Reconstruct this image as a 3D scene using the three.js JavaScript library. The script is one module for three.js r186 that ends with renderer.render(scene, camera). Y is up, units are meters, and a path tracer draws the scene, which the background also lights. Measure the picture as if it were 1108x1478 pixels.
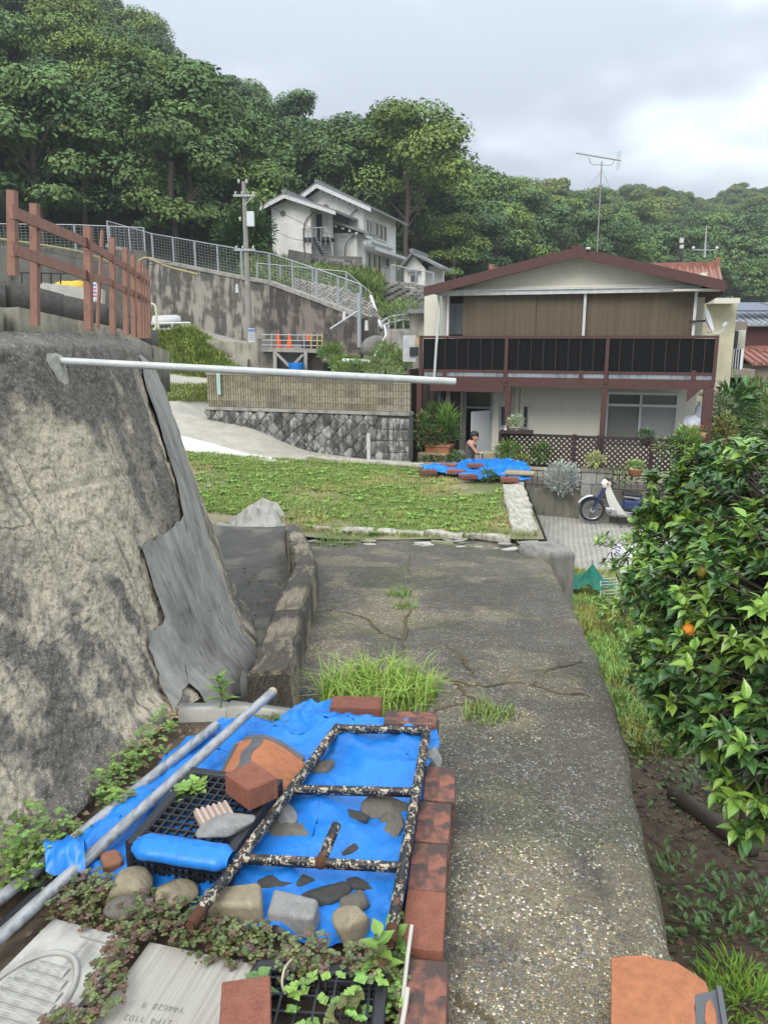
import * as THREE from 'three';
import { mergeGeometries, mergeVertices, toCreasedNormals } from 'three/addons/utils/BufferGeometryUtils.js';
import { RoundedBoxGeometry } from 'three/addons/geometries/RoundedBoxGeometry.js';
import { TessellateModifier } from 'three/addons/modifiers/TessellateModifier.js';
import { MarchingCubes } from 'three/addons/objects/MarchingCubes.js';

// ---------- camera, sky, sun, exposure ----------
const FPX = 1120, PITCH = 12.6 * Math.PI / 180, EYE = 1.6, TH = -18 * Math.PI / 180;
const CP = Math.cos(PITCH), SP = Math.sin(PITCH);
const scene = new THREE.Scene();
const camera = new THREE.PerspectiveCamera(2 * Math.atan(739 / FPX) * 180 / Math.PI, 1108 / 1478, 0.05, 3000);
camera.position.set(0, EYE, 0); camera.rotation.x = -PITCH;
const renderer = new THREE.WebGLRenderer();
renderer.toneMapping = THREE.LinearToneMapping;
renderer.toneMappingExposure = 1.72;
renderer.shadowMap.enabled = true;

// seeded numbers and noise
function rngOf(seed) { let a = seed >>> 0; return () => { a = (a + 0x6d2b79f5) | 0; let t = Math.imul(a ^ (a >>> 15), 1 | a); t = (t + Math.imul(t ^ (t >>> 7), 61 | t)) ^ t; return ((t ^ (t >>> 14)) >>> 0) / 4294967296; }; }
const rnd = rngOf(7);
const rr = (a, b) => a + (b - a) * rnd();
const hash = (x, y, s = 0) => { let h = Math.imul(x | 0, 374761393) + Math.imul(y | 0, 668265263) + Math.imul(s | 0, 1274126177); h = Math.imul(h ^ (h >>> 13), 1274126177); return ((h ^ (h >>> 16)) >>> 0) / 4294967296; };
const md = (a, p) => (p ? ((a % p) + p) % p : a);
function vn(x, y, s = 0, px = 0, py = px) { const i = Math.floor(x), j = Math.floor(y); let f = x - i, g = y - j; f = f * f * (3 - 2 * f); g = g * g * (3 - 2 * g); const a = hash(md(i, px), md(j, py), s), b = hash(md(i + 1, px), md(j, py), s), c = hash(md(i, px), md(j + 1, py), s), d = hash(md(i + 1, px), md(j + 1, py), s); return a + (b - a) * f + (c - a) * g + (a - b - c + d) * f * g; }
function fbm(x, y, o = 4, s = 0, px = 0, py = px) { let a = 0.5, t = 0, n = 0; for (let k = 0; k < o; k++) { t += a * vn(x, y, s + k * 17, px, py); n += a; a *= 0.5; x *= 2; y *= 2; px *= 2; py *= 2; } return t / n; }
const clamp = (x, a = 0, b = 1) => Math.min(b, Math.max(a, x)), lerp = (a, b, t) => a + (b - a) * t;
const sm = (a, b, x) => { const t = clamp((x - a) / (b - a)); return t * t * (3 - 2 * t); };
function lut(pts) { return (x) => { if (x <= pts[0][0]) return pts[0][1]; for (let i = 1; i < pts.length; i++) if (x <= pts[i][0]) { const [a, b] = pts[i - 1], [c, d] = pts[i]; return b + (d - b) * (x - a) / (c - a); } return pts[pts.length - 1][1]; }; }

// overcast sky: brighter towards the zenith, layered cloud
{
  const W = 2048, H = 1024, data = new Float32Array(W * H * 4);
  for (let j = 0; j < H; j++) {
    const el = ((j + 0.5) / H - 0.5) * Math.PI, up = Math.max(0, Math.sin(el));
    for (let i = 0; i < W; i++) {
      const az = (i + 0.5) / W * Math.PI * 2, o = (j * W + i) * 4;
      const k = 1 / (0.22 + up), cx = Math.cos(az) * Math.cos(el) * k, cz = Math.sin(az) * Math.cos(el) * k;
      const big = fbm(cx * 1.1 + 40.3, cz * 1.1 + 11.7, 5, 3), fine = fbm(cx * 3.2 + 9, cz * 3.2 + 4, 5, 9);
      let c = sm(0.36, 0.66, big * 0.72 + fine * 0.28);
      c = lerp(0.60, 1.08, c);
      const zen = 0.60 + 1.25 * up, tint = lerp(1, 0, clamp((c - 0.60) / 0.48));
      const l = el < 0 ? 0.3 : c * zen;
      data[o] = l * lerp(0.80, 0.70, tint); data[o + 1] = l * lerp(0.86, 0.79, tint); data[o + 2] = l * lerp(0.90, 0.90, tint); data[o + 3] = 1;
    }
  }
  const t = new THREE.DataTexture(data, W, H, THREE.RGBAFormat, THREE.FloatType);
  t.mapping = THREE.EquirectangularReflectionMapping; t.magFilter = THREE.LinearFilter; t.needsUpdate = true;
  scene.background = t; scene.environment = t;
}
const sun = new THREE.DirectionalLight(new THREE.Color(1, 0.96, 0.9), 1.5);
sun.position.set(-13, 32, 18); sun.target.position.set(0, 0, -12); sun.castShadow = true; sun.shadow.radius = 60;
sun.shadow.mapSize.set(4096, 4096); Object.assign(sun.shadow.camera, { left: -60, right: 60, top: 60, bottom: -60, near: 1, far: 200 });
scene.add(sun, sun.target);

// ---------- helpers ----------
const V = (x, y, z) => new THREE.Vector3(x, y, z);
const ray = (u, v) => { const a = (u - 554) / FPX, b = (739 - v) / FPX; return V(a, b * CP - SP, -(CP + b * SP)); };   // a photo pixel gives a direction
const atD = (u, v, d) => { const r = ray(u, v), k = -d / r.z; return V(r.x * k, EYE + r.y * k, -d); };
const onY = (u, v, y) => { const r = ray(u, v), k = (y - EYE) / r.y; return V(r.x * k, y, r.z * k); };
function onF(u, v, fn, d0 = 0.5, d1 = 60) { let p = atD(u, v, d0); for (let d = d0; d < d1; d += 0.02) { const q = atD(u, v, d); if (q.y <= fn(q.x, d)) return q; p = q; } return p; }
const caster = new THREE.Raycaster();
function hit(u, v, mesh) { mesh.updateWorldMatrix(true, false); caster.set(V(0, EYE, 0), ray(u, v).normalize()); return caster.intersectObject(mesh, false)[0]; }
const used = new Map();
function nm(name) { const n = used.get(name) ?? 0; used.set(name, n + 1); return n ? name + '_' + String(n).padStart(3, '0') : name; }
function mk(name, g, m, parent) { const o = new THREE.Mesh(g, m); o.name = name; o.castShadow = o.receiveShadow = true; if (parent) parent.add(o); return o; }
function tag(o, label, category, group) { o.userData = { label, category }; if (group) o.userData.group = group; return o; }
function thing(name, label, category, p = V(0, 0, 0), turn = 0, group) { const o = new THREE.Group(); o.name = nm(name); scene.add(o); o.position.copy(p); o.rotation.y = turn; return tag(o, label, category, group); }
function one(name, g, m, label, category, group) { const o = mk(nm(name), g, m, scene); return tag(o, label, category, group); }
function struct(name, g, m) { const o = mk(nm(name), g, m, scene); o.userData.kind = 'structure'; return o; }
function stuff(name, o, label, category) { o.name = nm(name); scene.add(o); o.castShadow = o.receiveShadow = true; o.userData = { kind: 'stuff', label, category }; return o; }
function dup(root, label, group) { const r = root.clone(); r.name = nm(root.name.replace(/_\d{3}$/, '')); scene.add(r); r.userData = { ...root.userData }; if (label) r.userData.label = label; if (group) r.userData.group = group; return r; }

const M4 = new THREE.Matrix4(), UPV = V(0, 1, 0);
function xf(g, x = 0, y = 0, z = 0, rx = 0, ry = 0, rz = 0, sx = 1, sy = sx, sz = sx) { return g.applyMatrix4(new THREE.Matrix4().compose(V(x, y, z), new THREE.Quaternion().setFromEuler(new THREE.Euler(rx, ry, rz, 'YXZ')), V(sx, sy, sz))); }
const box = (w, h, d, x = 0, y = 0, z = 0, ry = 0, rx = 0, rz = 0) => xf(new THREE.BoxGeometry(w, h, d), x, y, z, rx, ry, rz);
const rbox = (w, h, d, r, x = 0, y = 0, z = 0, ry = 0, rx = 0, rz = 0) => xf(new RoundedBoxGeometry(w, h, d, 2, r), x, y, z, rx, ry, rz);
function beam(a, b, w, h = w, up = UPV) { const dir = b.clone().sub(a), L = dir.length(); dir.normalize(); let u = Math.abs(dir.dot(up)) > 0.99 ? V(1, 0, 0) : up; const x = V().crossVectors(u, dir).normalize(), y = V().crossVectors(dir, x); const g = new THREE.BoxGeometry(w, h, L); return g.applyMatrix4(new THREE.Matrix4().makeBasis(x, y, dir).setPosition(a.clone().add(b).multiplyScalar(0.5))); }
function cyl(a, b, r1, r2 = r1, seg = 10, open = false) { const dir = b.clone().sub(a), L = dir.length(); const g = new THREE.CylinderGeometry(r2, r1, L, seg, 1, open); return g.applyMatrix4(new THREE.Matrix4().compose(a.clone().add(b).multiplyScalar(0.5), new THREE.Quaternion().setFromUnitVectors(UPV, dir.normalize()), V(1, 1, 1))); }
const tube = (pts, r, n = 24, seg = 8) => new THREE.TubeGeometry(new THREE.CatmullRomCurve3(pts), n, r, seg, false);
function lathe(pts, seg = 20) { return new THREE.LatheGeometry(pts.map((p) => new THREE.Vector2(p[0], p[1])), seg); }
function ext(pts, depth, bevel = 0) { const s = new THREE.Shape(pts.map((p) => new THREE.Vector2(p[0], p[1]))); return new THREE.ExtrudeGeometry(s, { depth, bevelEnabled: bevel > 0, bevelSize: bevel, bevelThickness: bevel, bevelSegments: 2, steps: 1 }); }
function flat(g) { const n = g.index ? g.toNonIndexed() : g; for (const k of Object.keys(n.attributes)) if (!['position', 'normal', 'uv', 'color'].includes(k)) n.deleteAttribute(k); if (!n.attributes.normal) n.computeVertexNormals(); if (!n.attributes.uv) n.setAttribute('uv', new THREE.BufferAttribute(new Float32Array(n.attributes.position.count * 2), 2)); n.morphAttributes = {}; return n; }
function join(list) { return list.length === 1 ? flat(list[0]) : mergeGeometries(list.map(flat)); }
// uv in metres by each face's own plane
function uvm(g, s = 1, ox = 0, oy = 0) { g = flat(g); const p = g.attributes.position, uv = g.attributes.uv, a = V(), b = V(), c = V(), n = V(); for (let i = 0; i < p.count; i += 3) { a.fromBufferAttribute(p, i); b.fromBufferAttribute(p, i + 1); c.fromBufferAttribute(p, i + 2); n.crossVectors(b.clone().sub(a), c.clone().sub(a)); const X = Math.abs(n.x), Y = Math.abs(n.y), Z = Math.abs(n.z); [a, b, c].forEach((q, k) => { if (Y >= X && Y >= Z) uv.setXY(i + k, q.x * s + ox, q.z * s + oy); else if (X >= Z) uv.setXY(i + k, q.z * s + ox, q.y * s + oy); else uv.setXY(i + k, q.x * s + ox, q.y * s + oy); }); } return g; }
function paint(g, c) { const n = g.attributes.position.count, a = new Float32Array(n * 3); for (let i = 0; i < n; i++) { const k = typeof c === 'function' ? c(i, g) : c; a[i * 3] = k[0]; a[i * 3 + 1] = k[1]; a[i * 3 + 2] = k[2]; } g.setAttribute('color', new THREE.BufferAttribute(a, 3)); return g; }
// a grid surface from a function of (i, j) in 0..1
function sheet(nu, nv, fn, uvf) { const P = [], U = [], I = []; for (let j = 0; j <= nv; j++) for (let i = 0; i <= nu; i++) { const p = fn(i / nu, j / nv); P.push(p.x, p.y, p.z); const w = uvf ? uvf(i / nu, j / nv, p) : [p.x, p.z]; U.push(w[0], w[1]); } for (let j = 0; j < nv; j++) for (let i = 0; i < nu; i++) { const a = j * (nu + 1) + i, b = a + 1, c = a + nu + 1, d = c + 1; I.push(a, b, d, a, d, c); } const g = new THREE.BufferGeometry(); g.setAttribute('position', new THREE.Float32BufferAttribute(P, 3)); g.setAttribute('uv', new THREE.Float32BufferAttribute(U, 2)); g.setIndex(I); g.computeVertexNormals(); return g; }
function rough(g, amp, freq, seed = 0) { g = mergeVertices(g.deleteAttribute('uv').deleteAttribute('normal'), 1e-4); const p = g.attributes.position; for (let i = 0; i < p.count; i++) { const x = p.getX(i), y = p.getY(i), z = p.getZ(i); p.setXYZ(i, x + (fbm(y * freq + 3, z * freq + seed, 2) - 0.5) * amp * 2, y + (fbm(x * freq + seed, z * freq, 2, 5) - 0.5) * amp * 2, z + (fbm(x * freq, y * freq + seed, 2, 9) - 0.5) * amp * 2); } g.computeVertexNormals(); return g; }

// ---------- textures ----------
function tex(W, H, fn, srgb = false) { const d = new Uint8Array(W * H * 4); for (let j = 0; j < H; j++) for (let i = 0; i < W; i++) { const c = fn(i, j), o = (j * W + i) * 4; if (typeof c === 'number') d[o] = d[o + 1] = d[o + 2] = clamp(c) * 255; else { d[o] = clamp(c[0]) * 255; d[o + 1] = clamp(c[1]) * 255; d[o + 2] = clamp(c[2]) * 255; } d[o + 3] = 255; } const t = new THREE.DataTexture(d, W, H); t.wrapS = t.wrapT = THREE.RepeatWrapping; t.magFilter = THREE.LinearFilter; t.minFilter = THREE.LinearMipmapLinearFilter; if (srgb) t.colorSpace = THREE.SRGBColorSpace; t.needsUpdate = true; return t; }
function rep(t, sx, sy = sx) { const c = t.clone(); c.repeat.set(sx, sy); c.needsUpdate = true; return c; }
const T = {};
T.grain = tex(512, 512, (i, j) => { const a = fbm(i / 64, j / 64, 5, 1, 8), b = hash(i, j, 5), c = fbm(i / 16, j / 16, 3, 33, 32); return 0.62 + 0.32 * a + 0.14 * (c - 0.5) + 0.14 * (b - 0.5); });
T.stain = tex(512, 512, (i, j) => { const a = fbm(i / 20, j / 128, 4, 4, 25.6, 4), b = fbm(i / 90, j / 90, 4, 8, 512 / 90), c = hash(i, j, 2); const e = fbm(i / 14, j / 14, 4, 41, 512 / 14); return 0.96 - 0.42 * sm(0.40, 0.78, a * 0.55 + b * 0.5) + 0.22 * (e - 0.5) + 0.12 * (c - 0.5); });
T.grime = tex(512, 512, (i, j) => { const a = fbm(i / 18, j / 110, 4, 4, 512 / 18, 512 / 110), b = fbm(i / 70, j / 70, 5, 8, 512 / 70), e = fbm(i / 12, j / 12, 4, 41, 512 / 12), c = hash(i, j, 2); return 1.0 - 0.72 * sm(0.40, 0.62, a * 0.45 + b * 0.6 + 0.12 * (e - 0.5)) + 0.3 * (e - 0.5) + 0.16 * (c - 0.5); });
T.plain = tex(256, 256, (i, j) => 0.90 + 0.10 * (fbm(i / 32, j / 32, 4, 61, 8) - 0.5) + 0.05 * (hash(i, j, 6) - 0.5));
T.speck = tex(512, 512, (i, j) => { const a = hash(i >> 1, j >> 1, 1), b = fbm(i / 40, j / 40, 4, 2, 12.8); return 0.55 + 0.3 * b + (a > 0.93 ? 0.25 : a < 0.1 ? -0.3 : 0.1 * (a - 0.5)); });
T.wood = tex(512, 512, (i, j) => { const w = fbm(i / 128, j / 256, 3, 7, 4, 2) * 6, a = vn(i / 3 + w, j / 140, 3, 0, 0), b = fbm(i / 8, j / 200, 3, 1, 64, 2.56); return 0.55 + 0.25 * a + 0.3 * b + 0.08 * (hash(i, j) - 0.5); });
T.weave = tex(256, 256, (i, j) => 0.8 + 0.1 * Math.sin(i / 256 * Math.PI * 2 * 64) * Math.sin(j / 256 * Math.PI * 2 * 64) + 0.2 * (fbm(i / 32, j / 32, 4, 6, 8) - 0.5) + 0.12 * sm(0.6, 0.68, fbm(i / 14, j / 14, 4, 46, 256 / 14)));
// aggregate concrete: stones of 6 to 14 mm in a dark binder
function worley(W, cells, fn) { const pts = []; for (let j = 0; j < cells; j++) for (let i = 0; i < cells; i++) pts.push([i + hash(i, j, 1), j + hash(i, j, 2), hash(i, j, 3), hash(i, j, 4)]); return tex(W, W, (i, j) => { const x = i / W * cells, y = j / W * cells, ci = Math.floor(x), cj = Math.floor(y); let d1 = 9, d2 = 9, best = null; for (let a = -1; a <= 1; a++) for (let b = -1; b <= 1; b++) { const p = pts[md(cj + b, cells) * cells + md(ci + a, cells)], dx = p[0] + (ci + a - md(ci + a, cells)) - x, dy = p[1] + (cj + b - md(cj + b, cells)) - y, d = Math.hypot(dx, dy); if (d < d1) { d2 = d1; d1 = d; best = p; } else if (d < d2) d2 = d; } return fn(d1, d2, best, i, j); }); }
T.agg = worley(1024, 110, (d1, d2, p, i, j) => { const e = sm(0.04, 0.22, d2 - d1), k = p[2], n = fbm(i / 40, j / 40, 4, 3, 25.6), f = hash(i, j, 9); const c = k > 0.955 && d1 < 0.34 ? [0.60, 0.585, 0.55] : k > 0.84 ? [0.30, 0.305, 0.31] : k > 0.45 ? [0.12, 0.125, 0.135] : k > 0.25 ? [0.19, 0.165, 0.13] : [0.07, 0.068, 0.065]; const b = [0.135, 0.125, 0.108]; const q = clamp(e * (0.35 + 0.65 * sm(0.35, 0.6, n + 0.2 * (p[3] - 0.5)))); return c.map((x, z) => (lerp(b[z], x, q) * (0.75 + 0.5 * f) * (0.8 + 0.4 * n)) ); });
T.aggBump = worley(1024, 110, (d1, d2, p) => sm(0, 0.35, d2 - d1) * (0.4 + 0.6 * p[3]));
T.soil = tex(512, 512, (i, j) => { const a = fbm(i / 40, j / 40, 5, 2, 12.8), b = fbm(i / 6, j / 6, 3, 9, 512 / 6), k = a * 0.6 + b * 0.5; return [0.06 + 0.10 * k, 0.042 + 0.075 * k, 0.028 + 0.05 * k]; });
T.lines = tex(512, 512, (i, j) => { const b = fbm(i / 30, j / 30, 4, 2, 512 / 30), l = Math.sin(i / 512 * Math.PI * 2 * 34 + 2.5 * fbm(i / 128, j / 64, 3, 5, 4, 8)), m = fbm(i / 16, j / 40, 3, 31, 32, 12.8); return 0.72 + 0.12 * l * (0.3 + m) + 0.3 * (b - 0.5) + 0.1 * (hash(i, j) - 0.5); });

// ---------- materials ----------
const col = (r, g, b) => new THREE.Color().setRGB(r, g, b);
function mat(c, o = {}) { const { map, bump, bs, rep: s, ...more } = o; const m = new THREE.MeshPhysicalMaterial({ color: Array.isArray(c) ? col(...c) : c, roughness: 0.85, side: THREE.DoubleSide, ...more }); if (map) m.map = s ? rep(map, s) : map; if (bump) { m.bumpMap = s ? rep(bump, s) : bump; m.bumpScale = bs ?? 0.004; } return m; }
const X = {
  concrete: mat([0.36, 0.34, 0.30], { map: T.stain, bump: T.grain, bs: 0.006, rep: 0.5 }),
  concreteDark: mat([0.20, 0.185, 0.165], { map: T.stain, bump: T.grain, bs: 0.008, rep: 0.35 }),
  concretePale: mat([0.55, 0.53, 0.47], { map: T.grain, bump: T.grain, bs: 0.004, rep: 0.8 }),
  concreteWet: mat([0.115, 0.11, 0.098], { map: T.grain, bump: T.grain, bs: 0.006, rep: 0.6, roughness: 0.6 }),
  mortar: mat([0.27, 0.265, 0.25], { map: T.stain, bump: T.grain, bs: 0.003, rep: 0.7 }),
  brownSteel: mat([0.105, 0.042, 0.034], { map: T.grain, bump: T.grain, bs: 0.001, rep: 2, roughness: 0.6 }),
  rail: mat([0.42, 0.215, 0.155], { map: T.speck, bump: T.grain, bs: 0.001, rep: 3, roughness: 0.65 }),
  rust: mat([0.13, 0.05, 0.025], { map: T.speck, rep: 6, roughness: 0.95 }),
  galv: mat([0.50, 0.52, 0.54], { map: T.grain, rep: 2, roughness: 0.45, metalness: 0.35 }),
  whitePaint: mat([0.72, 0.72, 0.70], { map: T.grain, rep: 1, roughness: 0.5 }),
  pvc: mat([0.60, 0.62, 0.60], { map: T.grain, bump: T.grain, bs: 0.0005, rep: 2.5, roughness: 0.42 }),
  tarp: mat([0.016, 0.25, 0.82], { map: T.weave, bump: T.weave, bs: 0.0012, rep: 4, roughness: 0.36, sheen: 0.2, specularIntensity: 1 }),
  blackPlastic: mat([0.03, 0.032, 0.036], { map: T.grain, rep: 4, roughness: 0.5 }),
  cream: mat([0.76, 0.725, 0.61], { map: T.plain, bump: T.grain, bs: 0.002, rep: 1.2 }),
  creamFar: mat([0.74, 0.70, 0.61], { map: T.stain, rep: 0.16 }),
  whiteFar: mat([0.86, 0.84, 0.785], { map: T.grain, rep: 0.2 }),
  roofGrey: mat([0.24, 0.245, 0.25], { map: T.grain, rep: 0.8, roughness: 0.6 }),
  roofBlue: mat([0.40, 0.43, 0.47], { map: T.grain, rep: 0.8, roughness: 0.5 }),
  roofRed: mat([0.36, 0.15, 0.11], { map: T.grain, rep: 1.2, roughness: 0.5 }),
  louvre: mat([0.16, 0.14, 0.12], { roughness: 0.7 }),
  glassDark: mat([0.05, 0.055, 0.06], { roughness: 0.08, specularIntensity: 1 }),
  frosted: mat([0.34, 0.36, 0.36], { roughness: 0.3 }),
  alu: mat([0.62, 0.63, 0.63], { roughness: 0.4, metalness: 0.4 }),
  terracotta: mat([0.50, 0.21, 0.115], { map: T.grain, bump: T.grain, bs: 0.001, rep: 3, roughness: 0.8 }),
  soil: mat([1, 1, 1], { map: T.soil, bump: T.soil, bs: 0.03, rep: 1.2, roughness: 1 }),
  wood: mat([0.42, 0.39, 0.35], { map: T.wood, bump: T.wood, bs: 0.003, rep: 1.6 }),
  bark: mat([0.12, 0.095, 0.07], { map: T.wood, bump: T.wood, bs: 0.01, rep: 2 }),
  skin: mat([0.52, 0.30, 0.20], { roughness: 0.6 }),
};
const leafMat = (o = {}) => new THREE.MeshPhysicalMaterial({ color: 0xffffff, vertexColors: true, roughness: 0.55, side: THREE.DoubleSide, transmission: 0.0, ...o });
X.leaf = leafMat({ roughness: 0.45 });
X.leafFar = leafMat({ roughness: 0.8 });
X.grass = new THREE.MeshPhysicalMaterial({ color: 0xffffff, roughness: 0.7, side: THREE.DoubleSide, vertexColors: true });
X.vc = (m) => { const c = m.clone(); c.vertexColors = true; return c; };
// ---------- setting ----------
const rampY = lut([[0, -0.02], [1.6, -0.05], [2.4, -0.1], [3.3, -0.22], [10.3, -1.17], [14, -1.2]]);
const fieldY = (x, d) => -1.15 + 0.085 * Math.max(0, -x - 0.5);
const surf = (x, d) => rampY(d);
const edgePts = [[1012, 1478], [992, 1400], [952, 1250], [921, 1120], [907, 1040], [882, 975], [842, 890], [818, 845], [797, 803]].map(([u, v]) => onF(u, v, surf)).map((p) => [-p.z, p.x]);
const rampR = lut([[0.2, edgePts[0][1] - 0.12], ...edgePts, [10.6, 2.25]]);
const parPts = [[395, 968, 0.08], [404, 920, 0], [415, 880, 0], [428, 845, 0], [441, 817, 0], [437, 795, 0], [427, 772, 0], [420, 757, 0]].map(([u, v]) => { const p = onF(u, v, (x, d) => rampY(d) + 0.28); return [-p.z, p.x, p.y]; });
const parX = lut(parPts.map((p) => [p[0], p[1]]));

// low ground that reaches the horizon
{
  const g = sheet(40, 40, (a, b) => { const x = (a - 0.5) * 1600, z = -(b - 0.1) * 1600; return V(x, -3.6, z); });
  struct('ground', g, mat([0.10, 0.12, 0.055], { map: T.grain, rep: 0.2 }));
}
// ramp: aggregate concrete, worn pale patches, rounded right lip that drops to the garden
{
  const nu = 120, nv = 330, d0 = 0.15, d1 = 10.55, wear = [];
  const fn = (a, b) => {
    const d = lerp(d0, d1, Math.pow(b, 1.6)), xr = rampR(d) + 0.03 * (fbm(d * 3, 1.5, 3) - 0.5), xl = d < 3.35 ? -1.3 : parX(d) - 0.02;
    const lip = 0.84; let x, y;
    const n = (fbm(d * 1.1, 7, 3, 2) - 0.5) * 0.05;
    if (a < lip) { const t = a / lip; x = lerp(xl, xr - 0.10, t); y = rampY(d) + n * t + (fbm(x * 1.6, d * 1.6, 4) - 0.5) * 0.045 + (fbm(x * 9, d * 9, 3, 4) - 0.5) * 0.012; y -= 0.05 * sm(0.72, 1, t) * sm(1, 2, d); }
    else { const t = (a - lip) / (1 - lip), yt = rampY(d) + n - 0.05 * sm(1, 2, d) + (fbm(xr * 1.6, d * 1.6, 4) - 0.5) * 0.045; const q = Math.min(1, t * 2.4) * Math.PI / 2; x = xr - 0.10 + 0.10 * Math.sin(q) - 0.10 * Math.max(0, t - 0.42) + (fbm(d * 2.2, t * 3, 3, 8) - 0.5) * 0.05 * sm(0.1, 0.5, t); y = yt - 0.09 * (1 - Math.cos(q)) - Math.max(0, t - 0.42) * 2.4; }
    return V(x, y, -d);
  };
  const g = sheet(nu, nv, fn, (a, b, p) => [p.x * 0.98 + (p.y < rampY(-p.z) - 0.12 ? p.y : 0), p.z * 0.98]);
  const P = g.attributes.position;
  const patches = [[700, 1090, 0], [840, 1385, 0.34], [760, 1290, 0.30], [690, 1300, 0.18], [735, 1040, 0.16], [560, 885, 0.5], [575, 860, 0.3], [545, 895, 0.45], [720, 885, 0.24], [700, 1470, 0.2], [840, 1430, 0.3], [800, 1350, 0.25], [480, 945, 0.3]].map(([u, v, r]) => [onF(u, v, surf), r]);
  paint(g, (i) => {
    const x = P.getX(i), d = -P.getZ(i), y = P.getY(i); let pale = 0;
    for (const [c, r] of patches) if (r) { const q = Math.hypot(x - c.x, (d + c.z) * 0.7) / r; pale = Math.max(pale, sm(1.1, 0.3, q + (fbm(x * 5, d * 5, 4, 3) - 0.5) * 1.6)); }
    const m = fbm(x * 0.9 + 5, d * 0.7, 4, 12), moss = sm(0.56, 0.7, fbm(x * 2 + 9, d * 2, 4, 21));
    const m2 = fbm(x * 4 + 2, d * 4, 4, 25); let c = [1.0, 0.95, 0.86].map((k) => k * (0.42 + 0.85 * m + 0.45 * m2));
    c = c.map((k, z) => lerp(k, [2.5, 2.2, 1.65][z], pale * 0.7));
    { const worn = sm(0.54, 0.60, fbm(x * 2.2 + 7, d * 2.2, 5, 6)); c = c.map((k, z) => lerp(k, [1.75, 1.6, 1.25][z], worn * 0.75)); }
    c = c.map((k, z) => lerp(k, [0.75, 0.95, 0.42][z], moss * 0.35));
    return c;
  });
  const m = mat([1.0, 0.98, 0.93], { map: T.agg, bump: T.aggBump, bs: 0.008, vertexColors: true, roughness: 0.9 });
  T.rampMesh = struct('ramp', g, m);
  // soil filled cracks across the old concrete
  const cm = mat([0.055, 0.052, 0.036], { map: T.soil, rep: 4, roughness: 1 }); cm.color.setRGB(0.9, 0.95, 0.7);
  [[[553, 955], [585, 966], [622, 972], [655, 984], [690, 990], [730, 986], [768, 990], [802, 1000], [850, 1004], [893, 1002]], [[655, 984], [672, 1002], [690, 1012], [682, 1030]], [[768, 990], [790, 968], [838, 955], [868, 950]], [[592, 800], [588, 842], [590, 880], [584, 925], [578, 946], [553, 955]], [[690, 1012], [640, 1022], [608, 1036]], [[640, 930], [668, 950], [690, 990]], [[655, 1440], [690, 1462], [712, 1478]], [[470, 880], [520, 890], [560, 918], [584, 925]]].forEach((line) => { const pts = line.map(([u, v]) => hit(u, v, T.rampMesh)?.point).filter(Boolean), cv = new THREE.CatmullRomCurve3(pts), n = 40, P = [], I = []; for (let k = 0; k <= n; k++) { const p = cv.getPoint(k / n), t = cv.getTangent(k / n), s = V(-t.z, 0, t.x).normalize(), w = 0.003 + 0.012 * fbm(k * 0.6, pts[0].x * 9, 3, 3), j = (fbm(k * 0.9, pts[0].z * 5, 3, 7) - 0.5) * 0.07; p.addScaledVector(s, j); p.y += 0.004; for (const q of [-1, 1]) P.push(p.x + s.x * w * q, p.y, p.z + s.z * w * q); if (k < n) { const a = k * 2; I.push(a, a + 1, a + 3, a, a + 3, a + 2); } } const cg = new THREE.BufferGeometry(); cg.setAttribute('position', new THREE.Float32BufferAttribute(P, 3)); cg.setIndex(I); cg.computeVertexNormals(); mk('crack', uvm(cg), cm, T.rampMesh); });
  // loose pale and grey chips lying in the worn aggregate
  const chip = rough(new THREE.IcosahedronGeometry(1, 0), 0.28, 1.7, 3); chip.scale(1, 0.5, 0.75);
  const n = 4200, im = new THREE.InstancedMesh(chip, mat([1, 1, 1], { roughness: 0.8 }), n), q = new THREE.Quaternion(), e = new THREE.Euler(), c = new THREE.Color();
  const R = rngOf(91);
  for (let k = 0; k < n; k++) {
    const d = 1.0 + 5.5 * Math.pow(R(), 1.5), x = lerp(d < 3.3 ? 0.25 : parX(d) + 0.15, rampR(d) - 0.25, R()), t = 0.002 + 0.0042 * R() * R(), yy = rampY(d) + (fbm(d * 1.1, 7, 3, 2) - 0.5) * 0.05 * ((x - (d < 3.35 ? -1.3 : parX(d))) / (rampR(d) - 0.1 - (d < 3.35 ? -1.3 : parX(d)))) + (fbm(x * 1.6, d * 1.6, 4) - 0.5) * 0.045 + (fbm(x * 9, d * 9, 3, 4) - 0.5) * 0.012;
    const tt = (x - (d < 3.35 ? -1.3 : parX(d))) / (rampR(d) - 0.1 - (d < 3.35 ? -1.3 : parX(d)));
    e.set((R() - 0.5) * 0.6, R() * 6, (R() - 0.5) * 0.6);
    im.setMatrixAt(k, new THREE.Matrix4().compose(V(x, yy - 0.05 * sm(0.72, 1, tt) * sm(1, 2, d) + t * 0.1, -d), q.setFromEuler(e), V(t, t, t)));
    const w = R(); const f = w > 0.94 ? [0.55, 0.53, 0.48] : w > 0.45 ? [0.17, 0.18, 0.20] : w > 0.3 ? [0.24, 0.19, 0.13] : [0.30, 0.30, 0.30];
    im.setColorAt(k, c.setRGB(...f.map((z) => z * (0.7 + 0.6 * R()))));
  }
  stuff('gravel', im, 'small loose stone chips scattered over the sloping concrete', 'gravel');
}
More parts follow.
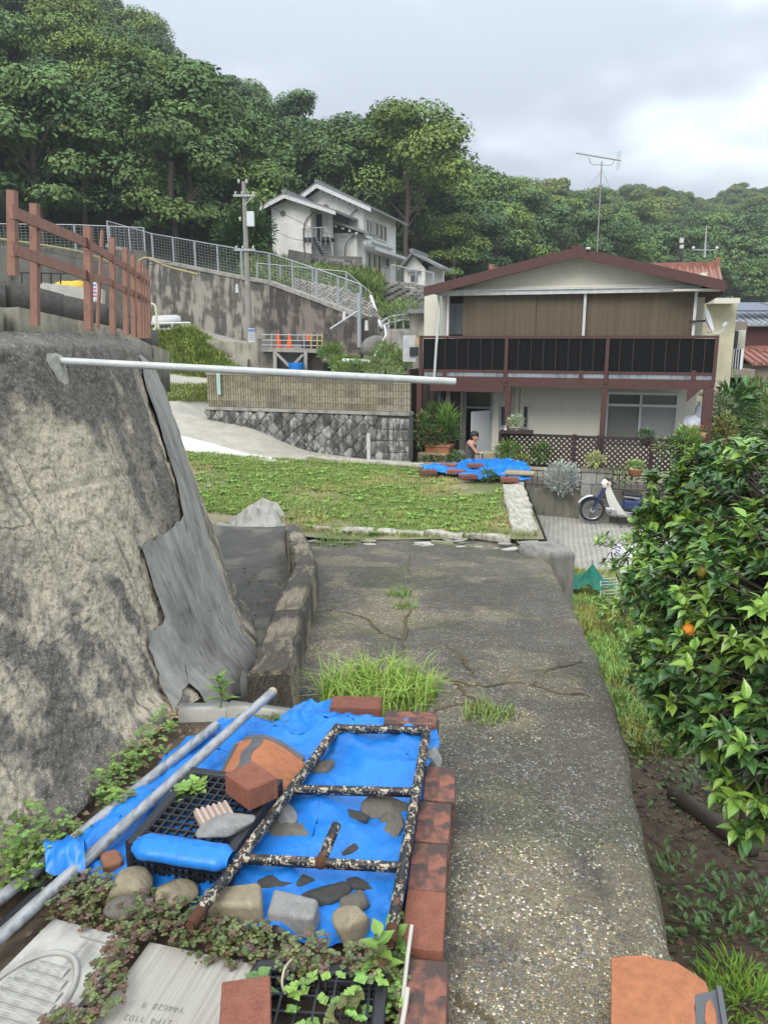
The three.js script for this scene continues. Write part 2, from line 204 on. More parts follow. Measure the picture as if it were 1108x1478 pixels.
// drain channel floor
{
  const g = sheet(40, 120, (a, b) => { const d = lerp(3.3, 10.6, b), x1 = parX(d) - 0.02, x0 = x1 - 2.2; const x = lerp(x0, x1, a); return V(x, rampY(d) - 0.10 + 0.3 * sm(9.3, 10.6, d) + (fbm(x * 3, d * 2, 4) - 0.5) * 0.06, -d); });
  const P = g.attributes.position; paint(g, (i) => { const n = fbm(P.getX(i) * 2.4, P.getZ(i) * 1.8, 5, 7), w = sm(0.55, 0.68, fbm(P.getX(i) * 3 + 4, P.getZ(i) * 3, 4, 17)); return [0.5 + 0.7 * n + w * 0.8, 0.5 + 0.66 * n + w * 0.72, 0.46 + 0.6 * n + w * 0.5]; });
  struct('drain_channel', g, X.vc(X.concreteWet));
}
// dead leaves lodged in the channel
{
  const R = rngOf(71), lf = new THREE.BufferGeometry(); lf.setAttribute('position', new THREE.Float32BufferAttribute([0, 0, -0.5, 0.3, 0.1, 0, 0, 0, 0.5, 0, 0, -0.5, 0, 0, 0.5, -0.3, 0.12, 0], 3)); lf.computeVertexNormals(); const n = 420, im = new THREE.InstancedMesh(lf, mat([1, 1, 1], { roughness: 1 }), n), q = new THREE.Quaternion(), e = new THREE.Euler(), c = new THREE.Color();
  for (let k = 0; k < n; k++) { const d = k < 260 ? 3.5 + 1.6 * R() : 3.6 + 5.6 * R(), x = parX(d) - 0.16 - (k < 260 ? 0.16 : 0.5) * R(), s = 0.02 + 0.035 * R(); e.set((R() - 0.5) * 1.2, R() * 6.28, (R() - 0.5) * 1.2); im.setMatrixAt(k, new THREE.Matrix4().compose(V(x, rampY(d) - 0.085 + 0.02 * R(), -d), q.setFromEuler(e), V(s, s, s))); const w = 0.6 + 0.7 * R(); im.setColorAt(k, c.setRGB(0.16 * w, 0.095 * w, 0.05 * w)); }
  stuff('channel_litter', im, 'brown dead leaves lodged along the drain channel', 'leaf litter');
}
// smooth hump of poured concrete at the head of the channel
{
  const c = onF(378, 782, (x, d) => rampY(d)); const g = rough(rough(xf(new THREE.SphereGeometry(1, 44, 30), 0, 0, 0, 0, 0.3, 0, 0.85, 0.5, 0.9), 0.28, 1.7, 4), 0.04, 7, 2); const o = one('concrete_mound', uvm(g), mat([0.42, 0.40, 0.345], { map: T.stain, bump: T.grain, bs: 0.02, rep: 0.8 }), 'pale rough hump of poured concrete at the top of the drain channel', 'concrete mound'); o.position.set(c.x - 0.12, c.y - 0.1, c.z - 0.55); o.scale.set(0.75, 0.8, 0.9);
}
X.oldKerb = mat([0.50, 0.465, 0.385], { map: T.stain, bump: T.grain, bs: 0.012, rep: 1.3 });
// grass field and the concrete around it
const fieldPoly = [[430, 765], [735, 779], [762, 700], [742, 690], [600, 671], [300, 655], [150, 640], [150, 720], [340, 745]].map(([u, v]) => onF(u, v, (x, d) => fieldY(x, d)));
{
  const g = sheet(50, 40, (a, b) => { const d = lerp(10.55, 17.4, b), x = lerp(-9, lerp(2.25, 2.95, b), a); return V(x, fieldY(x, d) + (x < 1.9 ? (fbm(x * 1.3, d * 1.3, 3) - 0.5) * 0.05 : 0), -d - Math.max(0, -x) * 0.32 * sm(0.2, 1, b)); });
  const P = g.attributes.position; paint(g, (i) => { const n = fbm(P.getX(i) * 1.5, P.getZ(i) * 1.5, 4, 3); const k = sm(0.42, 0.56, n); return [lerp(0.17, 0.33, k), lerp(0.19, 0.28, k), lerp(0.07, 0.17, k)]; });
  T.fieldMesh = struct('field', g, mat([1, 1, 1], { map: T.grain, rep: 1, vertexColors: true }));
  // kerb strip along the near side of the field, in broken lengths
  const k = thing('field_kerb', 'broken pale concrete kerb along the near side of the grass field', 'kerb');
  const us = [432, 478, 540, 610, 668, 736];
  for (let i = 0; i < 5; i++) { const a = onY(us[i] + 3, 762 + (us[i] - 432) * 0.045, -1.12), b = onY(us[i + 1] - 1, 762 + (us[i + 1] - 432) * 0.045, -1.12); const kg = new THREE.BoxGeometry(1, 1, 1, 3, 3, 24); kg.applyMatrix4(new THREE.Matrix4().makeScale(0.15, 0.10, a.distanceTo(b))); kg.lookAt(b.clone().sub(a)); kg.translate((a.x + b.x) / 2, (a.y + b.y) / 2 - 0.015, (a.z + b.z) / 2); mk('kerb_piece', uvm(rough(kg, 0.04, 4, i)), X.oldKerb, k); }
  const s = thing('field_edging', 'row of pale flat concrete edging slabs along the right side of the grass field', 'edging');
  for (let i = 0; i < 7; i++) { const b0 = i / 7, b1 = (i + 0.96) / 7, p = (b, o) => V(lerp(2.12, 2.78, b) + o, -1.10, -lerp(10.75, 16.4, b)); const a = p(b0, -0.12), c = p(b1, -0.12); const kg = new THREE.BoxGeometry(1, 1, 1, 6, 2, 14); kg.applyMatrix4(new THREE.Matrix4().makeScale(0.36 + 0.05 * rnd(), 0.1, a.distanceTo(c))); kg.lookAt(c.clone().sub(a)); kg.translate((a.x + c.x) / 2, (a.y + c.y) / 2 - 0.02, (a.z + c.z) / 2); mk('edging_slab', uvm(rough(kg, 0.05, 3, i)), X.oldKerb, s); }
  const f = thing('field_back_kerb', 'thin pale kerb along the far side of the grass field below the stone wall', 'kerb');
  for (let i = 0; i < 6; i++) { const q = (t) => { const u = lerp(425, 612, t); return onY(u, 659 + (u - 425) * 0.076, -1.09); }; mk('kerb_piece', uvm(rough(beam(q(i / 6), q((i + 0.97) / 6), 0.14, 0.12), 0.015, 4, i)), X.oldKerb, f); }
  // side wall of the terrace above the drive
  const w = sheet(40, 8, (a, b) => { const d = lerp(9.9, 16.6, a), x = lerp(2.24, 2.97, (d - 10.5) / 6.9) + 0.03; return V(x + 0.12 * (1 - b), lerp(-3.4, -1.12, b), -d); }, (a, b) => [a * 6.7, b * 2.2]);
  one('terrace_wall', w, X.concreteDark, 'grey concrete side wall of the grass terrace above the driveway', 'wall');
}
// rubble between ramp and field
{
  const R = rngOf(5); const k = thing('broken_slab_edge', 'broken concrete pieces and mossy rubble between the ramp and the grass field', 'rubble');
  const gs = [0, 1, 2].map((i) => uvm(rough(new THREE.BoxGeometry(1, 0.5, 0.8, 3, 2, 3), 0.22, 1.4, i * 7)));
  const ms = [X.concretePale, X.concrete, mat([0.24, 0.25, 0.14], { map: T.grain, rep: 1 })];
  for (let i = 0; i < 46; i++) { const p = onY(445 + 335 * R(), 778 + 22 * R(), -1.15), o = mk('rubble_piece', gs[i % 3], ms[Math.floor(R() * 3)], k), s = 0.05 + 0.16 * R() * R(); o.position.copy(p); o.position.y += 0.0; o.scale.set(s * 1.8, s * 0.5, s * 0.8); o.rotation.y = (R() - 0.5) * 1; }
}
// pier at the corner of the ramp
{
  const c = onY(800, 790, -1.1); const g = rough(xf(new RoundedBoxGeometry(0.62, 1.9, 0.55, 6, 0.12)), 0.06, 2.3, 2); const o = one('corner_pier', uvm(g), X.vc ? mat([0.26, 0.245, 0.22], { map: T.stain, bump: T.grain, bs: 0.008, rep: 0.8 }) : 0, 'rounded weathered concrete pier at the lower right corner of the ramp', 'pier'); o.position.set(c.x - 0.12, -1.98, c.z + 0.1); o.rotation.y = 0.1;
}
// garden below the ramp, and the drive
const gardenY = (x, d) => lut([[0, -0.85], [2, -1.0], [4, -1.25], [9, -1.85], [12.5, -2.42], [20, -2.5]])(d) - 0.03 * Math.max(0, x - 2) + (fbm(x * 1.2, d * 1.2, 4) - 0.5) * 0.14;
{
  const g = sheet(70, 110, (a, b) => { const d = lerp(0.2, 13.2, b), x = lerp(0.4, 9, a); return V(x, gardenY(x, d), -d); });
  T.gardenMesh = struct('garden_soil', g, X.soil);
  const drvY = (x, d) => -2.46 - 0.045 * Math.max(0, x - 4);
  const h = sheet(30, 20, (a, b) => { const d = lerp(12.2, 19.2, b), x = lerp(2.2, 16, a); return V(x, drvY(x, d), -d); }, (a, b, p) => [p.x * 0.28 + p.z * 0.06, p.z * 0.28]);
  T.driveMesh = struct('driveway', h, mat([0.50, 0.47, 0.41], { map: T.lines, bump: T.lines, bs: 0.012 }));
}
// lane that climbs behind the stone wall
{
  const y = (x, d) => fieldY(x, d) - 0.02 + (0.17 * clamp(d - 16.6, 0, 2.8) + 0.06 * Math.max(0, d - 19.4)) * (d < 19.4 ? sm(-1.6, -3.4, x) : sm(lerp(-1.6, -4.6, clamp(d - 19.4)), lerp(-3.4, -5.8, clamp(d - 19.4)), x));
  const Yc = (x, d) => Math.min(y(x, d), 1.0);
  const g = sheet(50, 40, (a, b) => { const d = lerp(15.9, 30, b), x = lerp(-16, 0.6, a); return V(x, Yc(x, d) + 0.01, -d); });
  T.laneMesh = struct('lane', g, mat([0.50, 0.46, 0.38], { map: T.grain, bump: T.grain, bs: 0.004, rep: 0.5 }));
  // pale new concrete strip
  const s = sheet(20, 4, (a, b) => { const p = [[250, 628], [300, 640], [350, 655], [405, 663]], q = [[255, 648], [300, 660], [345, 668], [385, 672]], t = a * 3, i = Math.min(2, Math.floor(t)), f = t - i; const U = lerp(p[i][0], p[i + 1][0], f), W = lerp(p[i][1], p[i + 1][1], f), U2 = lerp(q[i][0], q[i + 1][0], f), W2 = lerp(q[i][1], q[i + 1][1], f); const h = onF(lerp(U, U2, b), lerp(W, W2, b), Yc, 10); h.y += 0.03; return h; });
  struct('pavement', s, mat([0.80, 0.78, 0.72], { map: T.grain, rep: 1 }));
  T.laneY = Yc;
}
// ---------- battered retaining wall on the left ----------
T.mortar = tex(512, 512, (i, j) => { const a = fbm(i / 9, j / 170, 4, 4, 512 / 9, 512 / 170), b = fbm(i / 60, j / 60, 5, 8, 512 / 60), e = fbm(i / 12, j / 12, 4, 41, 512 / 12), c = hash(i, j, 2); return 0.66 + 0.28 * (a - 0.5) + 0.75 * (b - 0.5) + 0.35 * (e - 0.5) + 0.16 * (c - 0.5); });
const wallPath = new THREE.CatmullRomCurve3([V(-1.5, 0.02, 0.9), V(-1.38, 0.02, -0.8), V(-1.16, 0.0, -2), V(-0.97, -0.02, -3.1), V(-0.90, -0.36, -4.3), V(-1.02, -0.6, -5.5), V(-1.45, -0.85, -7), V(-2.3, -1.0, -8.6), V(-3.6, -1.0, -9.9), V(-5.2, -0.9, -10.8)], false, 'centripetal');
const topPath = new THREE.CatmullRomCurve3([V(-2.2, 1.55, 0.9), V(-2.05, 1.6, -0.8), V(-1.78, 1.63, -2), V(-1.54, 1.66, -3.1), V(-1.47, 1.65, -4.3), V(-1.66, 1.62, -5.5), V(-2.22, 1.58, -7), V(-3.2, 1.55, -8.6), V(-4.6, 1.5, -9.9), V(-6.2, 1.5, -10.8)], false, 'centripetal');
const wallAt = (s, h, out = 0) => {
  const a = wallPath.getPoint(s), b = topPath.getPoint(s), p = a.clone().lerp(b, h); const t = wallPath.getTangent(s), up = b.clone().sub(a).normalize(), n = V().crossVectors(up, t).normalize(); if (n.x < 0 && s < 0.6) n.negate(); else if (n.x < 0) n.negate();
  const L = s * 13.5, H = h * 1.9, lift = 0.012 * sm(0.008, 0, Math.abs(h - 0.64 - 0.03 * Math.sin(L)));
  const bump = (fbm(L * 1.2, H * 1.2, 4, 3) - 0.5) * 0.09 + (fbm(L * 7, H * 7, 4, 5) - 0.5) * 0.035 + (fbm(L * 22, H * 22, 2, 6) - 0.5) * 0.012;
  const round = -0.10 * sm(0.94, 1.0, h) + 0.06 * sm(0.08, 0, h);
  return p.addScaledVector(n, bump + out + round - lift);
};
{
  const g = sheet(380, 110, (a, b) => wallAt(a, b), (a, b) => [a * 2.2 - 0.0, b]);
  // colour: weathered concrete with algae, drips and pour lines in wall coordinates (s, h)
  const W = 2048, H = 1024;
  T.wall = tex(W, H, (i, j) => {
    const s = i / W / 2.2 , h = j / H, L = s * 13.5, y = h * 1.9, f = hash(i, j, 3), f2 = hash(i >> 1, j >> 1, 8);
    const n1 = fbm(L * 1.1, y * 1.2, 5, 2), n2 = fbm(L * 6, y * 6, 4, 7), n3 = fbm(L * 20, y * 20, 3, 11), drip = fbm(L * 7 + n1 * 1.5, y * 0.9, 4, 19), dripF = fbm(L * 19, y * 1.6, 3, 23);
    let c = [0.60, 0.51, 0.37].map((k) => k * (0.66 + 0.40 * n2 + 0.5 * (n3 - 0.5)));
    // coarse aggregate at the surface
    c = c.map((k, z) => (f2 > 0.955 ? lerp(k, [0.62, 0.57, 0.5][z], 0.7) : f2 < 0.09 ? k * 0.45 : k));
    const dCam = 2.0 + (s - 0.2) * 0;
    let dark = sm(0.66, 0.86, h + (n2 - 0.5) * 0.35 + (drip - 0.5) * 0.3) * 0.95;
    dark = Math.max(dark, sm(0.50, 0.64, drip * 0.75 + h * 0.22 + (n1 - 0.5) * 0.6 + (n3 - 0.5) * 0.12) * 0.92);
    dark = Math.max(dark, sm(0.52, 0.62, dripF * 0.55 + n1 * 0.35 + (h - 0.5) * 0.25) * 0.65);
    dark = Math.max(dark, sm(0.50, 0.60, n1 * 0.6 + n2 * 0.42 + (n3 - 0.5) * 0.15) * 0.9 * sm(0.75, 0.35, h));
    dark = Math.max(dark, sm(0.34, 0.0, h + (n2 - 0.5) * 0.4) * sm(0.44, 0.6, n2 * 0.5 + n3 * 0.5) * 0.95);
    dark = Math.max(dark, sm(0.36, 0.44, s) * 0.9 * sm(0.3, 0.5, n2));
    const pour = [0.335 + 0.03 * Math.sin(L * 1.3), 0.56 + 0.02 * Math.sin(L * 2.1 + 1), 0.78 + 0.015 * Math.sin(L)].reduce((m, k) => Math.max(m, sm(0.006, 0, Math.abs(h - k - 0.035 * (n2 - 0.5) - 0.01 * (n3 - 0.5))) * sm(0.45, 0.58, n1 + 0.5 * (n2 - 0.5))), 0);
    dark = Math.max(dark, pour);
    const blk = [0.105, 0.093, 0.080].map((k) => k * (0.5 + 0.9 * f) * (0.6 + 0.9 * n3) + (f2 > 0.92 ? 0.05 + 0.22 * hash(i >> 1, j >> 1, 5) : 0));
    return c.map((k, z) => lerp(k * (0.88 + 0.24 * f), blk[z], clamp(dark)));
  });
  T.wallBump = tex(1024, 512, (i, j) => { const s = i / 1024 / 2.2, h = j / 512, L = s * 13.5, y = h * 1.9; return 0.5 * fbm(L * 14, y * 14, 4, 7) + 0.5 * fbm(L * 40, y * 40, 2, 11); });
  T.wallMesh = tag(mk(nm('retaining_wall'), g, mat([1.0, 1.0, 1.0], { map: T.wall, bump: T.wallBump, bs: 0.03 }), null), 'tall sloping weathered concrete retaining wall stained with black algae', 'retaining wall');
  const root = T.wallMesh; scene.add(root);
  // flat top behind the edge
  const top = sheet(200, 4, (a, b) => { const p = wallAt(a, 1.0), q = topPath.getPoint(a); return V(lerp(p.x, q.x - 1.4, b), p.y - 0.01 + 0.03 * (b > 0 ? (fbm(q.z * 3, b * 4, 3) - 0.4) : 0), lerp(p.z, q.z + (a > 0.6 ? 0.9 : 0), b)); });
  mk('wall_top', top, mat([0.16, 0.15, 0.125], { map: T.speck, bump: T.grain, bs: 0.01, rep: 2 }), root);
  // smooth mortar facing over the bend, proud of the old face
  const find = (u, v) => { const h = hit(u, v, root); return h ? [h.uv.x / 2.2, h.uv.y] : null; };
  const outline = [[196, 505], [212, 497], [224, 520], [236, 560], [252, 610], [270, 665], [287, 725], [300, 780], [316, 830], [334, 880], [346, 915]].map(([u, v]) => find(u, v)).filter(Boolean);
  const back = [[262, 985], [248, 1028], [225, 975], [206, 918], [231, 895], [216, 850], [199, 788], [230, 770], [261, 748], [250, 690], [228, 620], [208, 560]].map(([u, v]) => find(u, v)).filter(Boolean);
  const last = outline[outline.length - 1];
  const poly0 = [...outline, [last[0] + 0.004, -0.04], [back[0][0] + 0.002, -0.04], ...back], poly = [];
  poly0.forEach((p, i) => { const q = poly0[(i + 1) % poly0.length]; for (let k = 0; k < 6; k++) { const t = k / 6, x = lerp(p[0], q[0], t), y = lerp(p[1], q[1], t); poly.push([x + (fbm(x * 260, y * 40, 3, 5) - 0.5) * 0.0035, y < 0 ? y : y + (fbm(x * 260 + 9, y * 40, 3, 15) - 0.5) * 0.03]); } });
  let sg = new THREE.ShapeGeometry(new THREE.Shape(poly.map((p) => new THREE.Vector2(p[0] * 13.5, p[1] * 1.9))));
  sg = new TessellateModifier(0.06, 7).modify(sg);
  const P = sg.attributes.position, U = [];
  for (let i = 0; i < P.count; i++) { const x = P.getX(i), y = P.getY(i); U.push(x, y); const a = wallPath, s = x / 13.5, h = y / 1.9; const A = wallPath.getPoint(s), B = topPath.getPoint(s), t = wallPath.getTangent(s), n = V().crossVectors(B.clone().sub(A).normalize(), t).normalize(); if (n.x < 0) n.negate(); const q = A.clone().lerp(B, h).addScaledVector(n, 0.016 + (fbm(x * 1.2, y * 1.2, 4, 3) - 0.5) * 0.09 - 0.06 * sm(0.9, 1, h) + 0.06 * sm(0.1, 0, h)  + (fbm(x * 2, y * 2, 3, 2) - 0.5) * 0.02); P.setXYZ(i, q.x, q.y, q.z); }
  sg.setAttribute('uv', new THREE.Float32BufferAttribute(U, 2)); sg = mergeVertices(sg.deleteAttribute('normal')); sg.computeVertexNormals();
  const mm = mat([0.42, 0.40, 0.355], { map: rep(T.mortar, 0.55, 0.55), bump: rep(T.grain, 1.5, 1.5), bs: 0.006 });
  mk('mortar_facing', sg, mm, root);
  const ft = onF(284, 1004, (x, d) => rampY(d) - 0.06); const fg = rough(xf(new THREE.SphereGeometry(1, 30, 18), 0, 0, 0, 0, 0.2, 0, 0.38, 0.2, 0.36), 0.03, 4, 6); { const p = fg.attributes.position, u = []; for (let i = 0; i < p.count; i++) u.push(p.getX(i), p.getZ(i)); fg.setAttribute('uv', new THREE.Float32BufferAttribute(u, 2)); } mk('mortar_foot', xf(fg, ft.x - 0.05, ft.y + 0.0, ft.z - 0.02), mm, root);
  // square mortar patch round the pipe socket
  const sc = find(80, 520); if (sc) { let pg = new TessellateModifier(0.05, 5).modify(new THREE.ShapeGeometry(new THREE.Shape([[-0.10, 0.09], [0.05, 0.10], [0.09, 0.02], [0.10, -0.06], [0.04, -0.12], [0.0, -0.13], [-0.05, -0.09], [-0.09, -0.02]].map((p) => new THREE.Vector2(p[0] + sc[0] * 13.5, p[1] + sc[1] * 1.9))))); const Q = pg.attributes.position; for (let i = 0; i < Q.count; i++) { const q = wallAt(Q.getX(i) / 13.5, Math.min(0.93, Q.getY(i) / 1.9), 0.016 - 0.03 * Math.pow(Math.hypot(Q.getX(i) - sc[0] * 13.5, Q.getY(i) - sc[1] * 1.9 + 0.02) / 0.13, 2)); Q.setXYZ(i, q.x, q.y, q.z); } pg.computeVertexNormals(); mk('mortar_patch', pg, mat([0.46, 0.44, 0.37], { map: T.grain, rep: 2 }), root); }
  // the plastic pipe that sticks out of it
  const pa = hit(84, 520, root).point, a = pa.clone().add(V(-0.05, 0, 0)), b = atD(657, 551, 3.52); const pipe = thing('plastic_pipe', 'long pale grey plastic pipe sticking out level from the retaining wall', 'pipe');
  const dir = b.clone().sub(a).normalize();
  mk('pipe_body', uvm(cyl(a, b, 0.0165, 0.0165, 20, true)), X.pvc, pipe);
  mk('pipe_bore', cyl(b.clone().addScaledVector(dir, -0.5), b.clone().addScaledVector(dir, -0.001), 0.0135, 0.0135, 16, true), X.pvc, pipe);
  mk('pipe_rim', (() => { const g = new THREE.TorusGeometry(0.015, 0.0018, 8, 24); return g.applyMatrix4(new THREE.Matrix4().compose(b, new THREE.Quaternion().setFromUnitVectors(V(0, 0, 1), dir), V(1, 1, 1))); })(), X.pvc, pipe);
}
// parapet kerb beside the ramp, cast in four lengths
{
  const w = thing('channel_wall', 'low curving concrete kerb wall between the ramp and the drain channel', 'wall');
  const path = (t) => { const d = lerp(parPts[0][0], parPts[parPts.length - 1][0], t); return [d, parX(d), rampY(d) + 0.28 + 0.02 * (fbm(d * 2, 3, 2) - 0.5)]; };
  const cuts = [0, 0.2, 0.47, 0.70, 1], gap = 0.0015, tint = [[0.30, 0.29, 0.265], [0.24, 0.225, 0.2], [0.25, 0.24, 0.215], [0.30, 0.285, 0.25]];
  for (let k = 0; k < 4; k++) {
    const prof = [[-0.12, -0.75], [-0.115, -0.02], [-0.09, 0.0], [0.09, 0.005], [0.115, -0.02], [0.15, -0.75], [-0.12, -0.75]];
    const g = sheet(prof.length - 1, 26, (a, b) => { const t = lerp(cuts[k] + gap, cuts[k + 1] - gap, b), [d, x, y] = path(t), [d2, x2] = path(Math.min(1, t + 0.01)), [d3, x3] = path(Math.max(0, t - 0.01)); const L = Math.hypot(d2 - d3, x2 - x3), nx = (d2 - d3) / L, nd = -(x2 - x3) / L; const [o, h] = prof[Math.round(a * (prof.length - 1))], wv = 0.045 * (fbm(d * 5 + o * 9, h * 4, 4, 3) - 0.5) + (k === 0 && b < 0.1 ? -0.03 * (1 - b * 10) : 0); return V(x + nx * (o * 0.92) + wv, y + h + wv * 0.4, -(d + nd * o)); }, (a, b) => [a * 1.6, b * 2.4 + k]);
    const caps = []; for (const e of [0, 26]) { const P = g.attributes.position, n = prof.length, pts = []; for (let i = 0; i < n - 1; i++) pts.push(V(P.getX(e * n + i), P.getY(e * n + i), P.getZ(e * n + i))); const c = new THREE.BufferGeometry().setFromPoints(pts); c.setAttribute('uv', new THREE.Float32BufferAttribute(pts.flatMap((p) => [p.x, p.y]), 2)); c.setIndex([0, 1, 5, 1, 4, 5, 1, 2, 4, 2, 3, 4].map((q) => q).filter((q) => q < n - 1)); c.computeVertexNormals(); caps.push(c); }
    mk('kerb_length', join([toCreasedNormals(flat(g), 0.6), ...caps]), mat([0.62, 0.60, 0.56].map((q, z) => q * (0.85 + 0.08 * k)), { map: T.wall, bump: T.wallBump, bs: 0.02, rep: 0.42 }), w);
  }
}
// rusty brown railing on the wall
{
  const r = thing('steel_railing', 'rusty reddish brown steel railing along the top of the retaining wall', 'railing');
  // posts: photo foot and top, distance from the curve of the wall top
  const posts = [[18, 275, 398, 3.5, 0.038], [50, 294, 470, 3.75, 0.036], [127, 327, 478, 4.45, 0.042], [162, 343, 482, 5.0, 0.036], [181, 357, 484, 5.4, 0.034], [192, 368, 486, 5.7, 0.034], [201, 378, 488, 6.1, 0.034], [205.5, 382, 488, 6.4, 0.034], [210, 388, 488, 6.8, 0.034], [214, 398, 488, 7.3, 0.034]];
  for (const [u, v0, v1, d, w] of posts) { const t = atD(u, v0, d), b = atD(u + 1.5, v1, d); const p = mk('post', uvm(beam(b, t, w, w * 0.9), 1), X.rail, r); for (let k = 0; k < 4; k++) mk('bolt_head', cyl(b.clone().lerp(t, 0.22 + k * 0.2).add(V(0, 0, w * 0.44)), b.clone().lerp(t, 0.22 + k * 0.2).add(V(0, 0, w * 0.475)), 0.0045, 0.0045, 8), X.rust, p); }
  mk('brace', uvm(cyl(atD(141, 475, 4.75), atD(148, 332, 4.75), 0.012, 0.012, 8)), X.rail, r);
  const up = [[22, 307, 3.48, 0.052], [127, 351, 4.42, 0.046], [162, 372, 4.97, 0.042], [181, 384, 5.37, 0.04], [192, 391, 5.67, 0.04], [205, 401, 6.4, 0.036], [216, 409, 7.3, 0.034]];
  const lo = [[22, 360, 3.48, 0.052], [127, 398, 4.42, 0.046], [162, 408, 4.97, 0.042], [181, 418, 5.37, 0.04], [192, 422, 5.67, 0.04], [205, 428, 6.4, 0.036], [216, 435, 7.3, 0.034]];
  for (const L of [up, lo]) for (let i = 0; i < L.length - 1; i++) { const a = atD(...L[i].slice(0, 3)), b = atD(...L[i + 1].slice(0, 3)); a.z += 0.026; b.z += 0.026; mk('rail', uvm(beam(a, b, 0.012, (L[i][3] + L[i + 1][3]) / 2)), X.rail, r); const e = a.clone().lerp(b, 0.02); mk('rail_clamp', uvm(box(0.016, L[i][3] * 1.15, 0.022, a.x, a.y, a.z)), i === 1 ? X.rust : X.rail, r); }
}
// dark upper walls and roadside behind the railing
{
  const w = thing('roadside_wall', 'dark low stepped concrete wall behind the brown railing', 'wall');
  const a = atD(-60, 400, 6.6), pts = [[-160, 392], [0, 407], [75, 425], [140, 440], [190, 468], [214, 480]];
  for (let i = 0; i < pts.length - 1; i++) { const d0 = 6.2 + i * 0.5, d1 = 6.2 + (i + 1) * 0.5, p = atD(...pts[i], d0), q = atD(...pts[i + 1], d1); mk('upper_course', uvm(rough(beam(V(p.x, p.y - 0.12, p.z), V(q.x, q.y - 0.12, q.z), 0.22, 0.24), 0.02, 3, i)), mat([0.15, 0.14, 0.125], { map: T.speck, bump: T.grain, bs: 0.02, rep: 2 }), w); mk('lower_course', uvm(rough(beam(V(p.x, p.y - 0.42, p.z + 0.15), V(q.x, q.y - 0.42, q.z + 0.15), 0.5, 0.42), 0.02, 3, i + 9)), mat([0.21, 0.20, 0.15], { map: T.stain, bump: T.grain, bs: 0.01, rep: 1.0 }), w); }
}
// ---------- wooded hill ----------
const ridgeT = [[-420, -260, 150], [-150, -120, 160], [0, -30, 165], [110, 0, 175], [190, 42, 190], [280, 97, 200], [330, 132, 200], [400, 160, 150], [460, 168, 140], [530, 182, 140], [600, 207, 150], [650, 222, 165], [720, 262, 180], [790, 292, 230], [860, 280, 260], [930, 273, 260], [1000, 283, 260], [1060, 272, 255], [1108, 265, 250], [1300, 240, 250], [1600, 230, 250]].map(([u, v, d]) => { const p = atD(u, v, d); return [p.x / d, d, p.y - (u < 760 ? lut([[0, 2], [110, 4], [190, 8], [330, 11.5]])(u) : 6.5)]; });
const baseT = [[-420, 330, 40], [0, 338, 44], [200, 345, 46], [385, 352, 49], [430, 330, 60], [580, 340, 62], [640, 400, 62], [720, 400, 66], [830, 420, 80], [1000, 440, 95], [1108, 440, 100], [1600, 440, 100]].map(([u, v, d]) => { const p = atD(u, v, d); return [p.x / d, d, p.y - 1.5]; });
const rD = lut(ridgeT.map((r) => [r[0], r[1]])), rY = lut(ridgeT.map((r) => [r[0], r[2]])), bD = lut(baseT.map((r) => [r[0], r[1]])), bY = lut(baseT.map((r) => [r[0], r[2]]));
const hillY = (t, d) => { const a = bD(t), b = rD(t), k = (d - a) / (b - a); if (k < 0) return Math.max(-3.7, bY(t) - (a - d) * 4); if (k <= 1) return lerp(bY(t), rY(t), k) + (fbm(t * 9, d / 22, 3, 4) - 0.5) * 7 * Math.sin(Math.PI * clamp(k)); return rY(t) - (d - b) * 0.12; };
{
  const g = sheet(110, 60, (a, b) => { const t = lerp(-1.1, 1.1, a), d = lerp(bD(t) - 24, rD(t) + 120, b * b * 0.6 + b * 0.4); return V(t * d, hillY(t, d), -d); });
  struct('hill', g, mat([0.05, 0.07, 0.025], { map: T.grain, rep: 0.1 }));
}
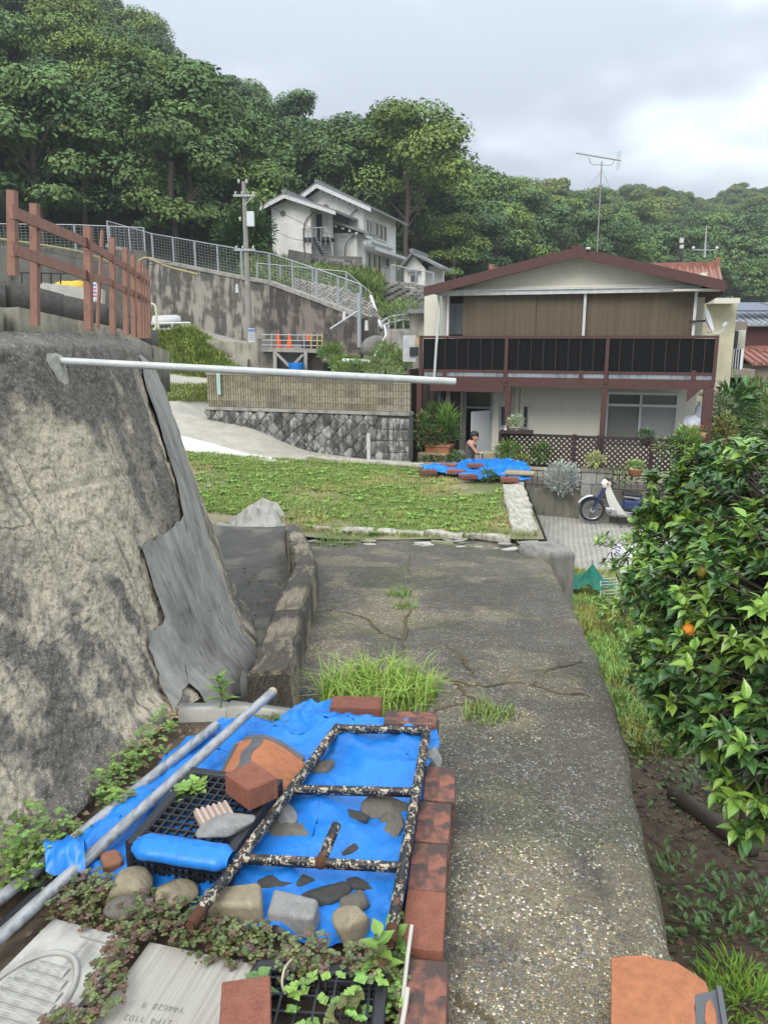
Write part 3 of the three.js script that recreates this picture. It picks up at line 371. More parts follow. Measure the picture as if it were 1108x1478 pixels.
// one crown: irregular layered lobes, each a cloud of leaf sprays
function leafSpray(P, N, C, p, n, s, c, R) {
  const q = new THREE.Quaternion().setFromUnitVectors(UPV, n), tw = R() * 6.28, ca = Math.cos(tw), sa = Math.sin(tw), pts = [];
  const L = [[0, 0, -1], [0.62 * (0.7 + 0.6 * R()), 0.12, 0.05], [0, -0.10, 1], [-0.62 * (0.7 + 0.6 * R()), 0.12, -0.05]];
  for (const [x, y, z] of L) pts.push(V((x * ca - z * sa) * s, y * s, (x * sa + z * ca) * s).applyQuaternion(q).add(p));
  for (const k of [0, 2, 1, 0, 3, 2]) { P.push(pts[k].x, pts[k].y, pts[k].z); N.push(n.x, n.y, n.z); C.push(c[0], c[1], c[2]); }
}
function crownGeo(seed, W, Hh, y0, lobes, per, size, base, spread = 0.25) {
  const R = rngOf(seed), P = [], N = [], C = [];
  for (let l = 0; l < lobes; l++) {
    const ht = l < 3 ? 0.75 + 0.2 * R() : R(), a = R() * 6.28, rad = Math.sqrt(1 - Math.pow(ht * 1.5 - 0.62, 2) * 0.9) * W * (l < 3 ? 0.25 : 0.45 + 0.3 * R()), cx = Math.cos(a) * rad, cz = Math.sin(a) * rad, cy = y0 + ht * Hh, lr = W * (0.30 + 0.22 * R()), lh = lr * (0.45 + 0.3 * R()), tone = 0.8 + 0.45 * R(), yel = R() * spread;
    for (let k = 0; k < per; k++) {
      const z = Math.pow(R(), 0.75) * 1.35 - 0.35, an = R() * 6.28, q = Math.sqrt(Math.max(0, 1 - z * z)), f = 0.72 + 0.34 * R(), n = V(Math.cos(an) * q, z, Math.sin(an) * q);
      const p = V(cx + n.x * lr * f, cy + n.y * lh * f, cz + n.z * lr * f), w = tone * (0.75 + 0.5 * R());
      const m = V(n.x + (R() - 0.5) * 1.5, n.y + 0.5 + (R() - 0.5) * 1.3, n.z + (R() - 0.5) * 1.5).normalize();
      leafSpray(P, N, C, p, m, size * (0.6 + 0.8 * R()), [base[0] * w * (1 + yel * 1.6), base[1] * w * (1 + yel * 0.8), base[2] * w * (1 - yel * 0.3)], R);
    }
  }
  const g = new THREE.BufferGeometry(); g.setAttribute('position', new THREE.Float32BufferAttribute(P, 3)); g.setAttribute('normal', new THREE.Float32BufferAttribute(N, 3)); g.setAttribute('color', new THREE.Float32BufferAttribute(C, 3)); return g;
}
function trunkGeo(seed, h, r, reach) { const R = rngOf(seed + 50), l = [tube([V(0, -1, 0), V(0.1, h * 0.3, 0.05), V(-0.1, h * 0.65, 0), V(0.05, h * 0.95, 0)], r, 8, 6)]; for (let k = 0; k < 6; k++) { const a = R() * 6.28, y = h * (0.35 + 0.35 * R()); l.push(cyl(V(0, y, 0), V(Math.cos(a) * reach, y + h * 0.28, Math.sin(a) * reach), r * 0.45, r * 0.12, 5)); } return uvm(join(l)); }
{
  const greens = [[0.092, 0.165, 0.042], [0.078, 0.148, 0.044], [0.120, 0.200, 0.048], [0.072, 0.138, 0.050], [0.095, 0.170, 0.056], [0.138, 0.215, 0.048], [0.084, 0.146, 0.042]];
  const kinds = greens.map((c, k) => ({ crown: crownGeo(100 + k, 3.1 + (k % 3) * 0.35, 5.2 + (k % 2), 2.2, 19 + (k % 3) * 2, 400, 0.12, c), trunk: trunkGeo(k, 6, 0.16, 1.9) }));
  const mids = greens.slice(0, 5).map((c, k) => ({ crown: crownGeo(500 + k, 3.2 + (k % 2) * 0.3, 5.4, 2.0, 18, 150, 0.19, c), trunk: kinds[k].trunk }));
  const far = crownGeo(300, 3.3, 5.5, 1.6, 19, 380, 0.155, [0.09, 0.165, 0.045], 0.4);
  const R = rngOf(3), spots = [];
  const vis = [];
  for (let row = 0, d = 43; d < 275; row++, d += d < 110 ? 3.6 : 5) for (let x = -0.72 * d - 8; x < 0.72 * d + 8; x += d < 110 ? 4.6 : 6.2) {
    const xx = x + (R() - 0.5) * 3.4, dd = d + (R() - 0.5) * 3, t = xx / dd; if (dd < bD(t) || dd > rD(t) + 8) { R(); continue; }
    const y = hillY(t, dd), s = (0.72 + 0.62 * R()) * (dd > 185 ? 0.85 : 1) * (t > 0.14 ? 0.92 : 1);
    if (t > -0.16 && t < 0.08 && dd < 63) continue;
    spots.push({ x: xx, y: y - 0.6, d: dd, s, k: Math.floor(R() * 7), r: R() * 6.28, t });
  }
  spots.sort((a, b) => a.d / a.s - b.d / b.s);
  const inView = spots.filter((p) => Math.abs(p.t) < 0.56), rest = spots.filter((p) => Math.abs(p.t) >= 0.56);
  const protos = [];
  inView.slice(0, 295).forEach((p, i) => {
    const id = i < 130 ? p.k : 10 + (p.k % 5), kd = i < 130 ? kinds[p.k] : mids[p.k % 5]; let o;
    if (!protos[id]) { o = protos[id] = thing('broadleaf_tree', 'leafy broadleaf tree in the dense green wood on the hillside', 'tree', V(0, 0, 0), 0, 'trees of the hillside wood'); mk('trunk', kd.trunk, X.bark, o); mk('crown', kd.crown, X.leafFar, o); }
    else { o = protos[id].clone(); o.name = nm('broadleaf_tree'); scene.add(o); }
    o.position.set(p.x, p.y, -p.d); o.rotation.y = p.r; o.scale.set(p.s * (0.9 + 0.25 * hash(p.x * 10, 1)), p.s, p.s);
  });
  const others = [...inView.slice(295), ...rest], q = new THREE.Quaternion(), c = new THREE.Color();
  { const im = new THREE.InstancedMesh(far, X.leafFar, others.length); others.forEach((p, i) => { im.setMatrixAt(i, new THREE.Matrix4().compose(V(p.x, p.y, -p.d), q.setFromAxisAngle(UPV, p.r), V(p.s * (0.85 + 0.35 * hash(i, 3)), p.s * (0.85 + 0.3 * hash(i, 5)), p.s))); const w = 0.78 + 0.5 * hash(i, 1, 4); im.setColorAt(i, c.setRGB(w * (0.85 + 0.45 * hash(i, 2, 6)), w, w * (0.9 + 0.3 * hash(i, 7, 6)))); }); stuff('distant_wood', im, 'dense distant green trees covering the upper hillside', 'wood'); }
}

scene.fog = new THREE.FogExp2(new THREE.Color(0.80, 0.87, 0.93), 0.0007);
// ---------- far side: concrete road wall, fence, pole, platform ----------
const bigWallTop = [[150, 352, 44], [215, 372, 42], [345, 398, 38.2], [386, 405, 37], [455, 430, 35], [520, 455, 33.2]], bigWallBot = [[150, 455, 44], [215, 462, 42], [345, 497, 38.2], [386, 505, 37], [455, 520, 35], [520, 530, 33.2]];
{
  const w = thing('road_retaining_wall', 'long tall dark streaked concrete wall carrying the uphill road', 'retaining wall');
  const ms = [[0.30, 0.27, 0.225], [0.30, 0.27, 0.225], [0.29, 0.26, 0.215], [0.19, 0.155, 0.13], [0.18, 0.148, 0.122]];
  for (let i = 0; i < bigWallTop.length - 1; i++) {
    const a = atD(...bigWallTop[i]), b = atD(...bigWallTop[i + 1]), c = atD(...bigWallBot[i]), e = atD(...bigWallBot[i + 1]); c.x = a.x; e.x = b.x;
    const g = sheet(10, 8, (s, t) => { const p = c.clone().lerp(e, s).lerp(a.clone().lerp(b, s), t); p.z -= 0.6 * t; return p; }, (s, t) => [s * a.distanceTo(b) + i * 3.1, t * 4]);
    const P = mk('wall_panel', g, mat(ms[i], { map: T.grime, bump: T.grain, bs: 0.03, rep: 0.19 }), w);
    const off = V(0, 0, -0.6); mk('coping', uvm(beam(a.clone().add(V(0, -0.02, -0.75)), b.clone().add(V(0, -0.02, -0.75)), 0.4, 0.16)), X.concrete, w);
  }
  const a = atD(520, 455, 33.2), b = atD(520, 532, 33.2); mk('end_face', uvm(beam(V(a.x - 0.15, b.y, a.z - 1.2), V(a.x - 0.15, a.y - 0.02, a.z - 1.2), 0.3, 1.7)), mat([0.15, 0.13, 0.115], { map: T.stain, rep: 0.3 }), w);
  for (const [u, v, d] of [[343, 415, 38], [497, 455, 33.6], [529, 468, 33]]) mk('lamp_stub', cyl(atD(u, v, d).add(V(0, -0.25, 0.15)), atD(u, v, d).add(V(0, 0.15, 0.15)), 0.09, 0.06, 8), X.whitePaint, w);
}
// wire fence on the coping: posts, rails, and a wire net
function netFence(label, pts, h, postEvery, parent) {
  const f = thing('wire_fence', label, 'fence', V(0, 0, 0), 0);
  for (let i = 0; i < pts.length - 1; i++) {
    const a = pts[i], b = pts[i + 1], n = Math.max(1, Math.round(a.distanceTo(b) / postEvery));
    for (let k = 0; k <= n - (i < pts.length - 2 ? 1 : 0); k++) { const p = a.clone().lerp(b, k / n); mk('post', cyl(p, p.clone().add(V(0, h, 0)), 0.05, 0.05, 6), X.galv, f); }
    mk('top_rail', cyl(a.clone().add(V(0, h - 0.02, 0)), b.clone().add(V(0, h - 0.02, 0)), 0.028, 0.028, 5), X.galv, f);
    const wires = []; for (let k = 1; k < 9; k++) { const y = h * k / 9; wires.push(beam(a.clone().add(V(0, y, 0.04)), b.clone().add(V(0, y, 0.04)), 0.008, 0.008)); }
    const L = a.distanceTo(b), m = Math.round(L / 0.22); for (let k = 0; k < m; k++) { const p = a.clone().lerp(b, (k + 0.5) / m); wires.push(beam(p.clone().add(V(0, 0.03, 0.05)), p.clone().add(V(0, h - 0.04, 0.05)), 0.007, 0.007)); }
    const o = mk('wire_net', join(wires), X.galv, f);
  }
  return f;
}
{
  const top = bigWallTop.map(([u, v, d]) => atD(u, v, d).add(V(0, 0.05, -0.8)));
  netFence('galvanised wire fence standing on the dark concrete road wall', top, 1.25, 1.75);
  const e = atD(518, 455, 33).add(V(0, 0, -0.6)); const b = thing('fence_brace_post', 'stout galvanised end post with slanting brace at the end of the road wall', 'post'); mk('post', cyl(e.clone().add(V(0, -1.3, 0.4)), e.clone().add(V(0, 0.9, 0.4)), 0.09, 0.09, 8), X.galv, b); mk('brace', cyl(e.clone().add(V(0, 0.2, 0.4)), e.clone().add(V(-1.2, -0.55, 0.45)), 0.05, 0.05, 6), X.galv, b);
  netFence('light wire fence across the grassy slope below the white house', [atD(372, 412, 41), atD(405, 415, 41), atD(500, 425, 40), atD(535, 455, 40)].map((p) => p.add(V(0, -0.2, 0))), 1.3, 2.2);
}
// utility pole
{
  const d = 36, x = atD(360, 485, d).x, top = atD(360, 262, d).y, bot = atD(360, 492, d).y - 0.4, P = thing('utility_pole', 'grey concrete utility pole with crossarms and a meter box', 'utility pole', V(x, bot, -d));
  const H = top - bot; mk('pole_shaft', uvm(cyl(V(0, 0, 0), V(0, H, 0), 0.15, 0.09, 12), 1), mat([0.34, 0.32, 0.28], { map: T.grain, rep: 0.6 }), P);
  const y = (v) => atD(360, v, d).y - bot; for (const [v, l, r] of [[283, -0.45, 0.5], [361, -0.5, 0.42]]) { const A = mk('crossarm', beam(V(l, y(v), 0.13), V(r, y(v), 0.13), 0.07, 0.09), X.galv, P); for (const t of [0.1, 0.4, 0.9]) mk('insulator', xf(lathe([[0, 0], [0.05, 0], [0.03, 0.06], [0.05, 0.1], [0, 0.12]], 8), lerp(l, r, t), y(v) + 0.05, 0.13), X.whitePaint, A); }
  mk('arm_strut', beam(V(0.05, y(296), 0.12), V(0.4, y(284), 0.12), 0.04), X.galv, P); mk('meter_box', rbox(0.32, 0.62, 0.2, 0.03, 0.26, y(317), 0.12), mat([0.62, 0.66, 0.68], {}), P);
  for (const v of [265, 319]) for (const s of [-0.2, 0.14]) mk('insulator', xf(lathe([[0, 0], [0.06, 0], [0.035, 0.08], [0.06, 0.13], [0, 0.16]], 8), s, y(v), 0.1), X.whitePaint, P);
  const S = thing('notice_board', 'small white and blue notice board at the foot of the utility pole', 'sign', atD(363, 484, 35.4), 0.25); mk('panel', box(0.28, 0.62, 0.03, 0, 0, 0), X.whitePaint, S); mk('header', box(0.26, 0.1, 0.012, 0, 0.22, 0.022), mat([0.1, 0.2, 0.55]), S); for (let k = 0; k < 4; k++) mk('text_line', box(0.2, 0.022, 0.01, 0, 0.1 - k * 0.09, 0.021), mat([0.12, 0.22, 0.5]), S); mk('stake', box(0.05, 0.9, 0.03, 0, -0.6, -0.03), X.galv, S);
  // overhead lines from the pole
  const wire = (name, label, a, b, sag) => { const m = a.clone().lerp(b, 0.5); m.y -= sag; one(name, tube([a, a.clone().lerp(m, 0.55).add(V(0, -sag * 0.12, 0)), m, b.clone().lerp(m, 0.55).add(V(0, -sag * 0.12, 0)), b], 0.012, 30, 4), mat([0.05, 0.05, 0.05]), label, 'cable', 'overhead cables'); };
  wire('overhead_cable', 'black overhead cable from the utility pole past the white house', atD(366, 283, d), atD(530, 345, 47), 0.5);
  wire('overhead_cable', 'lower black overhead cable from the utility pole to the white annex', atD(366, 318, d), atD(470, 345, 47), 0.4);
  wire('overhead_cable', 'black overhead cable running left from the utility pole above the road fence', atD(355, 361, d), atD(-40, 335, 30), 0.9);
}
// grass bank, guard rail, side walls
{
  const bank = sheet(40, 26, (a, b) => { const U = lerp(170, 345, a), top = lut([[170, 478], [230, 484], [275, 480], [300, 494], [335, 530], [345, 540]])(U), bot = lut([[170, 566], [255, 552], [345, 546]])(U), p = atD(U, lerp(bot, top, b), lerp(27.5, 30.5, b)); p.y += 0.12 * (fbm(a * 9, b * 5, 3) - 0.5); return p; });
  T.bankMesh = struct('grass_bank', bank, mat([0.10, 0.14, 0.04], { map: T.grain, rep: 0.6 }));
  const k = one('bank_kerb', uvm(beam(atD(225, 558, 27.3), atD(312, 549, 27.6), 0.4, 0.22)), X.concretePale, 'pale concrete kerb along the foot of the grass bank', 'kerb');
  const gr = thing('guard_rail', 'white painted pipe guard rail above the grass bank', 'railing');
  const P = (u, v) => atD(u, v, 30.5); for (const [u, v0, v1] of [[229, 466, 482], [249, 466, 483], [274, 465, 485]]) mk('post', cyl(P(u, v1), P(u, v0), 0.05, 0.05, 8), X.whitePaint, gr); mk('rail', cyl(P(222, 467), P(274, 466), 0.04, 0.04, 8), X.whitePaint, gr); mk('rail', cyl(P(222, 476), P(273, 475), 0.04, 0.04, 8), X.whitePaint, gr);
  // low stepped walls right of the bank
  one('bank_wall', uvm(join([beam(atD(300, 512, 30), atD(385, 520, 30), 0.5, 1.15), beam(atD(318, 532, 29.6), atD(358, 536, 29.6), 0.5, 0.9)])), mat([0.40, 0.37, 0.30], { map: T.stain, rep: 0.4 }), 'pale low concrete wall beside the grass bank below the utility pole', 'wall');
  const up = sheet(30, 8, (a, b) => { const U = lerp(250, 560, a); const p = atD(U, lerp(lut([[250, 486], [300, 496], [385, 508], [470, 522], [560, 524]])(U), lut([[250, 462], [320, 484], [386, 500], [455, 516], [560, 516]])(U), b), lerp(31, 40 - (U - 250) * 0.02, b)); return p; });
  struct('upper_road', up, mat([0.38, 0.35, 0.30], { map: T.stain, rep: 0.3 }));
  const sh = thing('stacked_material', 'small white and dark parked load behind the white guard rail', 'load', atD(236, 474, 32)); mk('cover', rough(box(1.3, 0.5, 0.7, 0, 0.25, 0), 0.1, 2, 1), X.whitePaint, sh); mk('frame', box(1.2, 0.35, 0.6, 0.1, -0.05, 0.15), mat([0.04, 0.04, 0.045]), sh);
  // small things by the road seen through the brown railing
  const y = thing('sandbag_heap', 'heap of yellow sandbags on the road wall behind the brown railing', 'sandbags'); for (let i = 0; i < 6; i++) mk('sandbag', rough(xf(new THREE.SphereGeometry(1, 12, 8), 0, 0, 0, 0, i, 0, 0.4, 0.22, 0.3), 0.05, 4, i), mat([0.62, 0.40, 0.04], { roughness: 0.9 }), y).position.copy(atD(88 + i * 5, 419 - (i % 2) * 3, 24));
  one('pale_ledge', uvm(beam(atD(60, 420, 23.6), atD(150, 430, 24), 0.8, 0.45)), X.concretePale, 'pale concrete ledge under the yellow sandbags', 'ledge');
  const s = thing('roadside_sign', 'small white roadside notice with red and blue print behind the brown railing', 'sign', atD(137, 420, 23), 0); mk('panel', box(0.16, 0.5, 0.02), X.whitePaint, s); for (let i = 0; i < 4; i++) mk('text_line', box(0.11, 0.03, 0.008, 0, 0.16 - i * 0.1, 0.016), mat(i % 2 ? [0.5, 0.05, 0.05] : [0.08, 0.12, 0.5]), s); mk('stake', box(0.03, 0.7, 0.02, 0, -0.45, -0.02), X.galv, s);
  const hr = thing('dark_handrail', 'low dark metal handrail on the road above the left wall', 'railing'); for (let i = 0; i < 6; i++) mk('baluster', cyl(atD(18 + i * 14, 410, 20), atD(18 + i * 14, 394, 20), 0.02, 0.02, 5), mat([0.03, 0.03, 0.03]), hr); mk('top_rail', cyl(atD(10, 393, 20), atD(96, 395, 20), 0.02, 0.02, 5), mat([0.03, 0.03, 0.03]), hr);
  // rope between the fence posts, slack
  one('safety_rope', tube([atD(0, 345, 16), atD(50, 352, 17), atD(110, 362, 18), atD(160, 378, 20)], 0.02, 20, 5), mat([0.45, 0.38, 0.18]), 'slack tan rope strung along the road above the left wall', 'rope');
  one('safety_rope', tube([atD(200, 377, 40), atD(210, 372, 40), atD(240, 384, 40), atD(285, 396, 40)], 0.05, 20, 5), mat([0.40, 0.33, 0.17]), 'slack tan rope hanging on the front of the big road wall', 'rope');
  // far wall behind the railing
  one('rear_road_wall', uvm(beam(atD(-120, 398, 42.4), atD(215, 410, 42.8), 0.5, 3.3)), mat([0.15, 0.14, 0.12], { map: T.stain, rep: 0.24 }), 'dark concrete wall below the forest behind the brown railing', 'wall');
  netFence('dark wire fence along the forest edge behind the brown railing', [atD(-60, 360, 42.3), atD(110, 362, 42.3), atD(210, 366, 42.7)], 1.3, 2);
  const sg = thing('metal_gate_post', 'cream steel pipe hoop beside the end of the brown railing', 'pipe'); mk('hoop', tube([atD(215, 478, 12), atD(224, 475, 12), atD(225.5, 450, 12), atD(223, 440, 12), atD(214, 438, 12)], 0.018, 20, 6), mat([0.62, 0.58, 0.42]), sg); mk('infill_panel', uvm(beam(atD(211, 476, 12.2), atD(219, 440, 12.2), 0.16, 0.06)), X.concrete, sg);
}
// platform with orange cones
{
  const d = 29, P = (u, v, dd = d) => atD(u, v, dd), p = thing('work_platform', 'weathered steel and timber platform with pipe rails beyond the stone wall', 'platform');
  const deck = beam(P(382, 504, d + 0.9), P(466, 506, d + 0.9), 1.9, 0.14); mk('deck', uvm(deck), X.concrete, p);
  for (const u of [397, 441]) mk('leg', uvm(beam(P(u, 560), P(u, 506), 0.13, 0.13)), X.wood, p);
  mk('brace', uvm(beam(P(399, 510, d - 0.08), P(420, 531, d - 0.08), 0.09)), X.wood, p); mk('brace', uvm(beam(P(437, 512, d - 0.08), P(419, 531, d - 0.08), 0.09)), X.wood, p);
  for (const u of [392, 439, 449, 458, 465]) mk('rail_post', cyl(P(u, 506), P(u, 481), 0.022, 0.022, 6), u > 440 ? mat([0.55, 0.42, 0.1]) : X.galv, p);
  for (const v of [483, 491, 498]) mk('rail', cyl(P(378, v), P(464, v + 1), 0.02, 0.02, 6), X.galv, p);
  one('platform_shutter', uvm(join([box(2.2, 1.6, 0.05)])), mat([0.30, 0.33, 0.35], { map: T.grain, rep: 0.4, roughness: 0.5, metalness: 0.2 }), 'grey metal sheet under the platform with the orange cones', 'metal sheet').position.copy(P(418, 528, d + 1.2));
  one('dark_post_wall', uvm(box(0.7, 1.8, 0.6)), mat([0.20, 0.18, 0.15], { map: T.stain, rep: 0.6 }), 'dark recess wall at the side of the platform', 'wall').position.copy(P(388, 524, d + 0.7));
  one('side_hoarding', uvm(box(0.75, 1.7, 0.5)), mat([0.07, 0.05, 0.045], { map: T.wood, rep: 1 }), 'dark brown hoarding at the right of the platform', 'hoarding').position.copy(P(451, 526, d + 0.5));
  for (const u of [402, 418, 445]) { const c = thing('traffic_cone', 'orange traffic cone standing on the platform behind the pipe rails', 'cone', P(u, 504, d + 0.5), 0, 'orange cones on the platform'); c.position.y = P(u, 503, d + 0.5).y; mk('cone', lathe([[0.12, 0.03], [0.03, 0.55], [0, 0.56]], 14), mat([0.75, 0.10, 0.02], { roughness: 0.5 }), c); mk('cone_base', box(0.3, 0.03, 0.3, 0, 0.015, 0), mat([0.6, 0.08, 0.02]), c); }
  const bl = one('blue_bucket', lathe([[0, 0], [0.25, 0], [0.3, 0.4], [0.28, 0.4], [0.22, 0.05]], 16), X.tarp, 'blue plastic tub in front of the grey sheet under the platform', 'tub'); bl.position.copy(P(428, 540, d - 0.4));
}
// stairs and rails at the right end of the road wall
{
  const st = thing('concrete_stairs', 'weathered concrete garden stairs climbing beside the house', 'stairs');
  for (let i = 0; i < 7; i++) { const p = atD(574, 517 - i * 6.4, 30 + i * 0.4); mk('step', uvm(box(1.05, 0.22, 0.5, p.x, p.y, p.z)), X.concrete, st); }
  const hr = thing('stair_handrail', 'white metal handrail beside the concrete stairs', 'handrail'); const P = (u, v, d = 30) => atD(u, v, d);
  mk('rail', tube([P(540, 515), P(552, 492), P(556, 486), P(555, 471, 31)], 0.045, 16, 6), X.whitePaint, hr); for (const [u, v] of [[541, 517], [552, 500]]) mk('post', cyl(P(u, v + 10), P(u, v - 6), 0.035, 0.035, 6), X.whitePaint, hr);
  const h2 = thing('bridge_handrail', 'white curved handrail at the head of the concrete stairs', 'handrail'); const Q = (u, v) => atD(u, v, 34);
  for (const k of [0, 8]) mk('rail', tube([Q(551, 464 + k), Q(561, 458 + k), Q(575, 455 + k), Q(600, 453 + k)], 0.045, 16, 6), X.whitePaint, h2); for (const u of [551, 561, 570, 582, 594]) mk('post', cyl(Q(u, 474), Q(u, lut([[551, 464], [561, 458], [575, 455], [600, 453]])(u)), 0.04, 0.04, 6), X.whitePaint, h2);
  one('slope_drain_pipe', cyl(atD(535, 428, 38), atD(550, 473, 35), 0.08, 0.08, 8), X.whitePaint, 'white drain pipe running down the masonry slope', 'pipe');
  const fl = sheet(8, 4, (a, b) => atD(lerp(525, 610, a), lerp(540, 498, b), lerp(27, 32, b))); struct('stair_ground', fl, mat([0.14, 0.16, 0.07], { map: T.grain, rep: 0.5 }));
  one('round_boulder', uvm(rough(xf(new THREE.SphereGeometry(1, 20, 14), 0, 0, 0, 0, 0, 0, 0.5, 0.6, 0.5), 0.12, 2, 3)), X.concreteDark, 'dark rounded concrete bank beside the concrete stairs', 'bank').position.copy(atD(541, 505, 30.6));
}
// ---------- houses ----------
// a building frame turned by TH: local x runs along the front, z out of it
function frame(o) { const c = Math.cos(TH), s = Math.sin(TH); const f = { o, w: (x, y, z) => V(o.x + x * c + z * s, o.y + y, o.z - x * s + z * c) }; f.l = (u, v, zl) => { const r = ray(u, v), n = V(s, 0, c), e = V(0, EYE, 0), p0 = f.w(0, 0, zl), k = p0.clone().sub(e).dot(n) / r.dot(n), p = e.addScaledVector(r, k).sub(o); return { x: p.x * c - p.z * s, y: p.y, p }; }; return f; }
const HO = atD(605, 690, 19.8); HO.y = -1.9;
const HF = frame(HO), L = HF.l;
const inFrame = (name, label, cat, group, x = 0, y = 0, z = 0) => thing(name, label, cat, HF.w(x, y, z), TH, group);
{
  const h = thing('main_house', 'two storey cream house with brown gable roof and screened balcony', 'house', HO, TH);
  const xl = L(610, 500, 0).x, xr = L(1031, 500, 0).x, wallZ = -1.15, xw0 = L(660, 600, wallZ).x, xw1 = L(1002, 600, wallZ).x;
  const yb = L(730, 547, 0).y, yr = L(730, 487, 0).y, Z = 0;
  const eaveY = L(645, 421, 0).y, topY = L(830, 360, 0.35).y;
  // walls with real openings: lower front built of pieces round the door and the window
  const wall = (x0, x1, y0, y1, z = wallZ, t = 0.14) => uvm(box(x1 - x0, y1 - y0, t, (x0 + x1) / 2, (y0 + y1) / 2, z - t / 2));
  const dx0 = L(670, 600, wallZ).x, dx1 = L(711, 600, wallZ).x, dyT = L(690, 563, wallZ).y, wx0 = L(873, 600, wallZ).x, wx1 = L(978, 600, wallZ).x, wy0 = L(920, 640, wallZ).y, wy1 = L(920, 566, wallZ).y;
  const lw = [wall(xw0, dx0, -0.6, yb), wall(dx0, dx1, dyT, yb), wall(dx1, wx0, -0.6, yb), wall(wx0, wx1, -0.6, wy0), wall(wx0, wx1, wy1, yb), wall(wx1, xw1, -0.6, yb)];
  mk('front_wall', join(lw), X.cream, h);
  for (const u of [663, 716, 746, 753]) { const x = L(u, 600, wallZ).x; mk('wall_pillar', uvm(box(u > 740 ? 0.10 : 0.17, yb - 0.1, 0.10, x, yb / 2, wallZ + 0.05)), X.cream, h); }
  for (const u of [810, 832]) mk('wall_batten', uvm(box(0.035, yb - 0.2, 0.02, L(u, 600, wallZ).x, yb / 2, wallZ + 0.012)), X.cream, h);
  mk('upper_wall', wall(L(612, 450, wallZ).x, xw1, yb, eaveY + 0.1), X.cream, h);
  mk('side_wall', uvm(box(0.14, eaveY + 1.0, 9, xw1 - 0.07 + 0.004, (eaveY + 1.0) / 2 - 0.6, wallZ - 4.64)), X.cream, h);
  mk('left_side_wall', uvm(box(0.14, eaveY + 0.2, 9, xw0 - 0.9, eaveY / 2, wallZ - 4.64)), X.cream, h);
  mk('back_wall', uvm(box(xw1 - xw0 + 0.9, eaveY + 0.2, 0.14, (xw0 + xw1) / 2 - 0.4, eaveY / 2, wallZ - 9.2)), X.cream, h);
  mk('entry_floor', uvm(box(2.2, 0.1, 2.4, (dx0 + dx1) / 2, -0.05, wallZ - 1.3)), X.wood, h);
  mk('entry_partition', uvm(box(3, 2.6, 0.1, (dx0 + dx1) / 2, 1.2, wallZ - 2.4)), mat([0.10, 0.05, 0.03], { map: T.wood, rep: 1 }), h);
  // door: frame, transom panes, leaf standing open
  const D = mk('door_frame', uvm(join([box(0.06, dyT, 0.12, dx0 + 0.03, dyT / 2, wallZ + 0.02), box(0.06, dyT, 0.12, dx1 - 0.03, dyT / 2, wallZ + 0.02), box(dx1 - dx0 - 0.12, 0.05, 0.11, (dx0 + dx1) / 2, L(690, 588, wallZ).y, wallZ + 0.02), box(dx1 - dx0 - 0.12, 0.05, 0.11, (dx0 + dx1) / 2, dyT - 0.026, wallZ + 0.02)])), mat([0.35, 0.36, 0.35], { roughness: 0.5 }), h);
  mk('transom_pane', box(dx1 - dx0 - 0.13, dyT - L(690, 587, wallZ).y - 0.06, 0.02, (dx0 + dx1) / 2, (dyT + L(690, 587, wallZ).y) / 2, wallZ + 0.0), mat([0.07, 0.065, 0.05], { roughness: 0.15 }), D);
  const lf = new THREE.Group(); lf.name = 'door_leaf'; h.add(lf); lf.position.set(dx1 - 0.07, 0, wallZ + 0.04); lf.rotation.y = 1.05; const lh = L(690, 590, wallZ).y;
  mk('leaf_panel', uvm(box(0.72, lh - 0.04, 0.04, -0.36, lh / 2, 0)), mat([0.60, 0.62, 0.63], { roughness: 0.45 }), lf); mk('handle', cyl(V(-0.64, lh * 0.48, 0.02), V(-0.64, lh * 0.48 + 0.12, 0.05), 0.015, 0.015, 8), X.alu, lf);
  // aluminium window with transom lights
  const W = mk('window_frame', join([box(0.06, wy1 - wy0, 0.1, wx0 + 0.03, (wy0 + wy1) / 2, wallZ + 0.02), box(0.06, wy1 - wy0, 0.1, wx1 - 0.03, (wy0 + wy1) / 2, wallZ + 0.02), box(wx1 - wx0 - 0.12, 0.06, 0.1, (wx0 + wx1) / 2, wy1 - 0.03, wallZ + 0.02), box(wx1 - wx0 - 0.12, 0.07, 0.1, (wx0 + wx1) / 2, wy0 + 0.03, wallZ + 0.02), box(wx1 - wx0 - 0.12, 0.06, 0.105, (wx0 + wx1) / 2, L(920, 585, wallZ).y, wallZ + 0.02), box(0.05, wy1 - wy0 - 0.13, 0.095, L(923, 600, wallZ).x, (wy0 + wy1) / 2, wallZ + 0.025)]), X.alu, h);
  const mx = L(923, 600, wallZ).x, my = L(920, 585, wallZ).y, pane = (x0, x1, y0, y1, m, z) => mk('pane', box(x1 - x0 - 0.06, y1 - y0 - 0.06, 0.012, (x0 + x1) / 2, (y0 + y1) / 2, z), m, W);
  const g1 = mat([0.12, 0.125, 0.12], { roughness: 0.12 }), g2 = mat([0.30, 0.315, 0.31], { roughness: 0.25 }), g3 = mat([0.19, 0.195, 0.18], { roughness: 0.12 });
  pane(wx0, mx, my, wy1, g1, wallZ); pane(mx, wx1, my, wy1, g3, wallZ); pane(wx0, mx, wy0, my, g3, wallZ - 0.02); pane(mx, wx1, wy0, my, g2, wallZ + 0.01);
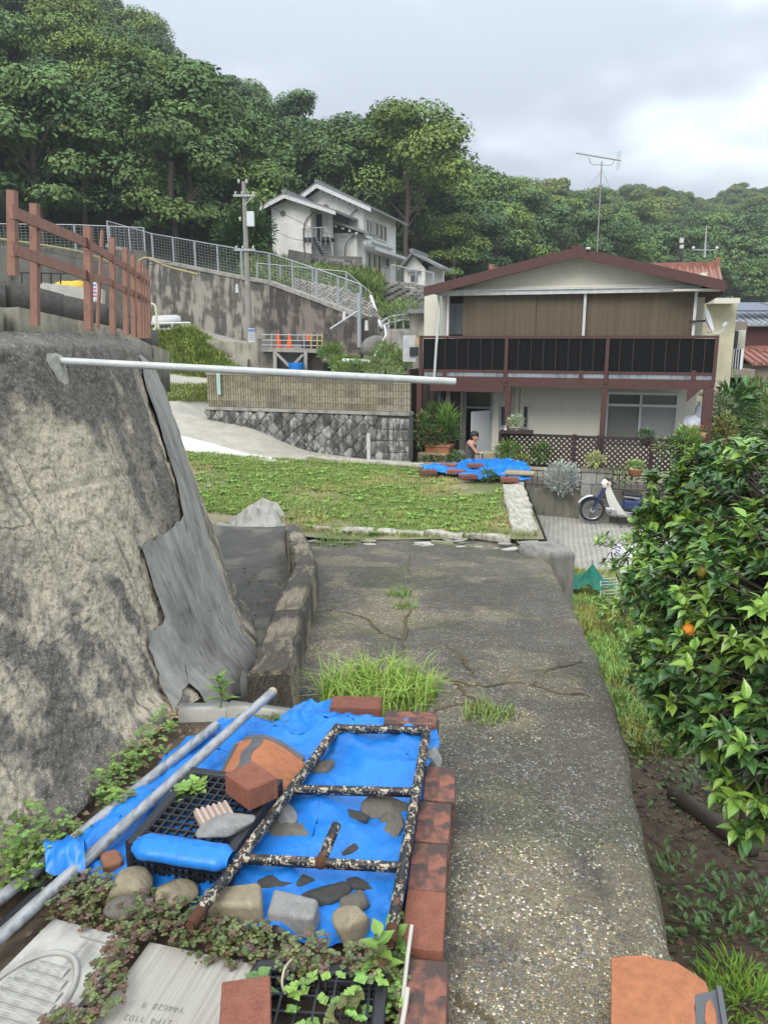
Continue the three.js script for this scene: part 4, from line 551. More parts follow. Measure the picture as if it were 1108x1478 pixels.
  // small side window between the pillars
  for (const [u0, u1, v0, v1] of [[722, 737, 585, 616], [752, 762, 585, 618]]) { const a = L(u0, v0, wallZ), b = L(u1, v1, wallZ); const F = mk('small_window', box(b.x - a.x, a.y - b.y, 0.05, (a.x + b.x) / 2, (a.y + b.y) / 2, wallZ + 0.03), X.alu, h); mk('pane', box(b.x - a.x - 0.06, a.y - b.y - 0.06, 0.02, (a.x + b.x) / 2, (a.y + b.y) / 2, wallZ + 0.055), X.glassDark, F); }
  // balcony: deck, fascia, beams, posts, rails, mesh screens
  const B = (n, x0, x1, y, hh, z, d, m, r = h) => mk(n, uvm(box(x1 - x0, hh, d, (x0 + x1) / 2, y, z)), m, r);
  const bs = X.brownSteel;
  B('balcony_deck', xl - 0.05, xr + 0.02, yb + 0.16, 0.06, -0.55, 1.04, mat([0.20, 0.19, 0.18], { map: T.grain }));
  B('deck_beam', xl + 0.15, xr + 0.05, yb - 0.06, 0.22, 0, 0.12, bs); B('entry_beam', L(622, 560, 0).x, L(727, 560, 0).x, L(690, 561, 0.02).y, 0.14, 0.09, 0.05, bs);
  B('lower_rail', xl - 0.03, xr + 0.03, L(730, 536, 0).y, 0.06, 0.02, 0.07, bs); B('top_rail', xl - 0.05, xr + 0.06, yr + 0.01, 0.06, 0.02, 0.1, bs);
  const fa = mat([0.34, 0.37, 0.40], { map: T.stain, rep: 0.7, roughness: 0.5 }); { const y0 = L(730, 546, 0).y, y1 = L(730, 538, 0).y, us = [611, 642, 728, 838, 876, 1000, 1031]; for (let i = 0; i < us.length - 1; i++) { const x0 = L(us[i], 540, 0).x + 0.03, x1 = L(us[i + 1], 540, 0).x - 0.03, n = Math.round((x1 - x0) / 0.06), gs = []; for (let k = 0; k < n; k++) gs.push(box((x1 - x0) / n * 0.6, y1 - y0, 0.02, x0 + (k + 0.5) / n * (x1 - x0), (y0 + y1) / 2, 0.03)); gs.push(box(x1 - x0, y1 - y0, 0.015, (x0 + x1) / 2, (y0 + y1) / 2, 0.015)); mk('fascia_panel', uvm(join(gs)), fa, h); } }
  const y0 = L(730, 535, 0).y, y1 = yr - 0.03;
  for (const u of [608, 731, 876, 1032]) { const x = L(u, 510, 0).x; B('balcony_post', x - 0.04, x + 0.04, (y0 + y1) / 2 - 0.1, y1 - y0 + 0.35, 0.055, 0.07, bs); }
  for (const [u, z] of [[642, 0], [838, 0], [1000, 0]]) { const x = L(u, 541, 0).x; B('fascia_bracket', x - 0.05, x + 0.05, L(u, 541, 0).y, 0.2, 0.05, 0.05, bs); }
  const us = [611, 628, 643, 660, 676, 694, 711, 729, 748, 766, 784, 802, 820, 838, 856, 874, 894, 913, 941, 960, 979, 998, 1016, 1030];
  const balM = mat([0.055, 0.03, 0.026], { roughness: 0.7 });
  for (let i = 1; i < us.length; i++) { const x = L(us[i], 510, 0).x; mk('baluster', box(0.014, y1 - y0, 0.02, x, (y0 + y1) / 2, 0.05), balM, h); }
  const net = mat([0.011, 0.012, 0.013], { map: T.weave, bump: T.weave, bs: 0.004, rep: 3, roughness: 0.95, specularIntensity: 0.35 });
  for (let i = 0; i < us.length - 1; i++) { const x0 = L(us[i], 510, 0).x, x1 = L(us[i + 1], 510, 0).x, g = sheet(8, 10, (a, b) => V(lerp(x0, x1, a), lerp(y0, y1, b), 0.025 + 0.016 * Math.sin(a * Math.PI) * (0.4 + fbm(i * 3 + a * 2, b * 5, 3, 8)) * (1 - 0.4 * b)), (a, b) => [lerp(x0, x1, a), b * 0.9]); mk('screen_panel', g, net, h); }
  // posts under the balcony
  for (const [u, w] of [[605, 0.13], [732, 0.13], [870, 0.13], [1019, 0.22]]) { const x = L(u, 600, 0).x; B('deck_post', x - w / 2, x + w / 2, yb / 2 - 0.3, yb + 0.3, -0.02, w, bs); }
  mk('corner_gusset', uvm(xf(ext([[0, 0], [0.28, 0.28], [0, 0.28]], 0.1), L(1012, 560, 0).x - 0.30, yb - 0.45, -0.05)), bs, h);
  // white beam and posts in front of the upper floor, sun blinds
  const gA = L(632, 426, 0), gB = L(1012, 415, 0); mk('eave_gutter', uvm(join([box(gB.x - gA.x, 0.11, 0.12, (gA.x + gB.x) / 2, (gA.y + gB.y) / 2, 0.0), box(gB.x - gA.x, 0.03, 0.16, (gA.x + gB.x) / 2, (gA.y + gB.y) / 2 + 0.06, 0.02)])), X.whitePaint, h);
  const gy = (gA.y + gB.y) / 2;
  for (const u of [646, 843, 1002]) { const x = L(u, 450, -0.04).x; B('white_post', x - 0.03, x + 0.03, (gy + yr) / 2 - 0.1, gy - yr + 0.1, -0.06, 0.06, X.whitePaint); }
  mk('drain_pipe', tube([V(gA.x + 0.03, gy - 0.02, 0.09), V(L(634, 450, 0.1).x, gy - 0.35, 0.11), V(L(630, 500, 0.1).x, yr - 0.2, 0.13), V(L(627, 546, 0.1).x, yb, 0.13)], 0.033, 20, 8), X.whitePaint, h);
  const bl = mat([0.155, 0.118, 0.078], { map: rep(T.wood, 0.6, 0.1), bump: T.weave, bs: 0.002, roughness: 0.95 });
  for (const [u0, u1, k] of [[668, 773, 1], [774, 843, 2], [844, 886, 3], [882, 1001, 4]]) { const x0 = L(u0, 450, -0.12).x, x1 = L(u1, 450, -0.12).x, ya = yr - 0.1, yz = gy - 0.04, g = sheet(60, 8, (a, b) => V(lerp(x0, x1, a) + 0.03 * (1 - b) * Math.sin(k * 3), lerp(ya, yz, b), -0.12 - k * 0.012 + 0.03 * (fbm(a * (x1 - x0) * 5 + k * 9, b * 0.5, 3, k) - 0.5) * (1.5 - b)), (a, b) => [lerp(x0, x1, a) + k * 0.31, b * 1.1]); mk('sun_blind', g, bl, h); }
  mk('left_opening', uvm(box(0.55, gy - yr, 0.05, L(657, 450, -0.3).x, (gy + yr) / 2, -0.5)), mat([0.05, 0.03, 0.025], { map: T.wood, rep: 1 }), h);
  mk('left_glazing', box(0.5, 0.75, 0.03, L(657, 465, -0.3).x, yr + 0.45, -0.45), mat([0.10, 0.115, 0.11], { roughness: 0.2 }), h);
  // gable and roof
  const pk = L(832, 360, 0.4), el = L(615, 417, 0.4), er = L(1043, 409, 0.4), ey = (el.y + er.y) / 2, th = 0.22;
  const gx0 = L(668, 421, -0.05).x, gx1 = L(990, 413, -0.05).x; const slope = (pk.y - ey) / (er.x - pk.x);
  const yAt = (x) => x < pk.x ? pk.y - (pk.x - x) * (pk.y - ey) / (pk.x - el.x) : pk.y - (x - pk.x) * slope;
  mk('gable_panel', uvm(xf(ext([[el.x + 0.5, gy + 0.04], [er.x - 0.5, gy + 0.04], [er.x - 0.55, yAt(er.x - 0.55) - 0.12], [pk.x, pk.y - 0.12], [el.x + 0.55, yAt(el.x + 0.55) - 0.12]], 0.08), 0, 0, -0.16)), X.cream, h);
  mk('gable_sill', uvm(box(gx1 - gx0, 0.05, 0.05, (gx0 + gx1) / 2, gy + 0.11, -0.03)), X.cream, h);
  const roofM = mat([0.16, 0.062, 0.05], { map: T.grain, bump: T.grain, bs: 0.003, rep: 0.8, roughness: 0.6 });
  mk('roof_slope', uvm(xf(ext([[el.x - 0.02, ey + 0.02], [pk.x, pk.y + 0.02], [pk.x, pk.y - 0.08], [el.x - 0.02, ey - 0.08]], 10.2), 0, 0, -9.9)), roofM, h);
  mk('roof_slope', uvm(xf(ext([[er.x + 0.02, ey + 0.02], [er.x + 0.02, ey - 0.08], [pk.x + 0.001, pk.y - 0.08], [pk.x + 0.001, pk.y + 0.02]], 10.2), 0, 0, -9.9)), roofM, h);
  mk('barge_board', uvm(xf(ext([[el.x - 0.06, ey + 0.05], [pk.x, pk.y + 0.05], [pk.x, pk.y + 0.05 - th], [el.x - 0.06, ey + 0.05 - th]], 0.06), 0, 0, 0.36)), bs, h);
  mk('barge_board', uvm(xf(ext([[er.x + 0.06, ey + 0.05], [er.x + 0.06, ey + 0.05 - th], [pk.x + 0.002, pk.y + 0.05 - th], [pk.x + 0.002, pk.y + 0.05]], 0.06), 0, 0, 0.36)), bs, h);
  mk('soffit', uvm(box(1.0, 0.04, 10, er.x - 0.5, ey - 0.12, -4.7)), X.cream, h); mk('side_gutter', uvm(box(0.12, 0.12, 9.8, er.x + 0.06, ey - 0.06, -4.6)), bs, h);
  for (let k = 0; k < 8; k++) mk('rafter_end', box(0.5, 0.08, 0.06, er.x - 0.2, ey - 0.18, -0.2 - k * 0.6), bs, h);
  mk('ridge_cap', box(0.24, 0.06, 10, pk.x, pk.y + 0.06, -4.6), bs, h);
  mk('vent_light', xf(lathe([[0, 0], [0.05, 0], [0.05, 0.05], [0, 0.06]], 10), pk.x + 0.25, pk.y - 0.02, 0.43), X.whitePaint, h);
  HF.d = { wallZ, xl, xr, yb, yr, xw0, xw1, gy, er, ey, pk, dx0, dx1 };
}
const HD = HF.d;
// house terrace, alcove left of the door
{
  const t = sheet(10, 6, (a, b) => HF.w(lerp(-1.2, 9.5, a), -0.02, lerp(-1.2, 0.75, b))); struct('house_terrace', t, X.concrete);
  const al = thing('side_shed', 'dark lean-to bay with hanging clothes left of the house door', 'shed', HO, TH); const x0 = L(608, 600, -1).x, x1 = L(658, 600, -1).x;
  mk('rear_panel', uvm(box(x1 - x0 + 0.2, HD.yb + 0.4, 0.06, (x0 + x1) / 2, HD.yb / 2, -1.05)), mat([0.12, 0.085, 0.065], { map: T.wood, rep: 1 }), al); mk('side_panel', uvm(box(0.06, HD.yb + 0.4, 1.0, x0 - 0.1, HD.yb / 2, -0.55)), mat([0.12, 0.085, 0.065], { map: T.wood, rep: 1 }), al);
  for (const u of [617, 640, 650]) mk('stud', box(0.05, HD.yb, 0.05, L(u, 600, -0.6).x, HD.yb / 2, -0.6), mat([0.05, 0.035, 0.03]), al);
  const cl = (u, v, w, hh, c, lab) => { const p = L(u, v, -0.5), g = sheet(10, 12, (a, b) => V((a - 0.5) * w * (0.35 + 0.65 * (1 - b)) , -hh * (1 - b) , 0.04 * Math.sin(a * 14) * (1 - b * 0.6))); const o = tag(mk(nm('hanging_cloth'), g, mat(c, { roughness: 0.95 }), scene), lab, 'cloth'); o.position.copy(HF.w(p.x, p.y, -0.5)); o.rotation.y = TH; };
  cl(634, 563, 0.16, 0.6, [0.30, 0.34, 0.45], 'pale blue folded cloth hanging in the dark bay'); cl(647, 563, 0.2, 0.45, [0.55, 0.54, 0.5], 'pale folded umbrella hanging in the dark bay by the door');
}
// lattice fence: strips laid both ways, frame and posts
{
  const f = inFrame('lattice_fence', 'dark brown diagonal lattice fence in front of the house', 'fence'); const z = 0.35, a = L(722, 632, z), b = L(988, 640, z), yT = L(850, 631, z).y, yB = L(850, 674, z).y - 0.02; const lm = mat([0.055, 0.032, 0.028], { map: T.wood, rep: 2, roughness: 0.8 });
  const us = [722, 828, 863, 940, 988]; const xs = us.map((u) => L(u, 640, z).x);
  for (let i = 0; i < xs.length - 1; i++) { const x0 = xs[i], x1 = xs[i + 1]; for (const y of [yT, yB]) mk('rail', uvm(box(x1 - x0, 0.06, 0.06, (x0 + x1) / 2, y, z)), lm, f);
    const step = 0.125, H = yT - yB; for (const s of [1, -1]) for (let t = x0 - H; t < x1; t += step) { let p = V(t, s > 0 ? yB : yT, 0), q = V(t + H, s > 0 ? yT : yB, 0); const cl = (e) => { if (p.x < e) { const k = (e - p.x) / (q.x - p.x); p = p.clone().lerp(q, k); } }; if (q.x <= x0 + 0.02 || p.x >= x1 - 0.02) continue; cl(x0); if (q.x > x1) { const k = (x1 - p.x) / (q.x - p.x); q = p.clone().lerp(q, k); } if (p.distanceTo(q) < 0.06) continue; mk('lattice_strip', beam(V(p.x, p.y, z + s * 0.008), V(q.x, q.y, z + s * 0.008), 0.012, 0.042), lm, f); } }
  for (const x of xs) mk('post', uvm(box(0.09, yT - yB + 0.5, 0.09, x, (yT + yB) / 2 - 0.2, z)), lm, f);
  const sh = L(722, 628, z); mk('corner_shelf', uvm(box(0.75, 0.07, 0.35, sh.x + 0.4, yT + 0.08, z + 0.1)), lm, f);
}
// block garden wall in front
{
  const f = inFrame('block_garden_wall', 'grey concrete block garden wall with piers below the lattice fence', 'wall'); const z = 0.95; const base = -0.9;
  const bm = [[0.34, 0.33, 0.30], [0.27, 0.26, 0.235], [0.38, 0.365, 0.33]].map((c) => mat(c, { map: T.grain, bump: T.grain, bs: 0.006, rep: 1.2 }));
  const gm = mat([0.20, 0.19, 0.145], { map: T.stain, bump: T.grain, bs: 0.01, rep: 0.6 });
  const x0 = L(742, 720, z).x, x1 = L(1030, 720, z).x; const tp = L(800, 705, z).y; mk('wall_base', uvm(box(x1 - x0, tp - base + 0.6, 0.2, (x0 + x1) / 2, (tp + base) / 2 - 0.3, z)), gm, f);
  for (const [u0, u1] of [[838, 883], [986, 1024]]) { const a = L(u0, 700, z).x, b = L(u1, 700, z).x, yt = L(860, 680, z).y; const rows = 5; for (let r = 0; r < rows; r++) { const h = (yt - base) / rows, n = 2, o = r % 2 ? 0.36 : 0.5; const cut = [0, o, 1]; for (let k = 0; k < n; k++) { const p = lerp(a, b, cut[k]), q = lerp(a, b, cut[k + 1]); mk('block', uvm(rbox(q - p - 0.012, h - 0.012, 0.3, 0.012, (p + q) / 2, base + (r + 0.5) * h, z + 0.03)), bm[(r * 2 + k) % 3], f); } } mk('pier_core', box(b - a - 0.03, yt - base - 0.02, 0.24, (a + b) / 2, (yt + base) / 2, z + 0.02), gm, f); mk('pier_cap', uvm(box(b - a + 0.06, 0.07, 0.36, (a + b) / 2, yt + 0.035, z + 0.03)), gm, f); }
  // iron rails between the piers
  const rl = mat([0.08, 0.055, 0.04], { roughness: 0.7 }); for (const [u0, u1] of [[752, 838], [884, 985]]) { const a = L(u0, 690, z).x, b = L(u1, 690, z).x, yt = L(790, 680, z).y; const F = inFrame('iron_railing', u0 < 800 ? 'small rusty iron railing behind the silver bush' : 'small rusty iron railing with ivy between the block piers', 'railing'); for (const y of [yt, yt - 0.34]) mk('rail', box(b - a, 0.03, 0.03, (a + b) / 2, y, z), rl, F); for (let k = 0; k <= 11; k++) mk('bar', box(0.018, 0.45, 0.018, lerp(a, b, k / 11), yt - 0.2, z), rl, F); }
}
// antennas, dish
{
  const d = 24, base = atD(862, 352, d), top = atD(868, 233, d); const a = thing('television_antenna', 'tall thin rooftop television antenna mast with a long boom', 'antenna'); const gm = mat([0.30, 0.29, 0.27], { roughness: 0.5, metalness: 0.4 });
  mk('mast', cyl(base.clone().add(V(0, -1.0, 0)), top, 0.022, 0.018, 8), gm, a); const bA = atD(831, 221, d), bB = atD(896, 232, d); mk('boom', cyl(bA, bB, 0.014, 0.014, 6), gm, a);
  for (let k = 0; k < 16; k++) { const p = bA.clone().lerp(bB, k / 17); mk('element', cyl(p.clone().add(V(-0.03, 0, 0.13)), p.clone().add(V(0.03, 0, -0.13)), 0.005, 0.005, 4), gm, a); }
  for (const s of [-1, 1]) for (let k = 0; k < 4; k++) mk('reflector_rod', cyl(bB.clone().add(V(-0.08 - k * 0.0, s * (0.04 + k * 0.06), -0.2)), bB.clone().add(V(-0.08, s * (0.04 + k * 0.06), 0.2)), 0.006, 0.006, 4), gm, a);
  mk('boom_bracket', tube([atD(850, 228, d), atD(852, 236, d), atD(870, 238, d), atD(882, 238, d), atD(886, 231, d)], 0.01, 16, 5), gm, a);
  for (const [u, v] of [[843, 278], [812, 370], [893, 300]]) mk('guy_wire', cyl(atD(868, 245, d), atD(u, v, d + 0.5), 0.004, 0.004, 4), gm, a);
  const ds = thing('satellite_dish', 'white satellite dish on a bracket at the corner of the house balcony', 'satellite dish', HF.w(L(1018, 463, -0.1).x, L(1018, 463, -0.1).y, -0.1), 1.0); const dm = mat([0.66, 0.67, 0.66], { roughness: 0.4 });
  mk('dish', xf(lathe([[0, 0.0], [0.1, 0.008], [0.2, 0.035], [0.27, 0.07], [0.27, 0.08], [0.2, 0.045], [0, 0.012]], 26), 0, 0, 0, Math.PI / 2 - 0.35, 0, 0), dm, ds); mk('feed_arm', tube([V(0, -0.24, 0.05), V(0, -0.27, 0.3), V(0, -0.12, 0.42)], 0.014, 10, 6), dm, ds); mk('feed_horn', cyl(V(0, -0.13, 0.38), V(0, -0.05, 0.44), 0.04, 0.05, 10), dm, ds); mk('bracket', beam(V(0, 0, -0.02), V(-0.25, -0.02, -0.3), 0.05), mat([0.05, 0.04, 0.04]), ds);
}
// tiled roof, cream building and village roofs behind on the right
function tiledRoof(parent, name, w, dpt, rise, m, n = 14, y = 0) { for (const s of [-1, 1]) { const gs = []; const len = Math.hypot(dpt, rise), an = Math.atan2(rise, dpt); gs.push(xf(new THREE.BoxGeometry(w, 0.06, len), 0, rise / 2 + y, s * dpt / 2, s * an)); for (let k = 0; k <= n; k++) gs.push(xf(new THREE.CylinderGeometry(w / n * 0.26, w / n * 0.26, len, 6), -w / 2 + k / n * w, rise / 2 + 0.05 + y, s * dpt / 2, Math.PI / 2 + s * an)); mk(name, uvm(join(gs)), m, parent); } mk('ridge_tiles', uvm(join([box(w + 0.1, 0.22, 0.22, 0, rise + 0.1 + y, 0), ...[-1, 1].map((s) => box(0.16, 0.34, 0.26, s * (w / 2), rise + 0.16 + y, 0))])), m, parent); }
{
  const d = 30, p = atD(860, 400, d), h = thing('tiled_house', 'house with red tiled roof just behind the brown gable', 'house', V(p.x, p.y, -d), TH); const x0 = (atD(708, 385, d).x - p.x), x1 = (atD(1022, 385, d).x - p.x), w = (x1 - x0);
  const g = new THREE.Group(); mk('wall', uvm(box(w - 0.8, 4.4, 4.4, (x0 + x1) / 2, -2.6, 0)), X.cream, h); const r = new THREE.Group(); r.name = 'roof'; r.position.set((x0 + x1) / 2, -0.72, 0); h.add(r); tiledRoof(r, 'roof_slope', w, 2.9, 0.95, X.roofRed, 32);
  const an = thing('rooftop_antenna', 'low rooftop antenna with long crossed rods on the red tiled roof', 'antenna'); const D = 29; const gm = mat([0.10, 0.10, 0.10], { roughness: 0.6 });
  mk('mast', cyl(atD(985, 378, D), atD(987, 292, D), 0.02, 0.02, 6), gm, an); for (const v of [296, 322]) { mk('boom', cyl(atD(960, v + 1, D), atD(1014, v - 1, D), 0.012, 0.012, 5), gm, an); for (let k = 0; k < 7; k++) { const q = atD(962 + k * 8, v, D); mk('element', cyl(q.clone().add(V(-0.3, 0.04, 0.4)), q.clone().add(V(0.3, -0.04, -0.4)), 0.006, 0.006, 4), gm, an); } } mk('amplifier_box', box(0.13, 0.16, 0.08, ...atD(983, 347, D).toArray()), X.whitePaint, an); mk('amplifier_box', box(0.12, 0.12, 0.08, ...atD(983, 356, D).toArray()), X.whitePaint, an);
  const rod = thing('lightning_rod', 'white vertical aerial rod with a short crossbar on the red roof end', 'antenna'); mk('rod', cyl(atD(1016, 372, 28.5), atD(1019, 326, 28.5), 0.045, 0.02, 8), X.galv, rod); mk('crossbar', cyl(atD(1000, 361, 28.5), atD(1034, 361, 28.5), 0.022, 0.022, 6), X.galv, rod); for (const u of [1000, 1034]) mk('end_knob', xf(new THREE.SphereGeometry(0.06, 8, 6), ...atD(u, 358, 28.5).toArray()), X.whitePaint, rod);
}
{
  const d = 25, P = (u, v, dd = d) => atD(u, v, dd), c = thing('cream_building', 'cream plastered house with flat eaves and a white balcony behind the brown house', 'house');
  const vb = (u0, u1, v0, v1, dd, dep, m, n) => { const a = P(u0, v0, dd), b = P(u1, v1, dd); mk(n, uvm(box(b.x - a.x, a.y - b.y, dep, (a.x + b.x) / 2, (a.y + b.y) / 2, -dd - dep / 2)), m, c); };
  const cm = mat([0.66, 0.60, 0.43], { map: T.grain, rep: 0.4 }), cm2 = mat([0.68, 0.66, 0.54], { map: T.grain, rep: 0.4 }), br = mat([0.36, 0.29, 0.24], { map: T.grain, rep: 0.5 });
  vb(1000, 1046, 432, 620, 25, 3, cm, 'tall_wall'); vb(1044, 1062, 470, 620, 26, 3, cm2, 'set_back_wall'); vb(1030, 1067, 430, 438, 24.4, 3.4, X.cream, 'roof_slab'); vb(1046, 1077, 464, 476, 25.2, 2.4, br, 'canopy_slab'); vb(1038, 1088, 533, 545, 25.2, 2, br, 'balcony_slab'); vb(1040, 1070, 544, 600, 26, 2, cm2, 'lower_wall');
  const bp = mat([0.70, 0.73, 0.75], { roughness: 0.4 }); for (let k = 0; k < 7; k++) vb(1045 + k * 3.6, 1048.2 + k * 3.6, 504, 534, 25.25, 0.04, bp, 'balcony_slat'); vb(1058, 1063, 478, 503, 25.9, 0.1, X.glassDark, 'window'); mk('downpipe', cyl(P(1077, 606, 25), P(1077, 545, 25), 0.04, 0.04, 6), mat([0.12, 0.1, 0.09]), c);
}
function villageHouse(label, u0, u1, vEave, vRidge, vBase, d, wallM, roofM, dep, nw = 0) { const a = atD(u0, vEave, d), b = atD(u1, vEave, d), rise = atD(u0, vRidge, d).y - a.y, base = atD(u0, vBase, d).y, w = b.x - a.x, h = thing('village_house', label, 'house', V((a.x + b.x) / 2, base, -d - dep), 0); mk('wall', uvm(box(w - 0.5, a.y - base, dep * 1.7, 0, (a.y - base) / 2, 0)), wallM, h); const r = new THREE.Group(); r.name = 'roof'; r.position.y = a.y - base; h.add(r); tiledRoof(r, 'roof_slope', w, dep, rise, roofM, Math.round(w / 0.3)); for (let k = 0; k < nw; k++) { const x = -w * 0.2 + k * w * 0.25; const f = mk('window', box(0.9, 0.9, 0.06, x, (a.y - base) * 0.6, dep * 0.85 + 0.02), X.alu, h); mk('pane', box(0.78, 0.78, 0.02, x, (a.y - base) * 0.6, dep * 0.85 + 0.055), X.glassDark, f); } return h; }
{
  const brick = mat([0.13, 0.045, 0.04], { map: T.speck, rep: 1 });
  villageHouse('dark red walled house with pale blue grey tiled roof on the right', 1058, 1180, 470, 446, 530, 36, brick, X.roofBlue, 2.4);
  villageHouse('house with low pale grey tiled roof below the dark red wall', 1072, 1170, 528, 508, 560, 33, X.creamFar, X.roofBlue, 1.8);
  villageHouse('small tan house with orange red tiled roof at the right', 1086, 1190, 527, 508, 575, 30, mat([0.34, 0.27, 0.2], { map: T.grain, rep: 0.4 }), X.roofRed, 1.7);
  one('roof_solar_panel', box(2.2, 0.06, 1.0, 0, 0, 0, 0, 0.4), mat([0.10, 0.12, 0.16], { roughness: 0.3 }), 'dark solar panel on top of the pale blue grey roof', 'solar panel').position.copy(atD(1088, 443, 37));
  const wire = (a, b, s, label) => { const m = a.clone().lerp(b, 0.5); m.y -= s; one('overhead_cable', tube([a, m, b], 0.012, 20, 4), mat([0.04, 0.04, 0.04]), label, 'cable', 'overhead cables'); };
  wire(atD(1040, 408, 30), atD(1200, 445, 40), 0.3, 'upper black overhead cable in front of the wooded hill on the right'); wire(atD(1040, 414, 30), atD(1200, 455, 40), 0.3, 'lower black overhead cable in front of the wooded hill on the right'); wire(atD(1062, 495, 30), atD(1180, 515, 30), 0.2, 'thin pale cable crossing the dark red house wall');
}
// ---------- white house on the slope, its hut and terraces ----------
{
  const o = atD(525, 400, 50), F = frame(o), l = F.l, h = thing('white_house', 'white two storey house with grey tiled roofs on the hillside terrace', 'house', o, TH);
  const wm = X.whiteFar, x0 = l(436, 300, 0).x, x1 = 0, base = l(520, 402, 0).y - 1, ev = l(527, 296, 0).y, pkx = l(463, 270, 0).x, pky = l(463, 269, 0).y, dep = 7;
  // side with windows recedes along -z
  const S = (u, v) => { const r = ray(u, v), n = V(Math.cos(TH), 0, -Math.sin(TH)), e = V(0, EYE, 0), k = o.clone().sub(e).dot(n) / r.dot(n), p = e.addScaledVector(r, k).sub(o); return { y: p.y, z: p.x * Math.sin(TH) + p.z * Math.cos(TH) }; };
  const zEnd = S(569, 380).z;
  mk('gable_wall', uvm(xf(ext([[x0, base], [x1, base], [x1, ev], [pkx, pky - 0.15], [x0, ev + 0.35]], 0.2), 0, 0, -0.2)), wm, h);
  mk('side_wall', uvm(box(0.2, ev - base, -zEnd, -0.1 + 0.003, (ev + base) / 2, zEnd / 2 - 0.2)), wm, h); mk('back_wall', uvm(box(x1 - x0, ev - base, 0.2, (x0 + x1) / 2, (ev + base) / 2, zEnd - 0.2)), wm, h); mk('left_wall', uvm(box(0.2, ev - base, -zEnd, x0 + 0.1, (ev + base) / 2, zEnd / 2 - 0.2)), wm, h);
  // roof: two slopes
  const ov = 0.7; const rs = (pts, n) => mk(n, uvm(xf(ext(pts, -zEnd + 1.6), 0, 0, zEnd - 0.9)), X.roofGrey, h);
  const sl = (pky - ev) / (x1 - pkx); rs([[pkx, pky], [x1 + ov, ev - ov * sl], [x1 + ov, ev - ov * sl + 0.14], [pkx, pky + 0.16]], 'roof_slope'); rs([[pkx - 0.002, pky], [pkx - 0.002, pky + 0.16], [x0 - ov, ev + 0.35 - 0.3 + 0.14], [x0 - ov, ev + 0.35 - 0.3]], 'roof_slope');
  mk('ridge_tiles', uvm(box(0.26, 0.18, -zEnd + 1.6, pkx, pky + 0.16, zEnd / 2 - 0.1)), X.roofGrey, h);
  mk('barge_board', uvm(xf(ext([[pkx, pky + 0.02], [x1 + ov, ev - ov * sl + 0.02], [x1 + ov, ev - ov * sl - 0.2], [pkx, pky - 0.2]], 0.1), 0, 0, 0.62)), X.whitePaint, h); mk('barge_board', uvm(xf(ext([[pkx - 0.003, pky + 0.02], [pkx - 0.003, pky - 0.2], [x0 - ov, ev - 0.15], [x0 - ov, ev + 0.07]], 0.1), 0, 0, 0.62)), X.whitePaint, h);
  for (let k = 0; k < 8; k++) mk('rafter_end', box(0.12, 0.14, 0.25, lerp(pkx, x1, (k + 0.5) / 8), lerp(pky, ev, (k + 0.5) / 8) - 0.28, 0.3), X.whitePaint, h);
  mk('gable_vent', cyl(V(pkx + 0.3, pky - 1.3, 0.0), V(pkx + 0.3, pky - 1.3, 0.06), 0.25, 0.25, 14), X.louvre, h);
  mk('gutter_pipe', tube([V(x1 - 0.35, ev - 0.2, 0.1), V(x1 - 0.9, ev - 0.7, 0.12), V(x1 - 1.0, base + 2.9, 0.12)], 0.032, 14, 6), mat([0.10, 0.08, 0.07]), h);
  // windows on the receding side
  const win = (u0, u1, v0, v1, panes, name = 'window') => { const a = S(u0, (v0 + v1) / 2).z, b = S(u1, (v0 + v1) / 2).z, y1 = S(u0, v0).y, y0 = S(u0, v1).y; const f = mk(name, join([box(0.08, y1 - y0, Math.abs(b - a), 0.04, (y0 + y1) / 2, (a + b) / 2)]), mat([0.13, 0.12, 0.10], { roughness: 0.12 }), h); for (let k = 0; k <= panes; k++) mk('frame', box(0.06, y1 - y0, 0.07, 0.06, (y0 + y1) / 2, lerp(a, b, k / panes)), X.alu, f); for (const y of [y0, y1]) mk('frame', box(0.08, 0.09, Math.abs(b - a) + 0.1, 0.06, y, (a + b) / 2), X.whitePaint, f); for (let k = 0; k < panes; k++) mk('curtain', box(0.006, (y1 - y0) * 0.86, Math.abs(b - a) / panes * 0.3, 0.084, (y0 + y1) / 2, lerp(a, b, (k + 0.3) / panes)), mat([0.42, 0.40, 0.34]), f); };
  win(526, 535, 315, 335, 2); win(538, 556, 319, 343, 3); win(526, 548, 362, 396, 3, 'glazed_porch'); win(551, 560, 370, 384, 1);
  const cb = S(525, 347), ce = S(567, 372); mk('mid_eave', uvm(box(0.9, 0.18, -zEnd + 0.4, 0.35, cb.y - 0.5, zEnd / 2)), X.whitePaint, h); mk('sill_band', uvm(box(0.3, 0.16, -zEnd * 0.8, 0.12, S(526, 345).y, zEnd * 0.5)), X.whitePaint, h);
